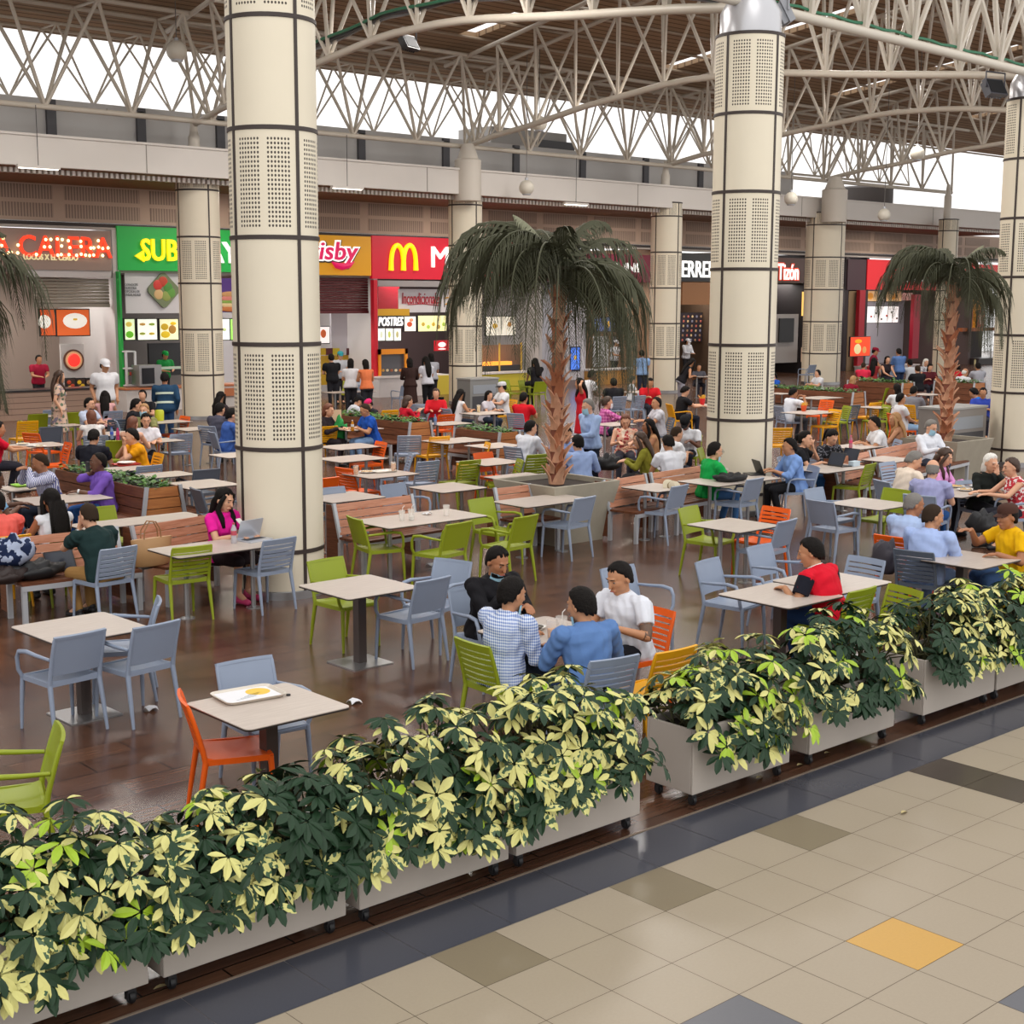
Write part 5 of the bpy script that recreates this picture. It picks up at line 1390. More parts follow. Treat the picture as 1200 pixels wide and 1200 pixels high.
# sandwich shop interior
t = thing('wall_poster', 'white poster with a square salad bowl in the sandwich shop', 'poster')
PAN('sheet', None, None, (146, 318, 230, 367), 35.05, 'c6c6ca', .04, parent=t)
p = yp(191, 340, 35.02)
m = MB(); m.prism(rrect(.42, .42, .14), 0, .06, 0, Matrix.Rotation(PI/2, 3, 'X') @ Matrix.Rotation(PI/4, 3, 'Z'), p); m.build('bowl', mat('bowl_tray', '6d7a5a', .5), t)
for dx, dy, c_ in ((-6, -6, 'c83a34'), (6, -3, '4a8a3c'), (-5, 5, 'c8a878'), (4, 7, '8a9a50'), (0, -10, 'b8402c'), (9, 3, '5d9440')):
    blob(t, 'salad', 191+dx, 340+dy, 6, 6, 34.96, c_)
TXT('CONOCES\nNUESTRA\nOPCIÓN DE\nENSALADAS?', (146, 332, 165, 347), 35.03, mat('letter_grey', '7a8084', .6), t, depth=.01)
screen('lime and white lit menu screen at the left of the sandwich shop', (146, 374, 158, 398), MY, 'dff0c0', [(152, 392, 5, 4, '6cc02a'), (151, 380, 4, 3, 'e8d060')])
screen('white lit menu screen with four sandwiches', (161, 374, 184, 398), MY, 'eef2e0', [(167, 380, 4, 1.6, 'c89a50'), (178, 380, 4, 1.6, '9ab04a'), (167, 391, 4, 1.6, 'a0a84a'), (178, 391, 4, 1.6, 'c8b04a')])
screen('yellow lit menu screen with burgers in the sandwich shop', (187, 374, 209, 398), MY, 'e0dcb0', [(193, 383, 5, 4, 'c8a428'), (202, 386, 5, 5, 'a87a30'), (194, 392, 6, 4, 'd8b820'), (203, 379, 4, 2, 'e8c020')])
screen('white lit menu screen right of the first back column', (258, 374, 269, 398), MY, 'f0f4e8', [(263, 386, 3, 2, 'b8c890')])
screen('green lit menu screen beside the big near column', (270, 374, 282, 398), MY, '8ed05a', [(276, 386, 3, 4, 'e0d040')])
t = thing('wall_poster', 'purple poster with a filled sandwich beside the big near column', 'poster')
PAN('sheet', None, None, (257, 326, 290, 366), 35.05, '4a2a7a', .04, parent=t)
for y_, c_ in ((345, 'b88a5a'), (350, 'c87a70'), (354, '7a9a40'), (357, 'd8c090'), (362, 'b8703c')): blob(t, 'sandwich', 270, y_, 14, 3.4, 35.03, c_)
t = thing('microwave_oven', 'steel oven on the sandwich shop counter', 'oven')
x0, x1, z0, z1 = PRw(163, 428, 190, 452, 34.0); m = MB(); m.bx(x0, x1, 34.0, 34.5, z0, z1); m.build('case', M_STEEL, t, False)
m = MB(); m.bx(x0+.08, x1-.25, 33.98, 34.0, z0+.06, z1-.08); m.build('door_glass', mat('oven_glass', '2a2d33', .15), t, False)
t = thing('display_case', 'glass display case by the green post', 'display case')
x0, x1, z0, z1 = PRw(148, 412, 160, 452, 34.4); m = MB()
for x in (x0, x1): m.bx(x-.03, x+.03, 34.4, 34.46, z0, z1)
for z in (z0, (z0+z1)/2, z1): m.bx(x0, x1, 34.4, 34.8, z-.02, z+.02)
m.build('frame', mat('case_white', 'd2d4d8', .4), t, False)
for k in range(4): blob(t, 'food_tub', 150+k*3, 438, 1.4, 2.4, 34.5, ('a8d060', 'c84a3a', 'e0d8c0', '7a9a4a')[k])
PAN('dark_panel', 'dark equipment panel behind the sandwich shop worker', 'panel', (174, 402, 214, 440), 36.8, '25272b', .1)
PAN('sneeze_rail', 'long pale rail over the sandwich shop counter', 'rail', (158, 430, 214, 433), 34.3, 'b8d0c0', .05)
# chicken shop interior
PAN('partition_panel', 'white partition panel in the mustard sign shop', 'panel', (388, 367, 430, 411), 36.5, 'c8c5cc', .1)
screen('white lit menu with red food at the edge of the mustard shop', (372, 383, 386, 402), 36, 'e8e0dc', [(379, 391, 4, 5, 'b8582c')], e=.8)
t = thing('tiled_band', 'band of yellow, maroon and white wall tiles in the mustard shop', 'wall tiles')
for k, c_ in enumerate(('c8a81c', '5a2028', 'c8b82a', 'c9c6ca', '5a2028', 'd0a820', '8a3a2c', 'c8a81c')): PAN('tile', None, None, (374+k*8, 408, 382+k*8, 416), 36.4, c_, .04, parent=t)
PAN('yellow_wall_panel', 'yellow wall panel behind the queue in the mustard shop', 'panel', (374, 416, 434, 450), 36.45, 'c9a22a', .06)
PAN('notice', 'small yellow notice on the white partition', 'notice', (415, 396, 423, 409), 36.4, 'e0a820', .03)
# burger shop interior
PAN('red_wall_panel', 'red wall panel behind the dessert kiosk', 'panel', (443, 336, 468, 362), 36, 'a81428', .08)
t = thing('banner', 'white banner with red script above the burger counter', 'banner')
PAN('cloth', None, None, (467, 339, 560, 366), 35.3, 'cfcdd2', .03, parent=t)
TXT('Incondicionales', (471, 343, 517, 356), 35.28, mat('letter_red', 'b82a3a', .5), t, depth=.02, shear=.1)
m = MB(); m.tube([yp(x, y, 35.28) for x, y in ((478, 357), (495, 356), (514, 358))], .015, 5); m.build('underline', mat('letter_red', 'b82a3a', .5), t)
TXT('2', (521, 348, 531, 357), 35.28, mat('letter_gold', 'd8a020', .5), t, depth=.02)
PAN('kiosk_header', 'yellow header box over the dessert kiosk', 'sign', (443, 362, 480, 370), 35.2, 'd0a020', .2)
t = thing('kiosk_sign', 'black dessert kiosk sign with white capitals', 'sign')
PAN('panel', None, None, (441, 370, 474, 383), 35.15, '20242a', .1, parent=t); TXT('POSTRES', (443, 371.5, 472, 382), 35.13, M_WL, t, bold=.008, shear=.2)
for i in range(3): screen(['left', 'middle', 'right'][i]+' dessert screen of three under the white capitals', (443+i*9.3, 385, 451+i*9.3, 399), 35.15, 'e6e8dc', [(447+i*9.3, 392, 2, 4, ('d0d8c0', 'b8c060', 'b0a878')[i])], e=1.)
screen('curved lit menu with red food in the burger shop', (474, 371, 487, 388), MY-.6, 'e8dcd0', [(480, 380, 4, 3, 'c8502c'), (482, 375, 3, 2, 'd8906a')])
screen('long yellow lit menu in the burger shop', (490, 370, 523, 388), MY-.6, 'e4dca0', [(496+i*6, 380+(i % 2)*3, 2.6, 2.4, ('b89a3c', 'a8c04a', 'c8a83c')[i % 3]) for i in range(5)])
screen('lit menu strip with burgers behind the central palm', (570, 371, 604, 393), MY-.6, 'd8d0c0', [(597, 380, 3, 3, 'b8803c'), (580, 382, 4, 3, 'c8a03c')])
t = thing('drinks_sign', 'red oval drinks sign in the burger shop', 'sign')
PAN('panel', None, None, (510, 399, 527, 411), 35.6, 'b81424', .08, parent=t, emit=.4); blob(t, 'oval', 518, 404, 6, 3, 35.59, 'f0e8e8', .5); blob(t, 'swoosh', 518, 409, 6, 1, 35.58, 'f0e8e8', .5)
t = thing('display_case', 'orange framed pastry case at the dessert kiosk', 'display case')
x0, x1, z0, z1 = PRw(444, 409, 478, 440, 34.6); m = MB(); m.bx(x0, x1, 34.6, 34.66, z1-.18, z1); m.bx(x0, x0+.1, 34.6, 34.66, z0, z1); m.bx(x1-.12, x1, 34.6, 34.66, z0, z1); m.build('frame', mat('case_orange', 'e8901c', .5), t, False)
m = MB(); m.bx(x0, x1, 34.75, 35.0, z0, z1-.18); m.build('cabinet', mat('case_dark', '54545a', .3), t, False)
for k in range(5): blob(t, 'pastry', 449+k*5, 434, 2.2, 1.6, 34.7, ('c89a50', 'd8c8a0', '9a5a3a', 'e0d0b0', 'c87a3a')[k])
t = thing('food_warmer', 'orange lit food warmer behind the steel cabinet', 'warmer')
x0, x1, z0, z1 = PRw(564, 402, 612, 436, 35.0); m = MB()
for x in (x0, x0+.9, x1-.05): m.bx(x, x+.05, 35, 35.05, z0, z1)
m.build('frame', mat('warmer_frame', 'd8b04a', .4), t, False)
PAN('glow_shelf', None, None, (566, 424, 600, 428), 35.2, 'f09a3a', .3, parent=t, emit=1.2); PAN('back', None, None, (566, 404, 612, 435), 35.6, '8a6a54', .05, parent=t)
m = MB(); m.bx(x0, x1, 35.05, 35.3, z0, z0+.25); m.build('tray_row', mat('warmer_tray', '2a2628', .4), t, False)
# middle
PAN('wall_panel', 'white wall panel with a blue screen behind the central palm trunk', 'panel', (664, 352, 686, 445), 34.9, 'c4c4cc', .2)
t = thing('info_screen', 'upright blue screen on the white panel near the central palm trunk', 'screen')
PAN('bezel', None, None, (668.5, 406, 680, 435), 34.87, '2a3050', .03, parent=t); PAN('display', None, None, (669.5, 407.5, 679, 433), 34.85, '4a78d8', .02, parent=t, emit=.9); blob(t, 'picture', 674, 419, 2, 3, 34.84, 'd8b050', .5)
screen('dark menu with yellow numbers under the maroon sign, left one', (697, 372, 708, 388), MY, '5a6aa0', [(701, 380, 2.5, 4, '9ab0e0')], e=.6)
screen('dark menu with yellow rings under the maroon sign, right one', (709, 372, 720, 388), MY, '4a5a80', [(713, 380, 2.2, 4, 'd8a83c'), (717, 380, 1.6, 4, 'e0b84a')], e=.6)
PAN('fridge_door', 'white fridge door panel under the maroon sign', 'fridge', (697, 394, 713, 430), 36.8, 'c2c4ca', .1)
PAN('chalk_board', 'grey sketched board beside the back column', 'board', (718, 394, 738, 425), 36.8, '6a6a72', .06)
t = screen('slanted dark menu board full of small pictures under the black sign', (798, 367, 822, 400), MY, '221c22', [(800+c*5+(4-r_)*.4, 371+r_*5.5, 1.6, 1.5, ('8a6a4a', 'a8584a', 'b8a070', '7a7a8a')[(c+r_) % 4]) for c in range(5) for r_ in range(6)], e=.7)
PAN('wall_screen', 'black wall screen on a grey board in the dark shop', 'screen', (914, 373, 930, 401), 34.8, '17181c', .06)
PAN('grey_board', 'pale grey stand board around a black screen in the dark shop', 'board', (909, 368, 934, 425), 34.9, '9a9694', .08)
PAN('lit_poster', 'narrow warm lit poster left of the wide back column', 'poster', (941, 342, 947, 370), 34.8, 'e8b860', .05, emit=1.)
PAN('standing_poster', 'small white and orange poster low by the wide back column', 'poster', (940, 407, 946, 424), 34.4, 'd8b8a0', .05, emit=.2)
# red shop at right
PAN('food_banner', 'cream banner with fried food over the red shop menus', 'banner', (1011, 343, 1070, 352), 35.3, 'd8c8b8', .05)
for i in range(2): screen(['round golden chicken picture at left over the red shop counter', 'round golden chicken picture at right over the red shop counter'][i], (1012+i*27, 341, 1029+i*27, 353), 35.25, 'c8a070', [(1020+i*27, 347, 6, 4, 'd8902c')], e=.6)
screen('wide white lit menu with dark lettering in the red shop', (1011, 359, 1052, 378), MY-.8, 'e6e2e0', [(1015+i*6, 364+(i*7 % 11), 2, 1.4, ('5a4a44', 'a83a34', '6a6a60')[i % 3]) for i in range(7)], e=1.)
t = screen('large bright poster with a bowl of food beside the wide back column', (997, 395, 1019, 417), 33.6, 'd8401c', [(1005, 409, 7, 6, 'e8d8a0'), (1006, 400, 7, 2.4, 'f0b020'), (1013, 410, 4, 4, 'd89a5a')], name='food_poster', e=1.)
PAN('stone_pillar_panel', 'tan stone wall strip under the narrow maroon sign', 'panel', (995, 341, 1006, 440), 34.9, '8a7458', .1)
PAN('orange_panel', 'lit orange wall panel in the far right shop', 'panel', (1131, 342, 1150, 385), 35.6, 'd88a1c', .08, emit=.5)
for i in range(2): screen(['left lit drink picture in the far right shop', 'right lit drink picture in the far right shop'][i], (1132+i*14, 364, 1139+i*14, 383), 35.4, '8a3420', [(1135+i*14, 374, 2.4, 6, 'e8c8b0')], e=.6)
PAN('shelf_board', 'orange wooden shelf across the far right shop', 'shelf', (1128, 384, 1172, 388), 35.0, 'b0602c', .3)
for i in range(2):
    p = yp(1143+i*2.6, 421, 34.6); m = MB(); m.lathe((p.x, 34.6, p.z-.28), [(.06, 0), (.06, .22), (.03, .28)], 10); tag(m.build('sauce_bottle', mat('bottle_cream', 'd8cc98', .4)), 'cream sauce bottle on the far right counter', 'bottle', 'sauce bottles on the far right counter')
# concrete and steel waste stations
def station(label, rect, Y, c, depth=.6):
    x0, x1, z0, z1 = PRw(*rect, Y); t = thing('waste_cabinet', label, 'waste bin', ((x0+x1)/2, Y+depth/2, 0)); hx = (x1-x0)/2
    m = MB(); m.bx(-hx, hx, -depth/2, depth/2, 0, z1-.04); m.build('cabinet', mat('station_'+c, c, .4, .3), t, False)
    m = MB(); m.bx(-hx-.02, hx+.02, -depth/2-.02, depth/2+.02, z1-.04, z1); m.build('cabinet_top', mat('station_top', 'a8a8a6', .4, .3), t, False)
    m = MB(); m.bx(-hx*.8, hx*.8, -depth/2-.01, -depth/2, z1-.45, z1-.2); m.build('flap', mat('station_flap', '9aa0a8', .35, .4), t, False)
    m = MB(); m.bx(-hx*.85, hx*.85, -depth/2-.008, -depth/2, .1, z1-.52); m.build('door', mat('station_door', '4a4a4e', .4, .3), t, False)
    return t
station('steel waste cabinet beside the back column and the man in a cap', (551, 443, 584, 485), 26.0, '8a8a88', .6)
g_ = gp(1135, 548); station('grey waste cabinet between the right palm and the edge column', (1113, 477, 1153, 545), g_.y, '8d8884', .7)
# lamps
M_GLOBE = mat('globe_white', 'd8d2c4', .4, spec=.4)
for px, py, d, lab, wire in ((207, 60, 37, 'white globe lamp hanging near the top left', 9), (632, 145, 44, 'white globe lamp hanging left of the middle trusses', 10), (617, 220, 45, 'white globe lamp hanging low against the fascia', 8.6), (927, 233, 50, 'white globe lamp hanging by the fascia right of the second column', 8.5), (1036, 252, 53, 'white globe lamp in front of the fascia, right side', 8.5), (1075, 180, 47, 'white globe lamp hanging among the right trusses', 10)):
    p = dp(px, py, d); r_ = .27 if d < 40 else .24; t = thing('pendant_lamp', lab, 'lamp', p)
    top = roofz(p.y)-p.z-.1 if p.y < 33 else 1.2
    m = MB(); m.ell((0, 0, 0), (r_, r_, r_), None, 16, 12); m.build('globe', M_GLOBE, t)
    m = MB(); m.lathe((0, 0, -r_-.01), [(r_*.55, .02), (r_*.6, .07)], 16); m.lathe((0, 0, r_-.03), [(.06, 0), (.05, .1)], 10); m.build('collar', M_FRAME, t)
    m = MB(); m.tube([(0, 0, r_), (0, 0, top)], .012, 6); m.build('cord', mat('cord_grey', '6a6662', .6), t)
for px, py, d, lab, c_, yaw_ in ((480, 50, 33, 'black floodlight clamped to the arched truss, upper left of centre', '2b2b2e', .3), (919, 15, 22.4, 'grey floodlight on top of the second big column', '9a9ca2', .9), (1166, 103, 28.5, 'dark floodlight beside the right edge column top', '4a4a52', -.2)):
    p = dp(px, py, d); t = thing('floodlight', lab, 'floodlight', p, yaw_)
    m = MB(); R_ = Matrix.Rotation(-.5, 3, 'X'); m.box((0, 0, 0), (.5, .1, .36), R_); 
    for k in range(6): m.box(R_ @ V((-.2+k*.08, .09, 0)), (.02, .1, .32), R_)
    m.build('housing', mat('flood_'+c_, c_, .4), t, False)
    m = MB(); m.box(R_ @ V((0, -.055, 0)), (.44, .01, .3), R_); m.build('lens', mat('flood_glass', '2a2a2c', .6, spec=.1), t, False)
    m = MB(); m.tube([(-.27, 0, 0), (-.27, 0, .3), (.27, 0, .3), (.27, 0, 0)], .018, 6); m.build('bracket', mat('flood_'+c_, c_, .4), t)
for px, py, lab in ((45, 196, 'strip light on a rod under the fascia, far left'), (407, 220, 'strip light under the fascia beside the big near column'), (675, 239, 'strip light under the fascia above the central palm'), (860, 254, 'strip light under the fascia behind the second big column')):
    p = yp(px, py, 29.2); t = thing('strip_light', lab, 'lamp', p)
    m = MB(); m.bx(-.55, .55, -.06, .06, -.03, .04); m.build('body', M_FAS, t, False)
    m = MB(); m.bx(-.5, .5, -.04, .04, -.05, -.03); m.build('tube', em('tube_white', 'fff6e8', 3.), t, False)
    m = MB(); m.tube([(0, 0, .04), (0, 0, 1.5)], .01, 5); m.build('rod', mat('rod_dark', '3a3838', .5), t)
m = MB(); m.bx(-12, xa(-60), 35.0, 39.05, 0, 5.45); struct(m.build('wall_left', mat('divider_9a8a80', '9a8a80', .7), None, False))
# ------------------------------------------------------------------ planter row
PX = [(-3.34, -2.25), (-2.17, -1.07), (-.98, .12), (.18, 1.27), (1.79, 2.86), (3.10, 4.20), (4.62, 5.72), (5.76, 6.86), (6.95, 8.05)]
PLB = ['grey planter box at the bottom left corner', 'grey planter box second from the left, under the darkest leaves', 'grey planter box third from the left, below the table with a tray', 'grey planter box before the gap, below the four men', 'grey planter box just right of the gap', 'grey planter box with a visible black castor, left of the second gap', 'grey planter box right of the second gap', 'grey planter box by the right edge', 'grey planter box at the right edge, farthest']
SLB = ['cream and green bushy plant at the bottom left corner', 'cream and green plant with a dark green right side, second from the left', 'cream and green plant in front of the table with a tray', 'tall cream and green plant in front of the four men', 'cream and green plant just right of the gap, in front of the yellow chair', 'tall dark green and cream plant in front of the man in red', 'cream plant with dark green left side, right of the second gap', 'cream and green plant in front of the man in yellow', 'cream and green plant at the right edge of the row']
HS = [.50, .46, .56, .60, .44, .56, .52, .50, .5]
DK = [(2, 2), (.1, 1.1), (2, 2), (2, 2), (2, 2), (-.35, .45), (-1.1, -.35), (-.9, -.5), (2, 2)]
HF = [None, lambda u: .85+.2*u, None, lambda u: 1.0-.1*u, lambda u: 1+.22*u, None, lambda u: 1., None, None]
for i, (a, c) in enumerate(PX):
    planter_box(a, c, PLB[i])
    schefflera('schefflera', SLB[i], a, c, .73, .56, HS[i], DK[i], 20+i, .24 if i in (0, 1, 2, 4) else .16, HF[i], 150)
# ------------------------------------------------------------------ palms
def palm_planter(corner, label, w0, w1, h, cpx):
    p = gp(*cpx, h); t = thing('palm_planter', label, 'planter', (p.x, p.y, 0))
    m = MB()
    P0 = [(-w0/2, -w0/2, 0), (w0/2, -w0/2, 0), (w0/2, w0/2, 0), (-w0/2, w0/2, 0)]; P1 = [(x*w1/w0, y*w1/w0, h) for x, y, z in P0]; P2 = [(x*.9, y*.9, h) for x, y, z in P1]; P3 = [(x*.9, y*.9, h-.08) for x, y, z in P1]
    m.add(P0+P1+P2+P3, [(3, 2, 1, 0)]+[(i, (i+1) % 4, 4+(i+1) % 4, 4+i) for i in range(4)]+[(4+i, 4+(i+1) % 4, 8+(i+1) % 4, 8+i) for i in range(4)]+[(8+i, 8+(i+1) % 4, 12+(i+1) % 4, 12+i) for i in range(4)])
    m.build('concrete_body', mat('concrete', 'a39c8c', .75, noise=.12, nscale=5, bump=.2, bscale=25), t, False)
    m = MB(); k = w1*.445; m.bx(-k, k, -k, k, h-.12, h-.07); m.build('soil', mat('soil', '2a1d15', .9), t, False)
    return p
p = palm_planter(None, 'tapered concrete planter of the central palm', .95, 1.3, .86, (652, 562))
palm(0, 0, .80, 3.62, 'tall palm with drooping dark fronds in the middle of the hall', 1, .108, nfr=44, loc=V((p.x, p.y, 0)), flen=1.16, sx=1.0, sz=1.14)
p = palm_planter(None, 'tapered concrete planter of the right palm', .95, 1.3, .82, (1108, 513))
palm(0, 0, .76, 3.72, 'palm with drooping dark fronds at the right, in front of the red sign', 2, .12, nfr=40, loc=V((p.x, p.y, 0)), flen=.98, sz=1.1)
p = dp(-104, 640, 17.6); p = V((p.x, p.y, 0))
palm(0, 0, .80, 3.45, 'palm at the left edge with only its drooping fronds in view', 5, .155, nfr=36, loc=p, flen=1.32)
t = thing('palm_planter', 'tapered concrete planter of the left edge palm', 'planter', p); m = MB(); m.loft([(V((0, 0, 0)), V((1, 0, 0)), V((0, 1, 0)), .6, .6), (V((0, 0, .84)), V((1, 0, 0)), V((0, 1, 0)), .85, .85)], 4); m.build('concrete_body', mat('concrete', 'a39c8c', .75), t, False)
# ------------------------------------------------------------------ tables
TB('ped', 95, 735, .84, .84, 'square pale table with three grey armchairs at the lower left', 2)
TB('ped', 421, 687, .84, .84, 'square pale table on a steel plate between a green and a grey armchair', 0)
TB('ped', 314, 826, .80, .80, 'square pale table carrying a food tray, nearest the planters', 0)
TB('ped', 640, 740, .82, .82, 'table shared by the four men in the foreground', 2)
TB('ped', 915, 697, .84, .82, 'pale table the man in red leans on', 0)
TB('ped', 975, 681, .84, .82, 'pale table pushed up behind the one of the man in red', 0)
TB('two', 860, 615, .82, .82, 'square pale table between a green armchair and an orange chair', 0)
TB('two', 1020, 590, .84, .84, 'square pale table between grey and green armchairs, right of centre', 0)
TB('ped', 1128, 654, .84, .9, 'table between the two men in blue and the man in yellow', 0)
TB('two', 1128, 574, 1.5, .84, 'table with white plates in front of the old woman', 0)
TB('two', 972, 548, 1.3, .8, 'table with two open laptops in front of the right bench', 0)
TB('two', 855, 562, 1.5, .8, 'table with a black bag in front of the man in green', 0)
TB('two', 1004, 523, .9, .7, 'table with a pink bottle behind the right bench', 0)
TB('two', 768, 571, .72, .72, 'small pale table in front of the bench with the beige hat', 0)
TB('two', 636, 586, 1.25, .72, 'long pale table in front of the central palm planter', 0)
TB('two', 492, 607, 1.55, .80, 'long table with empty plastic cups in front of the short bench', 0)
TB('two', 257, 640, 1.38, .72, 'long table with a silver laptop in front of the woman in pink', 0)
TB('two', 236, 567, .85, .85, 'empty table left of the big near column, by dark chairs', 0)
TB('two', 162, 610, 1.6, .55, 'long narrow table behind the bench with the tan bag', 0)
TB('two', 74, 584, 1.1, .8, 'table under the elbow of the man in purple', 0)
TB('two', 32, 571, .7, .6, 'table with a green tray at the left', 0)
TB('two', 35, 522, 1.2, .8, 'table with white dishes left of the orange chair', 0)
TB('two', 146, 549, .8, .6, 'table with a red tray in front of the man in mustard', 0)
TB('two', 193, 556, .8, .6, 'grey empty table right of the red tray', 0)
TB('two', 131, 508, .9, .8, 'table with two water bottles beside the woman in white', 0)
TB('two', 185, 516, .8, .7, 'table in front of the woman in white looking down', 0)
TB('two', 196, 494, .9, .7, 'table with a yellow-green jar in front of the first back column', 0)
TB('two', 232, 502, .9, .7, 'table beside the person in dark grey', 0)
TB('two', 276, 533, .7, .7, 'table in front of the man in the blue polo', 0)
TB('two', 66, 487, .8, .6, 'small grey table near the wood-plank counter', 0)
TB('two', 80, 498, .5, .5, 'small white table with a yellow leg chair beside it', 0)
TB('two', 418, 502, .9, .75, 'table of the man in royal blue', 0)
TB('two', 410, 523, 1.0, .8, 'empty table behind the yellow chair and the big near column', 0)
TB('two', 412, 537, 1.0, .8, 'empty table in front of the orange chair', 0)
TB('two', 446, 555, .95, .8, 'table with two glasses of orange juice', 0)
TB('two', 402, 582, .9, .8, 'table half hidden by the short bench and the big near column', 0)
TB('two', 525, 571, .85, .8, 'pale table between a grey and a green slatted chair', 0)
TB('two', 534, 516, 1.1, .8, 'table right of the planted bench in front of the yellow chair', 0)
TB('two', 524, 496, .9, .7, 'table with a water bottle and an orange chair', 0)
TB('two', 508, 478, .6, .6, 'table under the black laptop of the girl in red', 0)
TB('two', 408, 459, 1.5, .7, 'long table in front of the queue', 0)
TB('two', 568, 484, 1.0, .75, 'table with a yellow juice left of the boy in a cap', 0)
TB('two', 580, 522, .9, .75, 'table behind the orange armchair', 0)
TB('two', 575, 541, .9, .8, 'table in front of the orange armchair and the green slatted chair', 0)
TB('two', 612, 559, .9, .8, 'grey table close behind the central palm planter', 0)
TB('two', 718, 497, .8, .7, 'table in front of the woman in pink checks', 0)
TB('two', 824, 475, .9, .85, 'table with a red box of chips', 0)
TB('two', 951, 483, 1.3, .9, 'table with a red and yellow box right of the second big column', 0)
TB('two', 960, 466, 1.2, .8, 'table in front of the planted bench, right half', 0)
TB('two', 912, 461, .6, .6, 'small table at the edge of the second big column', 0)
TB('two', 1040, 538, .8, .7, 'table beside the green slatted chair in front of the right bench', 0)
TB('two', 1026, 477, .7, .7, 'table behind the grey slatted chair, right half', 0)
TB('two', 750, 459, 1.0, .7, 'table of the man in red in front of the back column', 0)
TB('two', 822, 441, .8, .7, 'table beside the boy in grey', 0)
TB('two', 1032, 428, 1.9, .6, 'high white table in front of the red shop', 0, 1.0)
TB('two', 1085, 462, .8, .7, 'table left of the right palm trunk', 0)
TB('two', 20, 860, .7, .7, 'table beyond the left edge beside the green armchair', 0) if False else None
# ------------------------------------------------------------------ benches
bench((0, 631), (139, 617), 'wooden bench with bags and a laptop at the lower left', wood=M_WOODL)
B2 = bench((152, 617), (246, 602), 'wooden bench with the tan tote bag, beside the big near column')
bench((389, 591), (484, 579), 'short wooden bench with silver end posts right of the big near column')
bench((578, 572), (622, 567), 'short wooden bench left of the central palm planter')
bench((706, 563), (757, 555), 'wooden bench right of the central palm planter')
bench((761, 554), (822, 545), 'wooden bench under the man in green')
bench((975, 537), (1019, 528), 'wooden bench behind the two laptops')
bench((1023, 527), (1100, 512), 'wooden bench under the masked man at the right')
planter_bench((172, 572), (211, 570), (78, 548), 'planted bench with dark slats behind the man in purple', 'green ivy strip between the man in purple and the tan bag')
planter_bench((481, 495), (501, 493), (402, 484), 'planted bench with dark slats behind the man in royal blue', 'green ivy strip behind the man in royal blue')
planter_bench((586, 507), (604, 506), (537, 501), 'planted bench left of the man in a white shirt', 'green ivy strip left of the man in a white shirt')
planter_bench((1000, 460), (1012, 459), (930, 450), 'planted bench with dark slats under the woman in maroon', 'green ivy strip under the woman in maroon')
planter_bench((1058, 449), (1068, 448), (1036, 443), 'planted bench left of the right palm trunk, far', 'green ivy strip left of the right palm, far', 1.0, ())
planter_bench((1142, 449), (1153, 448), (1120, 445), 'planted bench right of the right palm trunk, far', 'green ivy strip right of the right palm, far', 1.0, ())
# ------------------------------------------------------------------ chairs: with people
CHP('A', 'g', 'm1', 'grey armchair under the bearded man in black')
CHP('S', 'n', 'm2', 'green slatted chair under the man in checks', -8)
CHP('S', 'g', 'm3', 'grey slatted chair behind the man in mid-blue, at the planters')
CHP('S', 'o', 'm4', 'orange slatted chair under the man with the tattooed arm')
CHP('S', 'n', 'red', 'green slatted chair under the man in red', -6)
CHP('S', 'y', 'yel', 'yellow slatted chair under the man in yellow')
CHP('S', 'd', 'bl1', 'dark grey slatted chair under the heavier man in light blue')
CHP('S', 'o', 'bl2', 'orange slatted chair with a backpack under the greying man in blue')
CHP('A', 'g', 'lav', 'grey armchair under the balding man in lavender')
CHP('A', 'g', 'crm', 'grey armchair under the man in the cream polo')
CHP('S', 'g', 'pnk', 'grey slatted chair under the young woman in pink')
CHP('S', 'g', 'old', 'grey slatted chair under the white-haired woman')
CHP('A', 'g', 'rfl', 'grey armchair under the woman in red and white')
CHP('S', 'o', 'wtx', 'orange slatted chair under the man with lettering on his T-shirt')
CHP('A', 'g', 'blp', 'grey armchair under the man typing in a blue shirt')
CHP('A', 'y', 'blk', 'yellow armchair under the man in the black T-shirt')
CHP('S', 'g', 'wch', 'grey slatted chair under the man in white by the central palm')
CHP('S', 'g', 'rbk', 'grey slatted chair behind the man in a red T-shirt')
CHP('S', 'y', 'wcp', 'yellow slatted chair under the boy in a cap')
CHP('S', 'g', 'wlh', 'grey slatted chair under the woman with very long hair')
CHP('S', 'g', 'dgr', 'grey slatted chair under the man in dark green', -5)
CHP('S', 'y', 'yl2', 'yellow slatted chair under the man in mustard')
CHP('S', 'g', 'wbr', 'dark-toned grey slatted chair behind the woman in white sleeveless top')
CHP('A', 'g', 'bpl', 'grey armchair under the man in the blue polo')
CHP('S', 'y', 'lbl', 'yellow slatted chair under the man in light blue at the left edge')
CHP('S', 'y', 'sal', 'yellow slatted chair under the person in salmon')
CHP('S', 'g', 'bws', 'grey slatted chair under the man in blue and white')
CHP('S', 'g', 'q4', 'grey slatted chair under the heavy man in grey')
CHP('A', 'n', 'hic', 'green armchair on high legs under the man with a back print')
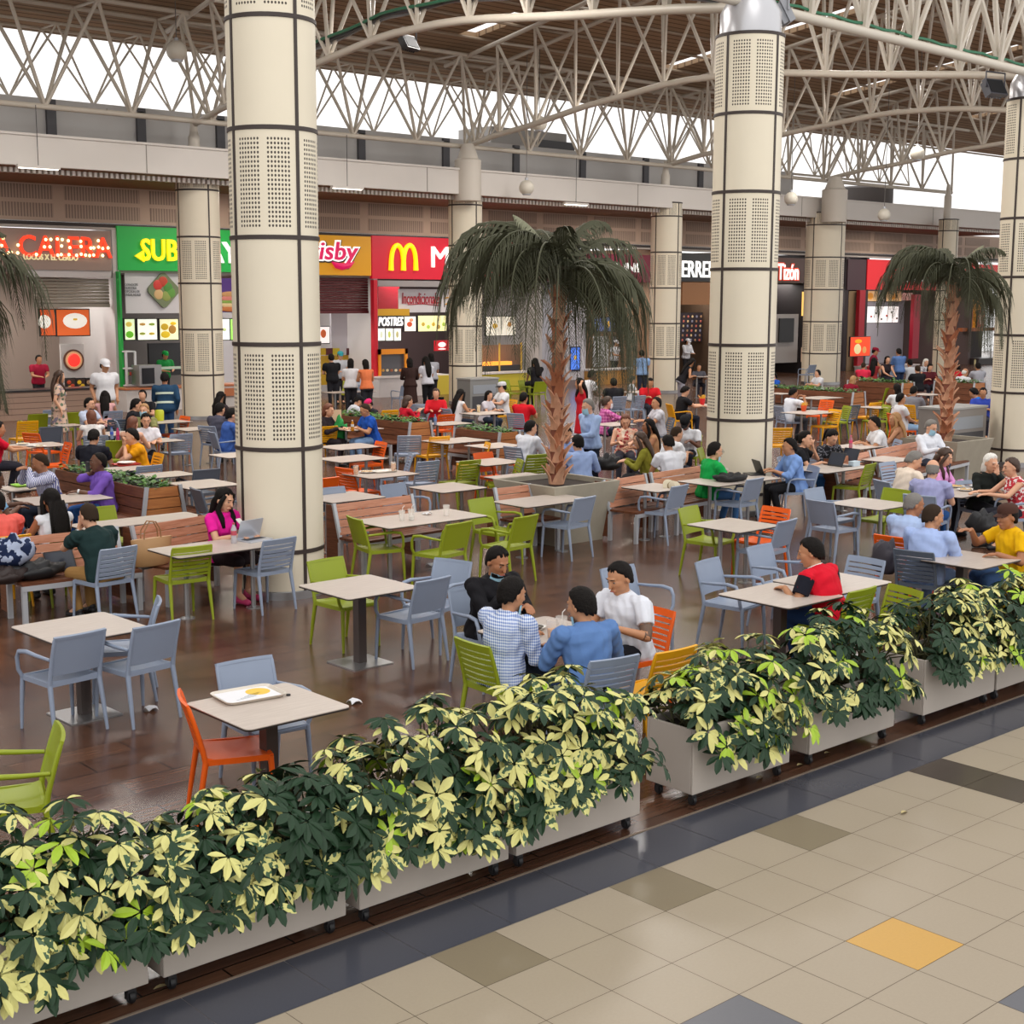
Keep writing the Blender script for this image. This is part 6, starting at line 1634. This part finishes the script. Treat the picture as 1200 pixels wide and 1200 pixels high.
for k, c_, l in (('lp1', 'g', 'grey slatted chair under the woman resting her chin'), ('lp2', 'g', 'grey slatted chair under the woman in dots'), ('flr', 'g', 'grey slatted chair under the floral top'), ('tan', 'g', 'grey slatted chair under the woman with loose black hair'), ('gry', 'd', 'dark grey slatted chair under the person in pale grey'),
                 ('rjk', 'g', 'grey slatted chair under the girl in the red jacket'), ('gyt', 'g', 'grey slatted chair under the person in dark grey'), ('brd', 'n', 'green slatted chair under the woman with braids'), ('dhat', 'n', 'green slatted chair under the man in the black hat'), ('wsl', 'g', 'grey slatted chair under the man with a sleeve band'),
                 ('bk2', 'g', 'grey slatted chair under the man facing the masked woman'), ('wlk', 'y', 'yellow slatted chair under the woman in white looking down'), ('rdm', 'g', 'grey slatted chair under the man in red by the back column'), ('gr2', 'y', 'yellow slatted chair under the person eating in grey'), ('btr', 'g', 'grey slatted chair under the man in bright blue')):
    CHP('S', c_, k, l)
# ------------------------------------------------------------------ chairs: empty
CH('A', 'g', 95, 744, 96, 'grey armchair with its back to us, left of two at the lower left table')
CH('A', 'g', 185, 733, 98, 'grey armchair with its back to us, right of two at the lower left table')
CH('A', 'g', 187, 705, 152, 'grey armchair seen edge-on at the right end of the lower left table')
CH('S', 'n', 226, 641, 84, 'green slatted chair in front of the woman in pink')
CH('S', 'g', 329, 632, 95, 'pale grey slatted chair beside the laptop table of the woman in pink')
CH('A', 'n', 380, 656, -86, 'green armchair facing us behind the table with the steel plate')
CH('A', 'g', 509, 680, 96, 'pale grey armchair with its back to us right of the table with the steel plate')
CH('A', 'g', 532, 657, 196, 'grey armchair turned left behind the pale grey one')
CH('A', 'n', 414, 608, -12, 'green armchair seen from its left at the table with empty cups')
CH('A', 'n', 539, 614, 98, 'green armchair with its back to us at the table with empty cups')
CH('A', 'n', 562, 585, -86, 'green armchair facing us beyond the table with empty cups')
CH('A', 'n', 618, 606, 98, 'green armchair with its back to us in front of the short palm bench')
CH('A', 'g', 687, 584, 98, 'grey armchair at the right end of the long table by the palm planter')
CH('A', 'g', 798, 570, 100, 'pale grey armchair at the small table in front of the bench')
CH('A', 'n', 805, 595, -80, 'green armchair at the left side of the empty square table')
CH('S', 'o', 911, 595, 178, 'orange slatted chair at the right side of the empty square table')
CH('A', 'g', 924, 611, 98, 'grey armchair with its back to us at the empty square table')
CH('A', 'g', 827, 657, -80, 'pale grey armchair facing us at the left of the table of the man in red')
CH('A', 'g', 888, 640, -86, 'pale grey armchair facing us behind the table of the man in red')
CH('A', 'g', 952, 573, -88, 'light-toned grey armchair facing us left of centre right table')
CH('A', 'g', 960, 588, -2, 'grey armchair seen from its left at the centre right table')
CH('A', 'g', 886, 562, 96, 'pale grey armchair in front of the black bag')
CH('S', 'n', 1022, 544, 102, 'green slatted chair in front of the right bench')
CH('A', 'n', 1052, 574, 176, 'green armchair at the right side of the centre right table')
CH('S', 'g', 1017, 654, 178, 'grey slatted chair at the right end of the table of the man in red')
CH('S', 'n', 1063, 689, 165, 'green slatted chair half hidden by the dark plant')
CH('S', 'y', 795, 762, 88, 'yellow slatted chair beside the planters, next to the tattooed man')
CH('A', 'g', 722, 665, -92, 'grey armchair behind the man in the white shirt')
CH('S', 'o', 212, 818, -22, 'orange slatted chair at the table with a tray')
CH('A', 'g', 285, 774, -94, 'pale grey armchair behind the table with a tray')
CH('A', 'n', 72, 858, 160, 'green armchair cut by the left edge, nearest the camera')
CH('S', 'y', 33, 494, 88, 'yellow slatted chair under the left palm fronds')
CH('A', 'n', 45, 486, 88, 'green armchair behind the yellow chair at the left')
CH('A', 'g', 62, 481, 88, 'grey armchair by the wood-plank counter')
CH('A', 'n', 85, 484, 88, 'green armchair near the woman in the flowered dress')
CH('A', 'd', 60, 501, 86, 'dark grey armchair left of the orange slatted chair')
CH('S', 'o', 35, 508, 20, 'small orange chair behind the white dishes')
CH('S', 'o', 81, 519, 170, 'orange slatted chair seen edge-on behind the ivy')
CH('S', 'g', 133, 482, 85, 'grey slatted chair behind the water bottles, farther one')
CH('S', 'd', 139, 492, 70, 'dark grey slatted chair right behind the water bottles')
CH('A', 'n', 139, 517, 70, 'dark-shaded green armchair left of the man in mustard')
CH('S', 'o', 218, 488, 178, 'orange slatted chair left of the person in dark grey')
CH('S', 'g', 213, 509, 82, 'grey slatted chair standing free right of the man in mustard')
CH('S', 'g', 176, 546, 92, 'grey slatted chair behind the grey table with the ivy')
CH('A', 'd', 243, 551, 88, 'dark grey armchair beyond the empty table left of the big column')
CH('A', 'd', 228, 574, -10, 'dark armchair in front of the empty table left of the big column')
CH('A', 'n', 114, 595, -90, 'green armchair facing us in front of the man in purple')
CH('S', 'y', 385, 500, 84, 'yellow slatted chair with a green bag beside the big near column')
CH('S', 'g', 425, 455, 85, 'grey slatted chair at the long table before the queue')
CH('S', 'y', 458, 481, 85, 'yellow slatted chair left of the woman in red')
CH('S', 'g', 492, 474, 60, 'grey slatted chair right of the woman in red')
CH('S', 'o', 524, 486, 84, 'orange slatted chair in front of the black laptop')
CH('S', 'g', 480, 511, 60, 'grey slatted chair left of the yellow chair in the middle')
CH('S', 'g', 483, 532, 150, 'grey slatted chair seen edge-on behind the free grey chair')
CH('S', 'g', 503, 541, 88, 'grey slatted chair in front of the pale middle table')
CH('S', 'y', 516, 512, 84, 'bright yellow slatted chair standing free in the middle')
CH('A', 'o', 565, 531, -86, 'orange armchair facing us left of the man in white')
CH('S', 'y', 573, 519, 150, 'yellow slatted chair behind the orange armchair')
CH('S', 'n', 552, 540, 90, 'green slatted chair with its back to us in front of the orange armchair')
CH('S', 'n', 631, 533, 84, 'green slatted chair right behind the central palm trunk')
CH('S', 'n', 611, 539, 150, 'green slatted chair seen edge-on left of the central palm trunk')
CH('S', 'o', 448, 518, 170, 'orange slatted chair with seat to the left, right of the empty tables')
CH('S', 'o', 402, 549, 2, 'orange slatted chair at the left of the juice glasses')
CH('A', 'o', 383, 561, 90, 'orange armchair half hidden by the big near column')
CH('A', 'g', 387, 572, -90, 'grey armchair half hidden by the big near column')
CH('A', 'g', 459, 568, -88, 'grey armchair behind the short bench')
CH('S', 'g', 727, 465, 80, 'grey slatted chair, left of three near the back column')
CH('S', 'g', 750, 464, 84, 'grey slatted chair, middle of three near the back column')
CH('S', 'g', 765, 459, 84, 'grey slatted chair, right of three near the back column')
CH('A', 'n', 819, 526, -60, 'green armchair behind the man in green')
CH('S', 'o', 970, 469, 176, 'orange slatted chair in front of the planted bench, right half')
CH('S', 'y', 980, 480, 165, 'yellow slatted chair with seat to the left, right half')
CH('S', 'n', 994, 476, 150, 'green slatted chair behind the yellow one, right half')
CH('S', 'd', 1003, 475, 90, 'dark grey slatted chair with its back to us, right half')
CH('S', 'y', 1027, 472, 84, 'yellow slatted chair right of the dark grey one')
CH('S', 'n', 1040, 475, 150, 'green slatted chair left of the man with lettering')
CH('S', 'y', 1068, 471, 90, 'yellow slatted chair right of the man with lettering')
CH('S', 'o', 1037, 450, 86, 'orange slatted chair in front of the far planted bench')
CH('S', 'n', 1045, 455, 80, 'green slatted chair beside the far orange one')
CH('S', 'n', 949, 452, 88, 'green slatted chair behind the planted bench, right half')
CH('S', 'y', 917, 502, 60, 'yellow slatted chair low beside the second big column')
CH('A', 'g', 1027, 431, 86, 'grey armchair at the high white table, left one')
CH('A', 'g', 1047, 430, 86, 'grey armchair at the high white table, right one')
CH('A', 'g', 953, 428, 88, 'grey armchair in front of the wide back column')
CH('S', 'g', 1038, 542, -90, 'grey slatted chair beside the cream polo man')
CH('A', 'n', 590, 446, -90, 'yellow-green armchair by the service ledge, left one')
CH('A', 'n', 613, 446, -90, 'yellow-green armchair by the service ledge, right one')
CH('A', 'g', 478, 452, 86, 'grey armchair in front of the burger counter')
# ------------------------------------------------------------------ things on tables and seats
def clear_mat():
    m = mat('clear_cup', 'eeeae4', .2); m.node_tree.nodes['Principled BSDF'].inputs['Alpha'].default_value = .3; return m
M_WHT = mat('white_plastic', 'e2e0dc', .35); M_CUP = clear_mat(); M_JUICE = mat('orange_juice', 'f0a010', .25); M_JUI2 = mat('yellow_juice', 'ecc21a', .25)
M_PAP = mat('paper_white', 'e6e6ea', .8); M_LAPT = mat('laptop_silver', 'c8ccd6', .3, .4); M_LAPK = mat('laptop_black', '1b1c20', .35); M_BAGK = mat('bag_black', '1a1a1d', .6, noise=.1)
TZ = .746
def cup(px, py, label, h=.13, r=.042, juice=None, z=TZ, straw=False, full=.75, group='cups and glasses'):
    p = gp(px, py, z+h*.5); t = thing('cup', label, 'cup', (p.x, p.y, z), 0, group)
    m = MB(); m.lathe((0, 0, 0), [(r*.72, 0), (r, h), (r*.92, h), (r*.66, .006), (0, .006)], 16); m.build('cup_body', M_CUP, t)
    if juice:
        m = MB(); m.lathe((0, 0, .007), [(r*.65, 0), (r*.64+r*.26*full, h*full)], 14); m.build('drink', juice, t)
    if straw:
        m = MB(); m.tube([(0, 0, .02), (.02, .01, h+.03), (.05, .01, h+.05)], .004, 6); m.build('straw', M_WHT, t)
    return t
def bottle(px, py, label, c, capc='e8e8ea', h=.23, r=.033, z=TZ):
    p = gp(px, py, z+h*.4); t = thing('bottle', label, 'bottle', (p.x, p.y, z), 0, 'drink bottles')
    m = MB(); m.lathe((0, 0, 0), [(r*.9, 0), (r, .01), (r, h*.25), (r*.9, h*.3), (r, h*.35), (r, h*.68), (r*.42, h*.88), (r*.42, h*.92)], 16); bb = m.build('bottle_body', mat('bottle_'+c, c, .2, trans=.4), t)
    m = MB(); m.lathe((0, 0, h*.92), [(r*.46, 0), (r*.46, h*.08)], 12); m.build('bottle_cap', mat('cap_'+capc, capc, .4), bb)
    m = MB(); m.lathe((0, 0, h*.4), [(r*1.02, 0), (r*1.02, h*.22)], 16); m.build('bottle_label', mat('label_'+capc, capc, .5), bb)
def plate(px, py, label, r=.12, c='e2e0dc', z=TZ, food=None):
    p = gp(px, py, z); t = thing('plate', label, 'plate', (p.x, p.y, z), 0, 'plates and bowls')
    m = MB(); m.lathe((0, 0, 0), [(r*.55, 0), (r*.65, .006), (r, .022), (r*.98, .026), (r*.62, .012), (0, .011)], 22); m.build('dish', mat('dish_'+c, c, .3), t)
    if food:
        m = MB(); q = random.Random(int(px))
        for _ in range(9): m.ell((q.uniform(-.5, .5)*r, q.uniform(-.5, .5)*r, .022), (.03, .025, .014), None, 8, 5)
        m.build('food', mat('meal_'+food, food, .7), t)
def tray(px, py, label, lx, ly, c, rz=0, paper=False, z=TZ, art=False):
    p = gp(px, py, z); t = thing('tray', label, 'tray', (p.x, p.y, z), math.radians(rz), 'serving trays')
    m = MB(); P0 = rrect(lx/2-.02, ly/2-.02, .05); P1 = rrect(lx/2, ly/2, .06); n = len(P0)
    vs = [(x, y, .002) for x, y in P0]+[(x, y, .024) for x, y in P1]+[(x*.97, y*.97, .024) for x, y in P1]+[(x*.98, y*.98, .007) for x, y in P0]
    fs = [tuple(range(n-1, -1, -1)), tuple(range(3*n, 4*n))]
    for a in range(3): fs += [(a*n+i, a*n+(i+1) % n, (a+1)*n+(i+1) % n, (a+1)*n+i) for i in range(n)]
    m.add(vs, fs); m.build('tray_body', mat('tray_'+c, c, .35), t)
    if paper:
        m = MB(); m.box((0, 0, .009), (lx*.86, ly*.86, .003)); m.build('paper_liner', M_PAP, t, False)
        if art:
            m = MB(); m.lathe((lx*.2, ly*.12, .0105), [(.085, 0), (.085, .001)], 24); m.build('printed_sun', mat('print_yellow', 'e8c04a', .7), t)
            m = MB()
            for k in range(4): m.box((-lx*.1+k*.03, -ly*.2+k*.025, .011), (.16-.02*k, .006, .001), Matrix.Rotation(.2, 3, 'Z'))
            m.build('printed_lines', mat('print_grey', '9aa2a8', .7), t, False)
def laptop(px, py, label, ang, c='k', z=TZ, op=112):
    p = gp(px, py, z); t = thing('laptop', label, 'laptop', (p.x, p.y, z), math.radians(ang-90)); ma = M_LAPT if c == 's' else M_LAPK
    # user sits at -y, screen at +y
    m = MB(); m.prism(rrect(.17, .115, .012), 0, .014); kb = m.build('keyboard_base', ma, t)
    m = MB(); m.bx(-.14, .14, -.03, .08, .014, .0155); m.build('keys', mat('laptop_keys', '2a2b30', .5), kb, False)
    R_ = Matrix.Rotation(math.radians(op), 3, 'X')
    m = MB(); m.prism([(x, y-.115) for x, y in rrect(.17, .115, .012)], -.004, .004, 0, R_ @ Matrix.Rotation(PI, 3, 'Z') @ Matrix.Identity(3), (0, .112, .012))
    o = m.build('lid', ma, t)
    c0 = V((0, .112, .012)); n_ = R_ @ V((0, 0, 1)); u_ = R_ @ V((0, 1, 0))
    cc = c0+u_*.115-n_*.0055
    m = MB(); m.box(cc, (.31, .2, .002), R_); m.build('screen', mat('laptop_screen', '2e3440', .2, emit=.08), o, False)
    return t
def napkin(px, py, label, z, s=.05, seed=0):
    p = gp(px, py, z); r_ = random.Random(seed); m = MB()
    G = [[V((x*s+r_.uniform(-.2, .2)*s, y*s+r_.uniform(-.2, .2)*s, .012+r_.uniform(0, .5)*s)) for x in (-1, -.4, .3, 1)] for y in (-1, -.3, .4, 1)]
    for q in (0, -1):
        for k in (0, -1): G[q][k].z = .004
    m.sheet(G, .003); o = m.build('paper_napkin', M_PAP, None, True, None, (p.x, p.y, z)); tag(o, label, 'napkin', 'crumpled paper napkins')
tray(291, 816, 'beige food tray with a printed paper liner on the near table', .45, .34, 'd2c9bd', -6, True, art=True)
tag(MB.build((lambda m: (m.lathe((0, 0, 0), [(.016, 0), (.014, .01), (0, .012)], 12), m)[1])(MB()), 'bottle_top', M_RUB, None, True, None, gp(338, 815, TZ)), 'small dark round object on the near table beside the tray', 'bottle_top')  # a bottle top lying on the table
cup(647, 737, 'plastic cup of orange juice on the table of the four men', .15, .05, M_JUICE, full=.45)
cup(658, 733, 'clear cup with a straw behind the orange juice of the four men', .15, .05, None, straw=True)
tray(622, 738, 'white foam tray with two bowls on the table of the four men', .26, .2, 'dcd9d4', 10)
plate(618, 736, 'small dark bowl on the foam tray, left one', .05, '4a4640', TZ+.024); plate(630, 737, 'small dark bowl on the foam tray, right one', .05, '5a564e', TZ+.024)
napkin(621, 749, 'crumpled napkin on the table of the four men', TZ, .06, 3)
cup(471, 604, 'pink-tinted empty cup with a straw on the long table', .13, .042, None, straw=True); cup(482, 603, 'milky empty cup on the long table, middle one', .14, .045, M_WHT, full=.3, straw=True); cup(523, 598, 'clear empty cup at the right end of the long table', .14, .045, None)
napkin(501, 603, 'crumpled napkin between the empty cups', TZ, .05, 5)
laptop(299, 633, 'silver laptop open in front of the woman in pink', 102, 's', op=108)
bottle(274, 627, 'water bottle with a red label beside the silver laptop', 'd8d4dc', 'b84a5a')
p = gp(283, 613, .92); t = thing('phone', 'white phone in the hands of the woman in pink', 'phone', p, .3); m = MB(); m.box((0, 0, 0), (.07, .14, .009), Matrix.Rotation(.7, 3, 'X')); m.build('phone_body', M_WHT, t, False)
laptop(68, 668, 'black laptop open on the bench in front of the man in dark green', -88, 'k', .46, 118)
def bundle(px, py, z, label, ma, rx, ry, rz_, name='cloth_bundle', cat='clothes', seed=1):
    p = gp(px, py, z+rz_*.5); r_ = random.Random(seed); m = MB(); m.ell((0, 0, rz_*.8), (rx, ry, rz_), None, 20, 14)
    for i, v_ in enumerate(m.v):
        q = 1+.14*math.sin(v_[0]*38+seed)+.12*math.sin(v_[1]*45+v_[2]*30); m.v[i] = (v_[0]*q, v_[1]*q, max(0, v_[2]*q))
    return tag(m.build(name, ma, None, True, None, (p.x, p.y, z)), label, cat)
bundle(14, 653, .62, 'navy and white checked cloth bundle on the lower left bench', pattern('cloth_navy_check', 'noise', '1e2a4a', 'aab4cc', 9), .22, .17, .16)
bundle(40, 672, .46, 'black rucksack lying on the lower left bench', M_BAGK, .30, .17, .10, 'rucksack', 'bag', 4)
bundle(5, 678, .46, 'dark brown bag lying on the lower left bench', mat('bag_brown', '2e2220', .6), .22, .16, .09, 'shoulder_bag', 'bag', 7)
p = gp(178, 662, .46); t = thing('tote_bag', 'tan leather tote bag with two handles on the bench', 'bag', (p.x, p.y, .46), .05)
m = MB(); m.loft([(V((0, 0, 0)), V((1, 0, 0)), V((0, 1, 0)), .21, .085), (V((0, 0, .02)), V((1, 0, 0)), V((0, 1, 0)), .225, .095), (V((0, -.01, .2)), V((1, 0, 0)), V((0, 1, 0)), .245, .07), (V((0, -.01, .31)), V((1, 0, 0)), V((0, 1, 0)), .26, .035)], 24)
m.build('bag_body', mat('tan_leather', 'b98f62', .5, noise=.08), t)
for q in (-1, 1):
    m = MB(); m.tube([(-.11, q*.035, .27), (-.10, q*.04, .40), (-.03, q*.03, .50), (.05, q*.03, .49), (.10, q*.035, .40), (.11, q*.035, .27)], .008, 6); m.build('handle', mat('tan_handle', '9a7048', .5), t)
p = gp(788, 562, .86); t = thing('hat', 'beige brimmed hat resting on the bench back', 'hat', (p.x, p.y, .72)); m = MB(); m.lathe((0, 0, 0), [(.17, 0), (.10, .02), (.095, .08), (.06, .12), (0, .125)], 22, 0, Matrix.Rotation(.9, 3, 'X')); m.build('felt', mat('hat_beige', 'c9bda4', .8), t)
m = MB(); m.lathe((0, 0, 0), [(.104, .02), (.104, .04)], 22, 0, Matrix.Rotation(.9, 3, 'X')); m.build('hat_band', mat('hat_band', '8a7a5c', .8), t)
laptop(883, 556, 'black laptop open in front of the man typing in blue', -30, 'k'); 
bundle(856, 561, TZ, 'black laptop bag lying on the table of the man in green', M_BAGK, .28, .2, .06, 'laptop_bag', 'bag', 3)
cup(851, 553, 'brown coffee cup behind the black bag', .11, .04, mat('coffee', '6a4a34', .4)); 
laptop(984, 546, 'dark grey laptop, nearer of two side by side', 170, 'k'); laptop(1000, 541, 'dark grey laptop, farther of two side by side', 172, 'k')
t = thing('tissue_box', 'small white and blue box beside the farther laptop', 'box', gp(1001, 546, TZ)); m = MB(); m.bx(-.09, .09, -.05, .05, 0, .08); m.build('carton', mat('box_pale_blue', 'c4d4e0', .6), t, False)
bottle(997, 519, 'pink drink bottle on the table behind the right bench', 'd88a9a', 'e04a78')
o = bundle(1016, 640, .42, 'dark grey backpack hanging at the orange chair of the men in blue', mat('backpack_grey', '3a363e', .7), .10, .16, .21, 'backpack', 'bag', 5); o.location = (PEOPLE['bl2'][0].x-.47, PEOPLE['bl2'][0].y-.06, .44)
bundle(1150, 617, .46, 'black bag with a round white badge on the grey chair at the right', M_BAGK, .2, .16, .14, 'handbag', 'bag', 6)
for a, c_, l, f_ in ((1121, 571, 'white plate of food left on the old woman\'s table', 'd8b070'), (1131, 575, 'white plate of food in the middle of the old woman\'s table', 'c8a878'), (1146, 571, 'white plate in front of the old woman', 'd8c8a0')): plate(a, c_, l, .12, 'e8e6e2', TZ, f_)
def carton(px, py, label, c, z=TZ, h=.17, fries=True):
    p = gp(px, py, z+.08); t = thing('chip_carton', label, 'food box', (p.x, p.y, z)); m = MB(); m.loft([(V((0, 0, 0)), V((1, 0, 0)), V((0, 1, 0)), .06, .045), (V((0, 0, h)), V((1, 0, 0)), V((0, 1, 0)), .095, .07)], 12); m.build('carton', mat('carton_'+c, c, .5), t)
    m = MB(); q = random.Random(int(px))
    for _ in range(22):
        x, y = q.uniform(-.06, .06), q.uniform(-.04, .04); m.bar((x, y, h-.04), (x*1.4+q.uniform(-.02, .02), y*1.4, h+q.uniform(.03, .09)), .012, .012)
    m.build('chips', mat('chips_yellow', 'e8b83a', .6), t, False)
carton(823, 471, 'red box of chips beside the second big column', 'c8141e'); carton(942, 478, 'red and yellow box of chips in front of the man in blue and white', 'd8501c', h=.14)
plate(817, 475, 'yellow burger wrapper in the hands of the man in black', .09, 'e8b020', TZ, 'c88a3a')
cup(417, 551, 'glass of orange juice, left of two', .15, .045, M_JUICE); cup(461, 547, 'glass of orange juice, right of two', .15, .045, M_JUICE)
tray(449, 553, 'pale tray of breakfast plates beside the orange juice', .42, .3, 'd8d2c8', 0); plate(430, 554, 'white plate between the glasses of juice', .13, 'e4e2de', TZ, 'd8b890')
bottle(413, 500, 'bottle of orange juice in front of the man in royal blue', 'e89a10', 'd8d8d8'); cup(561, 479, 'tall glass of yellow juice in the middle distance', .18, .05, M_JUI2)
for i, (a, c_) in enumerate(((27, 521), (38, 523), (47, 524))): plate(a, c_, ['white dish at left on the table of the man in red', 'white dish in the middle on the table of the man in red', 'round white dish nearest the orange slatted chair'][i], .12, 'e6e4e2', TZ, ('d8c8a8', None, 'c8b898')[i])
tray(148, 545, 'red tray in front of the man in mustard', .42, .32, 'b82a24', 0); plate(148, 543, 'white plate on the red tray', .15, 'e8e6e2', TZ+.025)
tray(31, 569, 'lime green tray at the left', .4, .3, '8ac42a', 0)
bottle(131, 509, 'blue water bottle behind the man in mustard', '9ab4e0', '3a5ac8'); bottle(138, 510, 'pink drink bottle beside the blue one', 'e04a8a', 'c8306a')
t = thing('jar', 'yellow-green jar on the table by the first back column', 'jar', gp(187, 493, TZ)); m = MB(); m.lathe((0, 0, 0), [(.09, 0), (.1, .03), (.1, .2), (.08, .24)], 16); m.build('jar_body', mat('jar_lime', 'b8c02a', .3), t)
bottle(510, 493, 'clear blue water bottle near the girl in red', 'a8b8d8', '6a8ac8'); laptop(513, 476, 'black laptop in front of the girl in the red jacket', 65, 'k')
bundle(398, 511, .46, 'bright green bag on the yellow chair by the big near column', mat('bag_green', '1a8a3e', .7), .16, .14, .26, 'carrier_bag', 'bag', 8)
bundle(713, 546, .5, 'dark handbag behind the bench right of the palm planter', M_BAGK, .24, .16, .14, 'handbag', 'bag', 9)
p = gp(393, 489, .95); t = thing('paper_sheet', 'beige paper held by the woman beside the big near column', 'paper', p, -.5); m = MB(); m.sheet([[V((x, .02*math.sin(x*20), z)) for x in (-.13, -.05, .05, .13)] for z in (-.16, 0, .16)], .003); m.build('sheet', mat('paper_tan', 'd8b898', .8), t)
p = PEOPLE['pur'][0]; t = thing('phone', 'black phone at the ear of the man in purple', 'phone', gp(103, 547, 1.15)); m = MB(); m.box((0, 0, 0), (.03, .07, .14)); m.build('phone_body', M_LAPK, t, False)
for i, (a, c_, l) in enumerate(((177, 832, 'white napkin on the floor by the two grey armchairs'), (415, 824, 'white napkin on the floor right of the near table'), (505, 663, 'white napkin on the floor behind the grey armchairs'))): napkin(a, c_, l, .001, .05, 20+i)
def leaf(px, py, label, c='b8a878'):
    p = gp(px, py, .004); m = MB(); leaflet(m, V((0, 0, .004)), V((1, .2, 0)).normalized(), V((0, 0, 1)), .1, .035, 0, 0); m2 = m.build('fallen_leaf', mat('dry_leaf', c, .7), None, True, None, (p.x, p.y, .012)); tag(m2, label, 'leaf', 'fallen leaves by the planters')
leaf(886, 914, 'dry fallen leaf before the planter right of the gap, nearest one'); leaf(934, 899, 'dry fallen leaf by the black castor'); leaf(966, 885, 'dry fallen leaf farthest along the planter row'); leaf(180, 1162, 'dry fallen leaf under the two left planters'); leaf(1056, 955, 'tiny pale scrap on the beige tiles')
# ------------------------------------------------------------------ light
w = bpy.data.worlds.new('world'); SC.world = w; w.use_nodes = True
bg = w.node_tree.nodes['Background']; bg.inputs[0].default_value = (1.0, .985, .97, 1); bg.inputs[1].default_value = 1.25
def area(name, loc, sx, sy, power, rot=(0, 0, 0), c=(1, .95, .88)):
    d = bpy.data.lights.new(name, 'AREA'); d.shape = 'RECTANGLE'; d.size = sx; d.size_y = sy; d.energy = power; d.color = c
    o = bpy.data.objects.new(name, d); COL.objects.link(o); o.location = loc; o.rotation_euler = rot; return o
for i, x in enumerate((12, 20.5, 27.5, 36, 44, 50, 58)): area('shop_fill_light', (x, 36.2, 4.1), 4, 1.2, 170)  # added fill that brightens the shop interiors, no fixtures modelled
for i, x in enumerate((8, 18, 27, 36, 45, 54)): area('soffit_light', (x, 32.2, 6.6), 3, .4, 170, c=(1, .88, .76))
for i, (x, y) in enumerate(((2, 15), (10, 15), (18, 15), (26, 16), (8, 22), (17, 22), (26, 22), (36, 22))): area('hall_fill_light', (x, y, 10.4), 2.5, 2.5, 420, c=(1, .95, .89))  # added overhead fill to lift the hall and fascia, stands for no lamp
d = bpy.data.lights.new('daylight', 'SUN'); d.energy = .55; d.angle = .6; d.color = (1, .97, .92)
o = bpy.data.objects.new('daylight', d); COL.objects.link(o); o.rotation_euler = (math.radians(38), math.radians(-14), math.radians(-20))
SC.view_settings.view_transform = 'Standard'; SC.view_settings.look = 'None'; SC.view_settings.gamma = 1; SC.view_settings.use_curve_mapping = False
SC.view_settings.exposure = .06
SC.cycles.max_bounces = 6; SC.cycles.diffuse_bounces = 4; SC.cycles.glossy_bounces = 3; SC.cycles.transmission_bounces = 4; SC.cycles.caustics_reflective = False; SC.cycles.caustics_refractive = False
SC.cycles.sample_clamp_indirect = 6
SC.cycles.use_denoising = True
